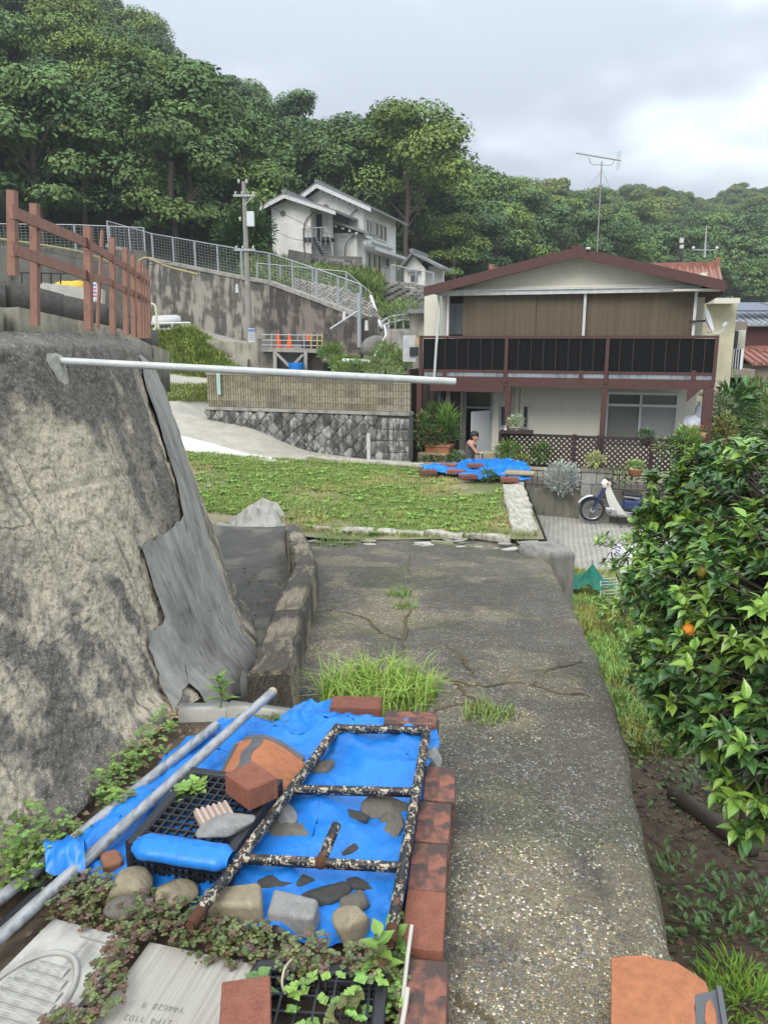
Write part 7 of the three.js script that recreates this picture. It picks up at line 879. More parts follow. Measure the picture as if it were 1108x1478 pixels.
{
  // first crate: placed by its grid corners
  const y = 0.135, A = onY(172, 1218, y), B = onY(322, 1243, y), C = onY(286, 1112, y), w = A.distanceTo(B), d = A.distanceTo(C); const turn = Math.atan2(-(B.z - A.z), B.x - A.x), ctr = A.clone().add(B).multiplyScalar(0.5).add(C.clone().sub(A).multiplyScalar(0.5)); ctr.y = 0.018; crate('black plastic mesh crate upside down on the blue tarp', w, d, 0.13, 11, 13, ctr, turn); T.crateTurn = turn; T.crateW = w;
  const fwd = V(Math.sin(turn), 0, Math.cos(turn));
  // blue roll lying along its front
  const a = onY(196, 1211, 0.18), b = onY(333, 1232, 0.18); a.y = b.y = 0.165; const roll = sheet(28, 24, (s, t) => { const p = a.clone().lerp(b, s), an = t * 6.2832, e = sm(0, 0.1, s) * sm(1, 0.9, s), r = 0.034 * (0.55 + 0.45 * e) + 0.004 * fbm(s * 14, t * 5, 2, 3); return p.add(V(Math.sin(an) * r * 1.35 * Math.sin(turn), Math.cos(an) * r * 0.8 - 0.004, Math.sin(an) * r * 1.35 * Math.cos(turn))); }, (s, t) => [s * 0.4, t * 0.2]); one('blue_bolster', roll, X.tarp, 'rolled blue tarpaulin bolster on the front edge of the black crate', 'bolster');
  // small ribbed tile and stone on the grid
  const tl = thing('ribbed_tile', 'small pink ribbed tile on the black crate grid', 'tile', onY(311, 1175, 0.16), 0.5); tl.position.y = 0.148; mk('tile', rbox(0.11, 0.02, 0.11, 0.004), mat([0.48, 0.37, 0.30], { map: T.grain, rep: 5 }), tl); for (let k = 0; k < 6; k++) mk('rib', box(0.008, 0.006, 0.104, -0.045 + k * 0.018, 0.013, 0), mat([0.52, 0.41, 0.34]), tl);
  // second crate at the bottom
  const A2 = onY(352, 1440, 0.1), B2 = onY(551, 1452, 0.1), C2 = onY(376, 1381, 0.1), w2 = A2.distanceTo(B2) * 1.02, t2 = Math.atan2(-(B2.z - A2.z), B2.x - A2.x), dd = 0.42, c2 = C2.clone().add(V(Math.cos(t2) * w2 / 2 - 0.01, 0, -Math.sin(t2) * w2 / 2)).add(V(Math.sin(t2) * dd / 2, 0, Math.cos(t2) * dd / 2)); c2.y = -0.005; crate('black plastic mesh crate full of weeds in front of the blue tarp', w2, dd, 0.1, 8, 9, c2, t2);
}
// stones on the tarp
{
  const R = rngOf(55), sm1 = (c) => mat(c, { map: T.speck, bump: T.grain, bs: 0.012, rep: 5, roughness: 0.95 }); const beige = sm1([0.52, 0.43, 0.29]), grey = sm1([0.46, 0.45, 0.43]), dk = sm1([0.11, 0.107, 0.10]), mid = sm1([0.26, 0.235, 0.19]), org = sm1([0.5, 0.17, 0.07]);
  const list = [[339, 1308, 'b', 0.16, 0.085, 0.09, beige, 0.1, 'pale rounded beige block at the near edge of the blue tarp'], [421, 1320, 'b', 0.135, 0.075, 0.085, grey, -0.2, 'square cut light grey granite block on the blue tarp'], [506, 1332, 'r', 0.085, 0.11, 0.10, beige, 0.2, 'upright rounded beige stone near the pipe frame corner'], [513, 1301, 'r', 0.075, 0.05, 0.06, mid, 0.4, 'small brown stone behind the upright beige stone'], [468, 1291, 's', 0.10, 0.03, 0.05, dk, 0.4, 'thin dark shard in front of the lower rung'], [518, 1279, 's', 0.065, 0.025, 0.04, dk, 0, 'small dark shard under the lower rung'], [543, 1241, 's', 0.028, 0.03, 0.07, org, 0.1, 'orange pottery shard by the right rail'], [493, 1225, 's', 0.075, 0.03, 0.06, dk, -0.3, 'dark angular shard right of the stub bar'], [501, 1203, 's', 0.08, 0.03, 0.06, dk, -0.6, 'dark wedge shaped shard above the stub bar'], [510, 1178, 's', 0.06, 0.03, 0.07, dk, 0.3, 'dark pointed shard in the middle of the frame'], [565, 1193, 's', 0.075, 0.03, 0.09, mid, 0, 'flat grey brown stone near the right rail'], [556, 1162, 's', 0.10, 0.04, 0.08, mid, 0.3, 'larger grey brown stone just under the middle rung'], [470, 1160, 's', 0.085, 0.02, 0.05, dk, 0.2, 'flat dark slate below the middle rung'], [463, 1108, 'r', 0.11, 0.05, 0.07, mid, 0.6, 'brown stone at the upper left rail'], [407, 1178, 'r', 0.08, 0.06, 0.11, grey, 0.3, 'grey stone tucked under the left rail'], [411, 1204, 's', 0.13, 0.04, 0.08, mid, 0.1, 'flat brown stone beside the left rail'], [418, 1232, 's', 0.10, 0.03, 0.05, dk, 0.5, 'dark broken slate by the lower left of the frame'], [413, 1275, 's', 0.11, 0.03, 0.05, dk, -0.1, 'dark tile shard under the lower rung at the left'], [425, 1255, 's', 0.06, 0.03, 0.05, mid, -0.5, 'small brown stone between the lower rungs'], [252, 1293, 'r', 0.12, 0.07, 0.09, beige, 0.1, 'beige stone beside the lower end of the left rail'], [189, 1281, 'r', 0.12, 0.09, 0.1, beige, 0.7, 'peaked beige stone on the hem of the tarp'], [187, 1310, 'r', 0.12, 0.06, 0.08, mid, 0.3, 'mossy brown stone below the peaked beige stone'], [163, 1246, 'b', 0.06, 0.06, 0.07, mat([0.32, 0.14, 0.08], { map: T.grain, rep: 4 }), 0.5, 'broken brown brick piece at the crate corner'], [326, 1190, 'r', 0.15, 0.045, 0.075, grey, 0.55, 'long grey stone on the black crate grid'], [420, 1100, 's', 0.05, 0.04, 0.05, grey, 0, 'small grey stone right of the orange roof tile']];
  const bed = onY(600, 1097, 0.03); list.push([622, 1092, 's', 0.05, 0.05, 0.08, grey, 0.2, 'pale stone at the right end of the tarp behind the bricks']);
  list.forEach(([u, v, k, w, h, d, m, ry, lb], i) => { const y = i === 23 ? 0.14 : 0.022; let g; if (k === 'b') { g = rough(new RoundedBoxGeometry(w, h, d, 7, 0.016), 0.014, 14, i); const n = g.attributes.position, U = []; for (let q = 0; q < n.count; q++) U.push(n.getX(q) + n.getY(q) * 0.5, n.getZ(q) + n.getY(q)); g.setAttribute('uv', new THREE.Float32BufferAttribute(U, 2)); } else g = cutStone(w, h, d, i + 3, k === 's' ? 0.012 : 0.06); const o = one('stone', g, m, lb, 'stone'), p = onY(u, v, y + h * 0.5); o.position.set(p.x, y + h * 0.45, p.z); o.rotation.y = ry; });
}
// roof tiles
{
  const om = mat([0.56, 0.21, 0.095], { map: T.speck, bump: T.grain, bs: 0.0012, rep: 4, roughness: 0.8 }), gl = mat([0.13, 0.135, 0.145], { map: T.grain, rep: 3, roughness: 0.45 });
  const t = thing('roof_tile', 'curved orange roof tile with dark glazed edge above the black crate', 'roof tile'); const C = [[312, 1112], [340, 1060], [442, 1078], [408, 1140]].map(([u, v]) => onY(u, v, 0.14)); const bi = (a, b) => C[0].clone().lerp(C[3], a).lerp(C[1].clone().lerp(C[2], a), b);
  const yy = (a) => 0.10 + 0.05 * Math.sin(a * 3.3 + 0.2); const slab = (a0, a1, b0, b1, dy) => join([sheet(24, 8, (s, q) => { const a = lerp(a0, a1, s), p = bi(a, lerp(b0, b1, q)); p.y = yy(a) + dy; return p; }), sheet(24, 8, (s, q) => { const a = lerp(a0, a1, s), p = bi(a, lerp(b0, b1, q)); p.y = yy(a) + dy - 0.016; return p; }), sheet(24, 1, (s, q) => { const a = lerp(a0, a1, s), p = bi(a, b0); p.y = yy(a) + dy - 0.016 * q; return p; }), sheet(24, 1, (s, q) => { const a = lerp(a0, a1, s), p = bi(a, b1); p.y = yy(a) + dy - 0.016 * q; return p; }), sheet(1, 8, (s, q) => { const p = bi(a1, lerp(b0, b1, q)); p.y = yy(a1) + dy - 0.016 * s; return p; })]);
  mk('tile_body', slab(0.0, 1, 0, 0.95, 0), om, t); mk('glazed_edge', slab(0.12, 0.96, 0.951, 1.05, 0.002), gl, t); mk('glazed_band', sheet(10, 16, (s, q) => { const a = lerp(0.24, 0.40, s) + 0.03 * Math.sin(q * 9), p = bi(a, lerp(0.1, 0.94, q)); p.y = yy(a) + 0.002; return p; }), gl, t); mk('glazed_band', sheet(6, 12, (s, q) => { const p = bi(lerp(0.0, 0.07, s), lerp(0.02, 0.9, q)); p.y = yy(lerp(0.0, 0.07, s)) + 0.002; return p; }), gl, t);
  const b = thing('roof_tile', 'flat orange roof tile lying at the edge of the ramp', 'roof tile'); const y0 = rampY(1.6) + 0.045; const pts = [[883, 1383], [905, 1380], [932, 1379], [950, 1385], [975, 1389], [1000, 1405], [1017, 1418], [1022, 1432], [1006, 1436], [1000, 1452], [1004, 1478], [1008, 1560], [882, 1560]].map(([u, v]) => onY(u, v, y0)); mk('tile_body', uvm(xf(ext(pts.map((p) => [p.x, -p.z]), 0.016, 0.002), 0, y0 - 0.018, 0, -Math.PI / 2)), om, b);
  const q = [[1003, 1437], [1037, 1428], [1046, 1478], [1054, 1540], [1010, 1560], [1004, 1478]].map(([u, v]) => onY(u, v, y0)); mk('glazed_edge', uvm(xf(ext(q.map((p) => [p.x, -p.z]), 0.018, 0.002), 0, y0 - 0.019, 0, -Math.PI / 2)), gl, b); mk('glazed_rim', beam(onY(1036, 1430, y0).add(V(0, 0.006, 0)), onY(1055, 1550, y0).add(V(0, 0.006, 0)), 0.012, 0.02), gl, b); mk('bare_clay_patch', uvm(xf(ext([[1018, 1450], [1024, 1443], [1032, 1462], [1034, 1478], [1024, 1490], [1016, 1474]].map(([u, v]) => onY(u, v, y0)).map((p) => [p.x, -p.z]), 0.002), 0, y0 + 0.0015, 0, -Math.PI / 2)), om, b);
}
// long steel pipes
for (const [a, b, ya, yb, lab] of [[[394, 998], [-60, 1407], 0.16, 0.05, 'long grey steel pipe with a yellow tip lying across the bed'], [[312, 1047], [-60, 1346], 0.07, 0.05, 'scratched pale steel pipe lying along the foot of the wall']]) { const p = onY(...a, ya), q = onY(...b, yb), e = p.clone().sub(q).normalize(), t = thing('steel_pipe', lab, 'pipe'); mk('tube', uvm(cyl(q, p, 0.019, 0.019, 18, true)), mat([0.42, 0.43, 0.44], { map: T.stain, rep: 3, roughness: 0.5, metalness: 0.25 }), t); if (ya > 0.1) mk('yellow_tip', cyl(p.clone().addScaledVector(e, -0.012), p.clone().addScaledVector(e, 0.004), 0.0196, 0.0185, 18), mat([0.55, 0.42, 0.2]), t); else mk('pipe_bore', cyl(p.clone().addScaledVector(e, -0.4), p.clone().addScaledVector(e, -0.001), 0.0165, 0.0165, 14, true), X.galv, t); }
// boards at the bottom left
{
  const y = 0.04, A = onY(78, 1322, y), B = onY(192, 1352, y), D = onY(0, 1403, y).sub(A).normalize(), W = B.clone().sub(A), w = W.length(), ex = W.clone().normalize(), turn = Math.atan2(-ex.z, ex.x); const p = thing('washboard_tray', 'white weathered ribbed panel with a raised oval rim at the bottom left', 'panel', A.clone().setY(0.012), turn); const wm = mat([0.50, 0.485, 0.44], { map: T.stain, bump: T.grain, bs: 0.003, rep: 2.2 });
  mk('plate', uvm(box(w, 0.02, 0.95, w / 2, 0.01, 0.475)), wm, p); const rib = uvm(xf(new THREE.CylinderGeometry(0.5, 0.5, w * 0.74, 14), 0, 0, 0, 0, 0, Math.PI / 2)); for (let k = 0; k < 22; k++) { const z = 0.15 + k * 0.034, s = k < 4 ? [0.5, 0.72, 0.86, 0.95][k] : 1; const r = mk('rib', rib, wm, p); r.scale.set(s, 0.017, 0.033); r.position.set(w / 2 - 0.01, 0.0195, z); }
  const rim = []; for (let k = 0; k <= 24; k++) { const a = Math.PI * (k / 24); rim.push(V(w / 2 - 0.01 - Math.cos(a) * w * 0.42, 0.024, 0.26 - Math.sin(a) * 0.16)); } rim.unshift(V(w * 0.07, 0.024, 0.94)); rim.push(V(w * 0.92 - 0.01, 0.024, 0.94)); mk('oval_rim', tube(rim, 0.0075, 90, 8), wm, p); mk('corner_line', box(w * 0.5, 0.003, 0.004, w * 0.7, 0.0215, 0.035, 0), mat([0.3, 0.3, 0.28]), p);
  const A2 = onY(216, 1356, y), B2 = onY(366, 1388, y), E = B2.clone().sub(A2), w2 = E.length(), t2 = Math.atan2(-E.z, E.x); const q = thing('plywood_board', 'grey weathered plywood board with faint stamped print', 'board', A2.clone().setY(0.014), t2); const geo = uvm(box(w2, 0.018, 0.9, w2 / 2, 0.009, 0.45)); { const uv = geo.attributes.uv; for (let i = 0; i < uv.count; i++) uv.setXY(i, uv.getX(i), uv.getY(i)); } mk('plank', geo, mat([0.46, 0.43, 0.37], { map: rep(T.wood, 1.8, 0.9), bump: T.wood, bs: 0.004 }), q);
  const { FontLoader } = await import('three/addons/loaders/FontLoader.js'); const font = await new FontLoader().loadAsync('fonts/droid/droid_sans_mono_regular.typeface.json'); const ink = mat([0.20, 0.19, 0.175], { roughness: 1 }); [['\u03a3TP4 1102', 0.205, 0.0], ['Y44628 9', 0.165, 0.01]].forEach(([s, z, dx]) => { const g = new THREE.ShapeGeometry(font.generateShapes(s, 0.016), 2); g.rotateX(-Math.PI / 2); g.rotateY(Math.PI + 0.1); mk('stamped_print', xf(g, w2 * 0.62 + dx, 0.0192, z), ink, q); });
  one('white_stick', tube([onY(594, 1336, 0.12), onY(588, 1380, 0.1), onY(583, 1425, 0.07), onY(577, 1478, 0.05)], 0.0055, 20, 7), mat([0.62, 0.58, 0.5], { map: T.wood, rep: 6 }), 'thin bleached stick leaning beside the brick edging', 'stick'); one('white_stick', tube([onY(588, 1426, 0.1), onY(584, 1455, 0.08), onY(576, 1500, 0.05)], 0.0065, 14, 7), mat([0.62, 0.58, 0.5], { map: T.wood, rep: 6 }), 'shorter bleached stick at the near end of the brick edging', 'stick'); one('dry_stem', tube([onY(421, 1385, 0.13), onY(410, 1400, 0.15), onY(407, 1422, 0.13), onY(412, 1434, 0.11)], 0.003, 14, 6), mat([0.5, 0.44, 0.32]), 'curved dry stem lying on the near crate grid', 'stem');
  const bp = one('black_pipe', uvm(cyl(onY(0, 1345, 0.02), onY(78, 1270, 0.02), 0.02, 0.02, 12)), mat([0.02, 0.02, 0.02]), 'black hose lying beside the long steel pipe', 'hose');
}
// ---------- seated person ----------
function sdf(bones, c, hs, N, k = 0.03) { const mc = new MarchingCubes(N, new THREE.MeshStandardMaterial(), false, false, 90000); mc.isolation = 0; const h2 = N / 2, p = V(); for (let z = 0; z < N; z++) for (let y = 0; y < N; y++) for (let x = 0; x < N; x++) { p.set(c.x + (x - h2) / h2 * hs, c.y + (y - h2) / h2 * hs, c.z + (z - h2) / h2 * hs); let d = 9; for (const [a, b, r1, r2] of bones) { const ab = b.clone().sub(a), t = clamp(p.clone().sub(a).dot(ab) / Math.max(1e-9, ab.lengthSq())), q = p.distanceTo(a.clone().addScaledVector(ab, t)) - lerp(r1, r2, t), hh = Math.max(0, k - Math.abs(d - q)) / k; d = Math.min(d, q) - hh * hh * k * 0.25; } mc.field[x + y * N + z * N * N] = -d; } mc.update(); const n = mc.count, P = new Float32Array(n * 3), Q = mc.positionArray; for (let i = 0; i < n; i++) { P[i * 3] = c.x + Q[i * 3] * hs; P[i * 3 + 1] = c.y + Q[i * 3 + 1] * hs; P[i * 3 + 2] = c.z + Q[i * 3 + 2] * hs; } let g = new THREE.BufferGeometry(); g.setAttribute('position', new THREE.BufferAttribute(P, 3)); g = mergeVertices(g, 1e-5); g.computeVertexNormals(); return g; }
{
  const z0 = 0.42, Q = (u, v, z = 0) => { const q = L(u, v, z0 + z); return V(q.x, q.y, z0 + z); }; const o = thing('person', 'person in a dark sleeveless top sitting bent forward by the house door', 'person', HO, TH);
  const hip = Q(674, 670), hip2 = hip.clone(), neck = Q(680, 641), head = Q(684.5, 630), sh = [Q(680, 643, 0.16), Q(680, 643, -0.16)], el = [Q(687, 653, 0.17), Q(688, 654, -0.17)], hand = [Q(697, 655, 0.08), Q(697, 656, -0.05)], knee = [Q(693, 671, 0.12), Q(693, 671, -0.12)], foot = [V(Q(690, 680).x, 0.04, z0 + 0.12), V(Q(690, 680).x, 0.04, z0 - 0.12)];
  const B = [[hip, neck, 0.13, 0.12], [neck, head, 0.05, 0.055], [head, head.clone().add(V(0.02, -0.03, 0)), 0.095, 0.08], [head.clone().add(V(0.085, -0.02, 0)), head.clone().add(V(0.1, -0.03, 0)), 0.018, 0.014]]; for (let s = 0; s < 2; s++) { B.push([neck, sh[s], 0.07, 0.055], [sh[s], el[s], 0.045, 0.036], [el[s], hand[s], 0.034, 0.024], [hip.clone().setZ(hip.z + (s ? -0.1 : 0.1)), knee[s], 0.085, 0.062], [knee[s], foot[s], 0.055, 0.036], [foot[s], foot[s].clone().add(V(0.16, -0.01, 0)), 0.036, 0.03]); for (let f = 0; f < 4; f++) B.push([hand[s].clone().add(V(0.02, 0.0, (f - 1.5) * 0.018)), hand[s].clone().add(V(0.085 - 0.006 * Math.abs(f - 1.5), -0.045, (f - 1.5) * 0.02)), 0.009, 0.008]); B.push([hand[s].clone().add(V(0, 0, s ? 0.02 : -0.02)), hand[s].clone().add(V(0.045, -0.02, s ? 0.05 : -0.05)), 0.01, 0.009]); }
  const mid = V((hip.x + knee[0].x) / 2 + 0.05, 0.62, z0); mk('body', sdf(B, mid, 0.78, 76, 0.02), X.skin, o);
  const top = [[hip.clone().add(V(0, 0.02, 0)), neck.clone().add(V(-0.01, -0.05, 0)), 0.15, 0.135], [neck.clone().add(V(0, -0.05, 0)), sh[0].clone().add(V(0, -0.01, -0.02)), 0.085, 0.066], [neck.clone().add(V(0, -0.05, 0)), sh[1].clone().add(V(0, -0.01, 0.02)), 0.085, 0.066]]; mk('sleeveless_top', sdf(top, V(hip.x, (hip.y + neck.y) / 2, z0), 0.5, 56), mat([0.10, 0.085, 0.08], { roughness: 0.95 }), o);
  const tr = []; for (let s = 0; s < 2; s++) tr.push([hip.clone().setZ(hip.z + (s ? -0.09 : 0.09)), knee[s], 0.105, 0.082], [knee[s], foot[s].clone().add(V(0, 0.1, 0)), 0.08, 0.062]); mk('trousers', sdf(tr, V((hip.x + knee[0].x) / 2, 0.35, z0), 0.5, 56), mat([0.055, 0.05, 0.055], { roughness: 0.95 }), o);
  mk('hair', sdf([[head.clone().add(V(-0.025, 0.03, 0)), head.clone().add(V(-0.05, -0.06, 0)), 0.098, 0.07], [head.clone().add(V(0.03, 0.05, 0)), head.clone().add(V(-0.02, 0.05, 0)), 0.075, 0.08]], head, 0.25, 40), mat([0.018, 0.013, 0.011], { roughness: 0.6 }), o);
  for (const s of [-1, 1]) mk('eye', xf(new THREE.SphereGeometry(0.011, 8, 6), head.x + 0.092, head.y + 0.005, head.z + s * 0.032), mat([0.03, 0.02, 0.02]), o);
  const st = thing('stool', 'low wooden stool under the seated person', 'stool', HF.w(hip.x, 0, z0), TH); const sy = hip.y - 0.13; mk('seat', uvm(rbox(0.34, 0.04, 0.34, 0.01, 0, sy - 0.02, 0)), X.wood, st); for (const x of [-0.13, 0.13]) for (const z of [-0.13, 0.13]) mk('leg', uvm(box(0.035, Math.max(0.1, sy - 0.04), 0.035, x, (sy - 0.04) / 2, z)), X.wood, st);
  const rg = thing('drying_rug', 'beige rug hung over a low rail beside the seated person', 'rug', HO, TH), ra = Q(700, 650), rb = Q(716, 649); const cm = mat([0.40, 0.34, 0.23], { map: T.weave, bump: T.weave, bs: 0.004, rep: 6, roughness: 1 }); mk('rug', sheet(16, 30, (a, b) => { const t = (b - 0.5) * 2, x = lerp(ra.x - 0.02, rb.x + 0.02, a), an = clamp(t * 4, -1, 1) * Math.PI / 2; return V(x + 0.01 * Math.sin(b * 20), ra.y + 0.06 * Math.cos(an) - 0.06 - Math.max(0, Math.abs(t) - 0.25) * 0.75, z0 + 0.12 + 0.07 * Math.sin(an) + 0.012 * Math.sin(a * 9)); }, (a, b) => [a * 0.4, b]), cm, rg); mk('rail', cyl(V(ra.x - 0.1, ra.y - 0.05, z0 + 0.12), V(rb.x + 0.12, ra.y - 0.05, z0 + 0.12), 0.02, 0.02, 8), X.whitePaint, rg); for (const x of [ra.x - 0.08, rb.x + 0.1]) mk('rail_post', cyl(V(x, 0, z0 + 0.12), V(x, ra.y - 0.05, z0 + 0.12), 0.018, 0.018, 8), X.whitePaint, rg);
  const rag = one('brown_rag', rough(sheet(8, 10, (a, b) => V((a - 0.5) * 0.14, -0.24 * b, 0.03 * Math.sin(a * 9))), 0.012, 12, 2), mat([0.30, 0.17, 0.07], { roughness: 1 }), 'brown rag held over the rail by the seated person', 'rag'); rag.position.copy(HF.w(hand[0].x - 0.02, hand[0].y + 0.02, hand[0].z + 0.02));
}
// ---------- grass, weeds, citrus tree ----------
function tuftGeo(seed, n, h, spread, w) { const R = rngOf(seed), P = [], C = []; for (let k = 0; k < n; k++) { const a = R() * 6.28, r = Math.sqrt(R()) * spread, x = Math.cos(a) * r, z = Math.sin(a) * r, hh = h * (0.5 + 0.7 * R()), lean = 0.25 + 0.9 * R(), an = R() * 6.28, lx = Math.cos(an) * lean * hh, lz = Math.sin(an) * lean * hh, px = -Math.sin(an) * w, pz = Math.cos(an) * w; const b0 = [x - px, 0, z - pz], b1 = [x + px, 0, z + pz], m0 = [x + lx * 0.4 - px * 0.8, hh * 0.65, z + lz * 0.4 - pz * 0.8], m1 = [x + lx * 0.4 + px * 0.8, hh * 0.65, z + lz * 0.4 + pz * 0.8], t = [x + lx, hh * (1 - 0.25 * lean), z + lz]; const k2 = 0.7 + 0.6 * R(), y = 0.85 + 0.4 * R(); for (const v of [b0, b1, m1, b0, m1, m0, m0, m1, t]) { P.push(...v); C.push(k2 * y, k2, k2 * 0.9); } } const g = new THREE.BufferGeometry(); g.setAttribute('position', new THREE.Float32BufferAttribute(P, 3)); g.setAttribute('color', new THREE.Float32BufferAttribute(C, 3)); g.computeVertexNormals(); return g; }
function inPoly(x, z, poly) { let c = false; for (let i = 0, j = poly.length - 1; i < poly.length; j = i++) { const a = poly[i], b = poly[j]; if ((a.z > z) !== (b.z > z) && x < (b.x - a.x) * (z - a.z) / (b.z - a.z) + a.x) c = !c; } return c; }
function meadow(name, label, n, geo, place, colorOf, scaleOf, seed) { const R = rngOf(seed), ms = [], cs = [], q = new THREE.Quaternion(), c = new THREE.Color(); for (let k = 0; k < n; k++) { const p = place(R); if (!p) continue; const s = scaleOf(R, p); ms.push(new THREE.Matrix4().compose(p, q.setFromAxisAngle(UPV, R() * 6.28).clone(), V(s, s * (0.75 + 0.5 * R()), s))); cs.push(colorOf(R, p)); } const im = new THREE.InstancedMesh(geo, X.grass, ms.length); ms.forEach((m, i) => { im.setMatrixAt(i, m); im.setColorAt(i, c.setRGB(...cs[i])); }); return stuff(name, im, label, 'grass'); }
{
  const bb = fieldPoly.reduce((a, p) => ({ x0: Math.min(a.x0, p.x), x1: Math.max(a.x1, p.x), z0: Math.min(a.z0, p.z), z1: Math.max(a.z1, p.z) }), { x0: 9, x1: -9, z0: 9, z1: -99 }); bb.x0 = Math.max(bb.x0, -6.5);
  const place = (R) => { const x = lerp(bb.x0, bb.x1, R()), z = lerp(bb.z0, bb.z1, R()); if (!inPoly(x, z, fieldPoly)) return null; const d = -z, n = fbm(x * 0.9 + 3, d * 0.9, 4, 13), edge = x > 1.2 ? sm(1.2, 2.1, x) : 0; if (R() < sm(0.52, 0.66, n) * 0.75 + edge * 0.75) return null; return V(x, fieldY(x, d) - 0.01, z); };
  const colf = (R, p) => { const n = fbm(p.x * 0.8, p.z * 0.8, 4, 3), k = 0.75 + 0.5 * R(), y = sm(0.45, 0.7, n); return [lerp(0.24, 0.38, y) * k * (R() > 0.9 ? 1.3 : 1), lerp(0.34, 0.37, y) * k, lerp(0.09, 0.15, y) * k]; };
  meadow('field_grass', 'short patchy green and yellowish grass covering the field', 26000, tuftGeo(1, 12, 0.07, 0.10, 0.004), place, colf, (R) => 0.6 + 0.7 * R() * R() + 0.2, 21);
  // flat weeds between
  const lv = new Leaves(), R = rngOf(4); for (let k = 0; k < 7; k++) { const a = k / 7 * 6.28 + R(); lv.add(V(0, 0.01, 0), V(Math.cos(a), 0.35 + 0.4 * R(), Math.sin(a)), 0.10, 0.055, vary([1, 1, 1], R, 0.2)); }
  meadow('field_weeds', 'low broad leaved weeds among the field grass', 3200, lv.geo(), place, (R) => vary([0.2, 0.34, 0.07], R), (R) => 0.5 + 0.8 * R(), 22);
  // garden grass right of the ramp
  const gp = [[820, 850], [870, 868], [915, 880], [935, 960], [935, 1040], [905, 1030], [880, 970], [840, 885]].map(([u, v]) => onF(u, v, gardenY, 1.5)); const gb = gp.reduce((a, p) => ({ x0: Math.min(a.x0, p.x), x1: Math.max(a.x1, p.x), z0: Math.min(a.z0, p.z), z1: Math.max(a.z1, p.z) }), { x0: 9, x1: -9, z0: 9, z1: -99 });
  const gplace = (R) => { const x = lerp(gb.x0 - 0.5, gb.x1 + 1.6, R()), z = lerp(gb.z0 - 1.0, gb.z1 + 0.8, R()), d = -z; if (x < rampR(d) + 0.05) return null; const n = fbm(x * 1.2, d * 1.2, 3, 5), near = sm(6.5, 4.6, d); if (R() < near * 0.8 || (n > 0.62 && R() < 0.7)) return null; return V(x, gardenY(x, d) - 0.01, z); };
  meadow('garden_grass', 'bright green grass on the garden slope beside the ramp', 9000, tuftGeo(2, 14, 0.12, 0.10, 0.005), gplace, (R, p) => { const k = 0.75 + 0.5 * R(), y = sm(0.5, 0.66, fbm(p.x * 1.5, p.z * 1.5, 3, 6)); return [lerp(0.2, 0.27, y) * k, lerp(0.34, 0.31, y) * k, 0.08 * k]; }, (R) => 0.55 + 0.7 * R(), 23);
  // bank beyond the lane
  const B = T.bankMesh.geometry.attributes.position; const bplace = (R) => { const i = Math.floor(R() * B.count); return V(B.getX(i) + (R() - 0.5) * 0.35, B.getY(i) + (R() - 0.5) * 0.1, B.getZ(i) + (R() - 0.5) * 0.3); }; meadow('bank_grass', 'long wind bent grass on the bank beyond the lane', 5200, tuftGeo(3, 14, 0.30, 0.16, 0.014), bplace, (R) => { const k = 0.7 + 0.6 * R(); return [0.22 * k * (0.8 + 0.5 * R()), 0.32 * k, 0.08 * k]; }, (R) => 0.5 + 0.7 * R(), 24);
  const S = T.slopeMesh.geometry.attributes.position; meadow('slope_grass', 'tall wild grass on the slope below the white house', 3600, tuftGeo(5, 12, 0.4, 0.25, 0.018), (R) => { const i = Math.floor(R() * S.count); return V(S.getX(i) + (R() - 0.5) * 0.5, S.getY(i), S.getZ(i) + (R() - 0.5) * 0.4); }, (R) => { const k = 0.7 + 0.6 * R(); return [0.13 * k * (0.8 + 0.6 * R()), 0.21 * k, 0.05 * k]; }, (R) => 0.5 + 0.8 * R(), 25);
  // grass on the verge left of the lane
  meadow('lane_grass', 'thin yellow green grass beside the lane', 900, tuftGeo(6, 12, 0.16, 0.16, 0.009), (R) => { const p = onF(235 + 85 * R(), 557 + 22 * R(), T.laneY, 12); return p; }, (R) => [0.22 * (0.7 + 0.5 * R()), 0.27, 0.07], (R) => 0.6 + 0.6 * R(), 26);
}
function grassClump(label, u, v, n, h, spread, c, seed, yf = surf) { const p = onF(u, v, yf), g = tuftGeo(seed, n, h, spread, 0.0035), C = g.attributes.color, R = rngOf(seed); for (let i = 0; i < C.count; i++) C.setXYZ(i, C.getX(i) * c[0], C.getY(i) * c[1], C.getZ(i) * c[2]); const o = thing('grass_clump', label, 'grass', p.add(V(0, -0.015, 0))); mk('blades', g, X.grass, o); return o; }
grassClump('large clump of long fresh grass growing from the ramp behind the bricks', 545, 1012, 620, 0.22, 0.30, [0.24, 0.38, 0.07], 61); grassClump('smaller grass tuft left of the large clump on the ramp', 508, 1005, 260, 0.18, 0.16, [0.24, 0.38, 0.07], 62); grassClump('grass tuft reaching right of the large clump on the ramp', 592, 1002, 200, 0.16, 0.16, [0.24, 0.38, 0.07], 68); grassClump('small grass tuft in the middle crack of the ramp', 576, 862, 110, 0.12, 0.12, [0.16, 0.27, 0.06], 63); grassClump('tiny grass tuft just below the middle crack tuft of the ramp', 584, 878, 80, 0.10, 0.10, [0.16, 0.27, 0.06], 64); grassClump('low mossy tuft by the pale patch beside the right of the ramp', 706, 1035, 160, 0.09, 0.14, [0.18, 0.27, 0.06], 65); grassClump('sparse grass tuft at the head of the ramp by the kerb', 485, 786, 160, 0.14, 0.30, [0.16, 0.25, 0.06], 66, (x, d) => -1.15); grassClump('thin grass tuft on the stone edging by the corner pier', 748, 772, 160, 0.12, 0.28, [0.2, 0.27, 0.06], 67, (x, d) => -1.1);
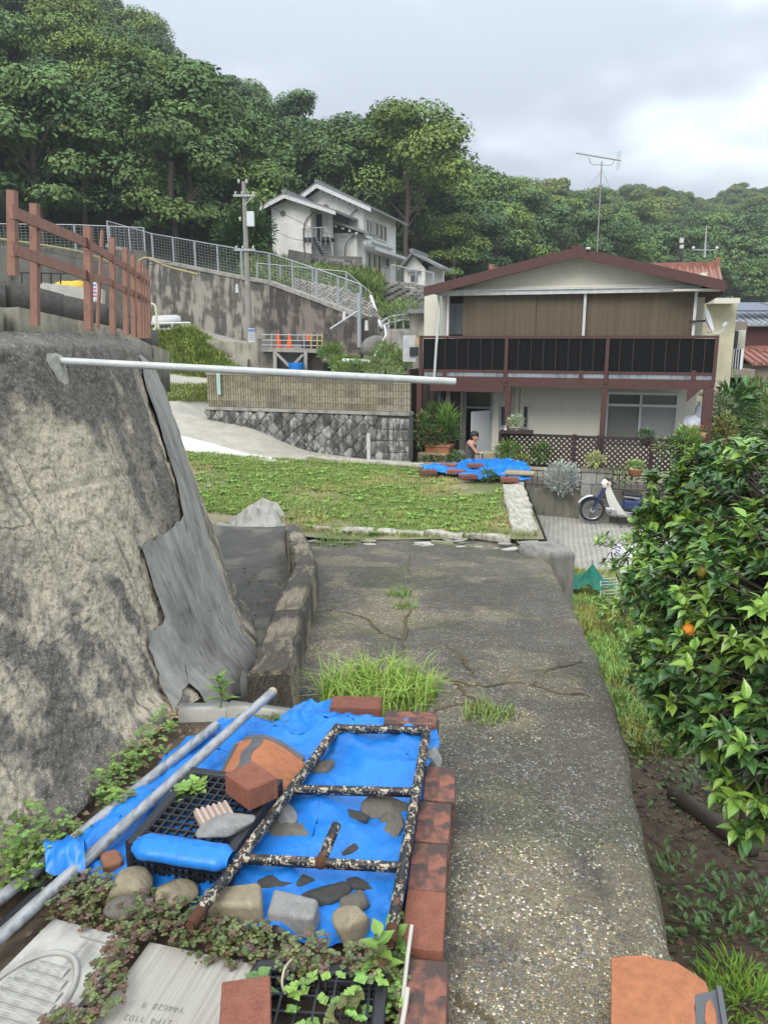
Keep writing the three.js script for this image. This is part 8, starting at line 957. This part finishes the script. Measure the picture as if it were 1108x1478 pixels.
// oxalis and other weeds in the bed
function weed(label, pts, n, size, c, c2, mix, seed, y0 = 0.0, hgt = 0.07, shape = 3) { const R = rngOf(seed), o = thing('bed_weed', label, 'weed', V(0, 0, 0)), lv = new Leaves(), st = []; const ps = pts.map(([u, v, r]) => [onY(u, v, y0 + 0.02), r]); o.position.copy(ps[0][0]).setY(y0); for (let k = 0; k < n; k++) { const [p, r] = ps[Math.floor(R() * ps.length)], a = R() * 6.28, q = Math.sqrt(R()) * r, x = p.x + Math.cos(a) * q - o.position.x, z = p.z + Math.sin(a) * q - o.position.z, h = hgt * (0.25 + 0.9 * R()) * (1 - 0.5 * q / r), cc = vary(R() < mix ? c2 : c, R, 0.35), tilt = V((R() - 0.5) * 0.8, 1, (R() - 0.5) * 0.8).normalize(); if (k % 5 === 0) st.push(cyl(V(x * 0.9, 0, z * 0.9), V(x, h, z), 0.0012, 0.001, 4)); const b = R() * 6.28; for (let f = 0; f < shape; f++) { const an = b + f / shape * 6.283, dir = V(Math.cos(an), 0.15, Math.sin(an)); const qn = new THREE.Quaternion().setFromUnitVectors(UPV, tilt); lv.add(V(x, h, z), dir.applyQuaternion(qn), size * (0.7 + 0.6 * R()), size * 1.5 * (0.7 + 0.5 * R()), cc); } } mk('stems', join(st), mat([0.13, 0.12, 0.05]), o); mk('leaves', lv.geo(), X.leaf, o); return o; }
const ox = [0.13, 0.155, 0.055], ox2 = [0.15, 0.085, 0.06], fr = [0.2, 0.34, 0.07];
weed('purplish clover weeds between the stones and the white panel', [[110, 1300, 0.09], [150, 1310, 0.10], [200, 1318, 0.08], [130, 1290, 0.07], [215, 1335, 0.07]], 430, 0.012, ox, ox2, 0.4, 201, 0.02, 0.09); weed('clover weeds below the left rail of the pipe frame', [[255, 1330, 0.08], [285, 1345, 0.08], [310, 1360, 0.07], [240, 1315, 0.05]], 260, 0.012, ox, ox2, 0.3, 202, 0.02, 0.08); weed('clover weeds along the near hem of the blue tarp', [[350, 1362, 0.08], [390, 1370, 0.07], [330, 1358, 0.05]], 190, 0.012, ox, ox2, 0.25, 203, 0.02, 0.07); weed('dark clover sprays hanging between the two boards', [[168, 1375, 0.04], [155, 1405, 0.05], [150, 1440, 0.05], [182, 1355, 0.05]], 150, 0.013, ox, ox2, 0.3, 204, 0.05, 0.05); weed('clover weeds over the far rim of the near crate', [[445, 1370, 0.06], [455, 1385, 0.05], [510, 1385, 0.05], [430, 1395, 0.05], [540, 1395, 0.04]], 220, 0.012, ox, ox2, 0.25, 205, 0.08, 0.06); weed('fresh green weeds growing inside the near crate', [[470, 1420, 0.04], [525, 1430, 0.05], [440, 1455, 0.05], [500, 1465, 0.04]], 40, 0.017, fr, ox, 0.3, 206, 0.07, 0.08, 4);
weed('lush green weeds at the foot of the wall by the pipes', [[25, 1240, 0.13], [50, 1225, 0.12], [12, 1270, 0.12], [45, 1265, 0.09], [30, 1215, 0.08]], 420, 0.018, [0.17, 0.29, 0.06], ox, 0.2, 207, 0.0, 0.17); weed('green weeds sprouting midway along the foot of the wall', [[165, 1135, 0.08], [180, 1115, 0.07], [150, 1150, 0.06], [172, 1170, 0.05]], 120, 0.018, [0.17, 0.28, 0.06], ox, 0.2, 208, 0.0, 0.14); weed('green weeds along the upper foot of the wall', [[215, 1085, 0.07], [230, 1065, 0.06], [242, 1050, 0.05], [200, 1105, 0.05]], 90, 0.018, [0.17, 0.28, 0.06], [0.25, 0.2, 0.08], 0.3, 209, 0.0, 0.13); weed('low weeds beside the kerb at the far end of the bed', [[370, 1046, 0.06], [350, 1045, 0.05], [395, 1045, 0.05]], 240, 0.014, [0.13, 0.2, 0.05], [0.25, 0.2, 0.08], 0.3, 210, 0.0, 0.06); weed('small weeds between the two steel pipes', [[168, 1178, 0.05], [120, 1215, 0.05], [110, 1235, 0.05]], 90, 0.015, [0.17, 0.28, 0.06], ox, 0.3, 211, 0.0, 0.1); weed('sprig growing up through the black crate grid', [[262, 1152, 0.02], [280, 1145, 0.03]], 24, 0.026, fr, fr, 0, 212, 0.1, 0.09, 4); weed('clover weeds along the brick edging beside the near crate', [[572, 1400, 0.04], [575, 1430, 0.04], [568, 1460, 0.04], [578, 1350, 0.02]], 240, 0.014, ox, fr, 0.3, 213, 0.01, 0.08); weed('small clover at the bottom of the white panel', [[90, 1480, 0.05], [120, 1472, 0.03]], 90, 0.014, ox, ox2, 0.5, 214, 0.04, 0.05);
function sprout(label, u, v, y, n, len, wid, c, seed, h) { const R = rngOf(seed), p = onY(u, v, y), o = thing('sprout', label, 'plant', p), lv = new Leaves(); mk('stem', tube([V(0, 0, 0), V(0.01, h * 0.5, 0), V(-0.005, h, 0.01)], 0.004, 10, 6), mat([0.16, 0.2, 0.06]), o); for (let k = 0; k < n; k++) { const a = k * 2.4, q = k / n; lv.add(V(0.005, h * (0.25 + 0.75 * q), 0), V(Math.cos(a), 0.45 + 0.5 * q, Math.sin(a)), len * (1 - 0.35 * q), wid, vary(c, R, 0.2), 0, LEAF); } mk('leaves', lv.geo(), X.leaf, o); }
sprout('young broad leaved sprout by the kerb below the mortar facing', 318, 1026, 0.02, 12, 0.09, 0.028, [0.15, 0.27, 0.05], 301, 0.16); sprout('bright leaved vine sprout by the lower frame corner', 545, 1415, 0.05, 8, 0.065, 0.034, [0.16, 0.28, 0.05], 302, 0.14); sprout('young vine leaves beside the raised brick', 566, 1395, 0.02, 8, 0.06, 0.04, [0.14, 0.25, 0.05], 303, 0.12); sprout('lobed green plant beside the near red brick', 372, 1450, 0.05, 7, 0.05, 0.04, [0.14, 0.25, 0.07], 304, 0.09);
// litter on the soil: dead leaves and twigs
{
  const R = rngOf(17), lf = new Leaves(); lf.add(V(0, 0, -0.5), V(0, 0.1, 1), 1, 0.9, [1, 1, 1]); const g = lf.geo(), n = 5200, im = new THREE.InstancedMesh(g, X.grass, n), q = new THREE.Quaternion(), e = new THREE.Euler(), c = new THREE.Color(); for (let k = 0; k < n; k++) { const d = 1.2 + 6 * R(), x = rampR(d) + 0.02 + 2.2 * R(), s = 0.02 + 0.035 * R(); e.set((R() - 0.5) * 0.9, R() * 6.28, (R() - 0.5) * 0.9); im.setMatrixAt(k, new THREE.Matrix4().compose(V(x, gardenY(x, d) + 0.008, -d), q.setFromEuler(e), V(s, s, s))); const w = R(); im.setColorAt(k, w > 0.8 ? c.setRGB(0.09, 0.15, 0.04) : w > 0.5 ? c.setRGB(0.16, 0.10, 0.05) : c.setRGB(0.08, 0.05, 0.03)); } stuff('leaf_litter', im, 'dead leaves scattered over the bare garden soil', 'leaf litter');
  { const n3 = 700, i2 = new THREE.InstancedMesh(g, X.grass, n3); for (let k = 0; k < n3; k++) { const d = 0.9 + 2.1 * R(), x = -0.75 - 0.5 * R(), s = 0.012 + 0.026 * R(); e.set((R() - 0.5) * 1.1, R() * 6.28, (R() - 0.5) * 1.1); i2.setMatrixAt(k, new THREE.Matrix4().compose(V(x, 0.006 + 0.01 * R(), -d), q.setFromEuler(e), V(s, s, s))); const w = 0.6 + 0.8 * R(); i2.setColorAt(k, R() > 0.85 ? c.setRGB(0.16, 0.22, 0.06) : c.setRGB(0.20 * w, 0.14 * w, 0.08 * w)); } stuff('bed_litter', i2, 'dry leaf crumbs on the soil at the foot of the retaining wall', 'leaf litter'); }
  const tw = thing('twig_heap', 'dry twigs lying on the bare garden soil below the ramp', 'twigs'); for (let k = 0; k < 46; k++) { const d = 2.4 + 2.6 * R(), x = rampR(d) + 0.15 + 1.3 * R(), a = R() * 3.1, l = 0.08 + 0.25 * R(); mk('twig', cyl(V(x, gardenY(x, d) + 0.01, -d), V(x + Math.cos(a) * l, gardenY(x, d) + 0.03, -d + Math.sin(a) * l), 0.0035, 0.002, 4), X.bark, tw); }
  const lg2 = one('rotten_log', uvm(rough(cyl(onF(968, 1150, gardenY).add(V(0, 0.03, 0)), onF(1085, 1235, gardenY).add(V(0, 0.02, 0)), 0.05, 0.035, 10), 0.02, 6, 2)), mat([0.09, 0.07, 0.05], { map: T.wood, rep: 3 }), 'rotten branch lying on the soil under the citrus tree', 'branch');
  for (const [u, v, n2, lb, sd] of [[990, 1290, 60, 'small broad leaved seedlings on the soil close under the ramp edge', 1], [1040, 1370, 120, 'dark leafy ground plants in the soil at the lower right', 2], [1090, 1330, 120, 'dark leafy seedlings under the right side of the citrus tree', 3], [950, 1095, 80, 'light green weeds on the soil beside the bend of the ramp', 4], [1010, 1160, 60, 'sparse weeds behind the rotten branch', 5]]) { const p = onF(u, v, gardenY); bush('soil_weed', lb, p.add(V(0, -0.02, 0)), [0.32, 0.07, 0.28], n2 * 2, 0.055, 0.04, sd === 4 ? [0.13, 0.2, 0.05] : [0.07, 0.13, 0.04], 400 + sd, undefined, { rise: 0.12, stems: 4 }); }
  for (const [u, v, k] of [[1035, 1462, 1], [1080, 1465, 2], [1062, 1440, 3]]) { const p = onF(u, v, gardenY); bush('feathery_weed', 'bright feathery weed rising at the lower right corner by the roof tile', p, [0.12, 0.07, 0.12], 120, 0.08, 0.012, [0.15, 0.26, 0.04], 410 + k, 'feathery weeds by the roof tile', { rise: 0.8, stems: 5 }); }
}
// citrus tree: twigs that end in rosettes of glossy leaves
function citrus(label, lobes, root, leafLen, cTop, cLow, seed, perLobe, extra) {
  const R = rngOf(seed), o = thing('citrus_tree', label, 'tree', root), lv = new Leaves(), br = [], base = V(0, 0, 0); const loc = lobes.map(([u, v, d, r]) => [atD(u, v, d).sub(root), r]);
  const trunkTop = V(loc[0][0].x * 0.25, Math.max(0.35, loc[0][0].y * 0.25), loc[0][0].z * 0.25); br.push(tube([V(0, -0.1, 0), V(0.02, trunkTop.y * 0.5, 0.01), trunkTop], extra?.tr ?? 0.045, 10, 8));
  for (const [c, r] of loc) { const m = trunkTop.clone().lerp(c, 0.5).add(V((R() - 0.5) * 0.15, 0.08, (R() - 0.5) * 0.15)); br.push(tube([trunkTop, m, c.clone().add(V(0, -r * 0.2, 0))], (extra?.tr ?? 0.045) * 0.4, 10, 6));
    const n = Math.round(perLobe * r * r / 0.16); for (let k = 0; k < n; k++) { const a = R() * 6.28, z = R() * 1.9 - 0.9, q = Math.sqrt(Math.max(0, 1 - z * z)), f = 0.45 + 0.6 * Math.pow(R(), 0.5), d = V(Math.cos(a) * q, z, Math.sin(a) * q), e = c.clone().addScaledVector(d, r * f); if (f > 0.7) br.push(cyl(c.clone().lerp(e, 0.3), e, 0.006, 0.003, 4)); const ax = d.clone().add(V(0, 0.7, 0)).normalize(); const rot = new THREE.Quaternion().setFromUnitVectors(UPV, ax), m2 = 6 + Math.floor(R() * 4), young = R(); for (let j = 0; j < m2; j++) { const an = j * 2.4 + R(), el = 0.15 + 0.8 * (j / m2), dir = V(Math.cos(an) * Math.cos(el), Math.sin(el), Math.sin(an) * Math.cos(el)).applyQuaternion(rot), yy = young > 0.6 ? cTop : cLow, cc = R() > 0.995 ? [0.45, 0.38, 0.05] : vary(yy, R, 0.25), L2 = leafLen * (0.65 + 0.55 * R()); lv.add(e.clone().addScaledVector(ax, -0.02 + 0.035 * j / m2), dir, L2, L2 * 0.52 * 1.0, cc, 0, LEAF, (R() - 0.5) * 0.6); } } }
  mk('trunk', uvm(join(br)), X.bark, o); mk('crown', lv.geo(), X.citrus, o); return o;
}
X.citrus = leafMat({ roughness: 0.32, clearcoat: 0.15, clearcoatRoughness: 0.35 });
{
  const lobes = [[1015, 860, 4.2, 0.40], [978, 785, 4.6, 0.28], [1040, 745, 4.5, 0.36], [1095, 755, 4.1, 0.40], [958, 735, 4.7, 0.18], [985, 715, 4.7, 0.22], [1075, 690, 4.4, 0.24], [1025, 690, 4.6, 0.2], [1070, 860, 3.9, 0.48], [968, 850, 4.4, 0.26], [1130, 860, 3.7, 0.5], [1000, 950, 4.0, 0.34], [1060, 970, 3.6, 0.42], [1120, 1000, 3.3, 0.42], [965, 975, 4.1, 0.2], [1010, 1010, 3.7, 0.25], [1000, 1045, 3.6, 0.16], [1065, 1065, 3.3, 0.24], [1110, 1100, 3.0, 0.26], [1060, 1120, 3.2, 0.14], [1100, 1170, 2.95, 0.16], [1180, 900, 3.4, 0.6], [1190, 1050, 3.0, 0.45], [1150, 760, 3.9, 0.5]];
  const root = V(2.05, 0, -4.0); root.y = gardenY(2.05, 4.0); citrus('large glossy leaved citrus tree standing in the garden below the ramp', lobes, root, 0.078, [0.19, 0.32, 0.05], [0.065, 0.145, 0.036], 9, 120);
  const lb2 = [[905, 800, 8.6, 0.32], [882, 792, 8.9, 0.22], [925, 815, 8.4, 0.3], [897, 862, 8.5, 0.3], [915, 885, 8.2, 0.28], [935, 775, 8.5, 0.26], [920, 850, 8.3, 0.28], [880, 875, 8.6, 0.2]]; const r2 = onF(905, 895, gardenY, 6); citrus('slender young citrus sapling with light leaves beside the large citrus tree', lb2, r2, 0.085, [0.24, 0.38, 0.07], [0.14, 0.25, 0.05], 11, 32, { tr: 0.022 });
  const of = one('orange_fruit', xf(new THREE.SphereGeometry(0.034, 18, 14), 0, 0, 0, 0, 0, 0, 1, 0.92, 1), mat([0.75, 0.27, 0.02], { bump: T.speck, bs: 0.001, rep: 10, roughness: 0.45 }), 'ripe orange hanging inside the large citrus tree', 'fruit'); of.position.copy(atD(993, 910, 3.55)); const yf = one('yellow_fruit', xf(new THREE.SphereGeometry(0.024, 14, 12), 0, 0, 0, 0, 0, 0, 1, 1.4, 1), mat([0.45, 0.36, 0.06], { roughness: 0.45 }), 'small yellowing fruit on the left of the large citrus tree', 'fruit'); yf.position.copy(atD(1012, 825, 3.75));
}
scene.traverse((o) => { if (o.isMesh) { o.castShadow = true; o.receiveShadow = true; } });
renderer.render(scene, camera);
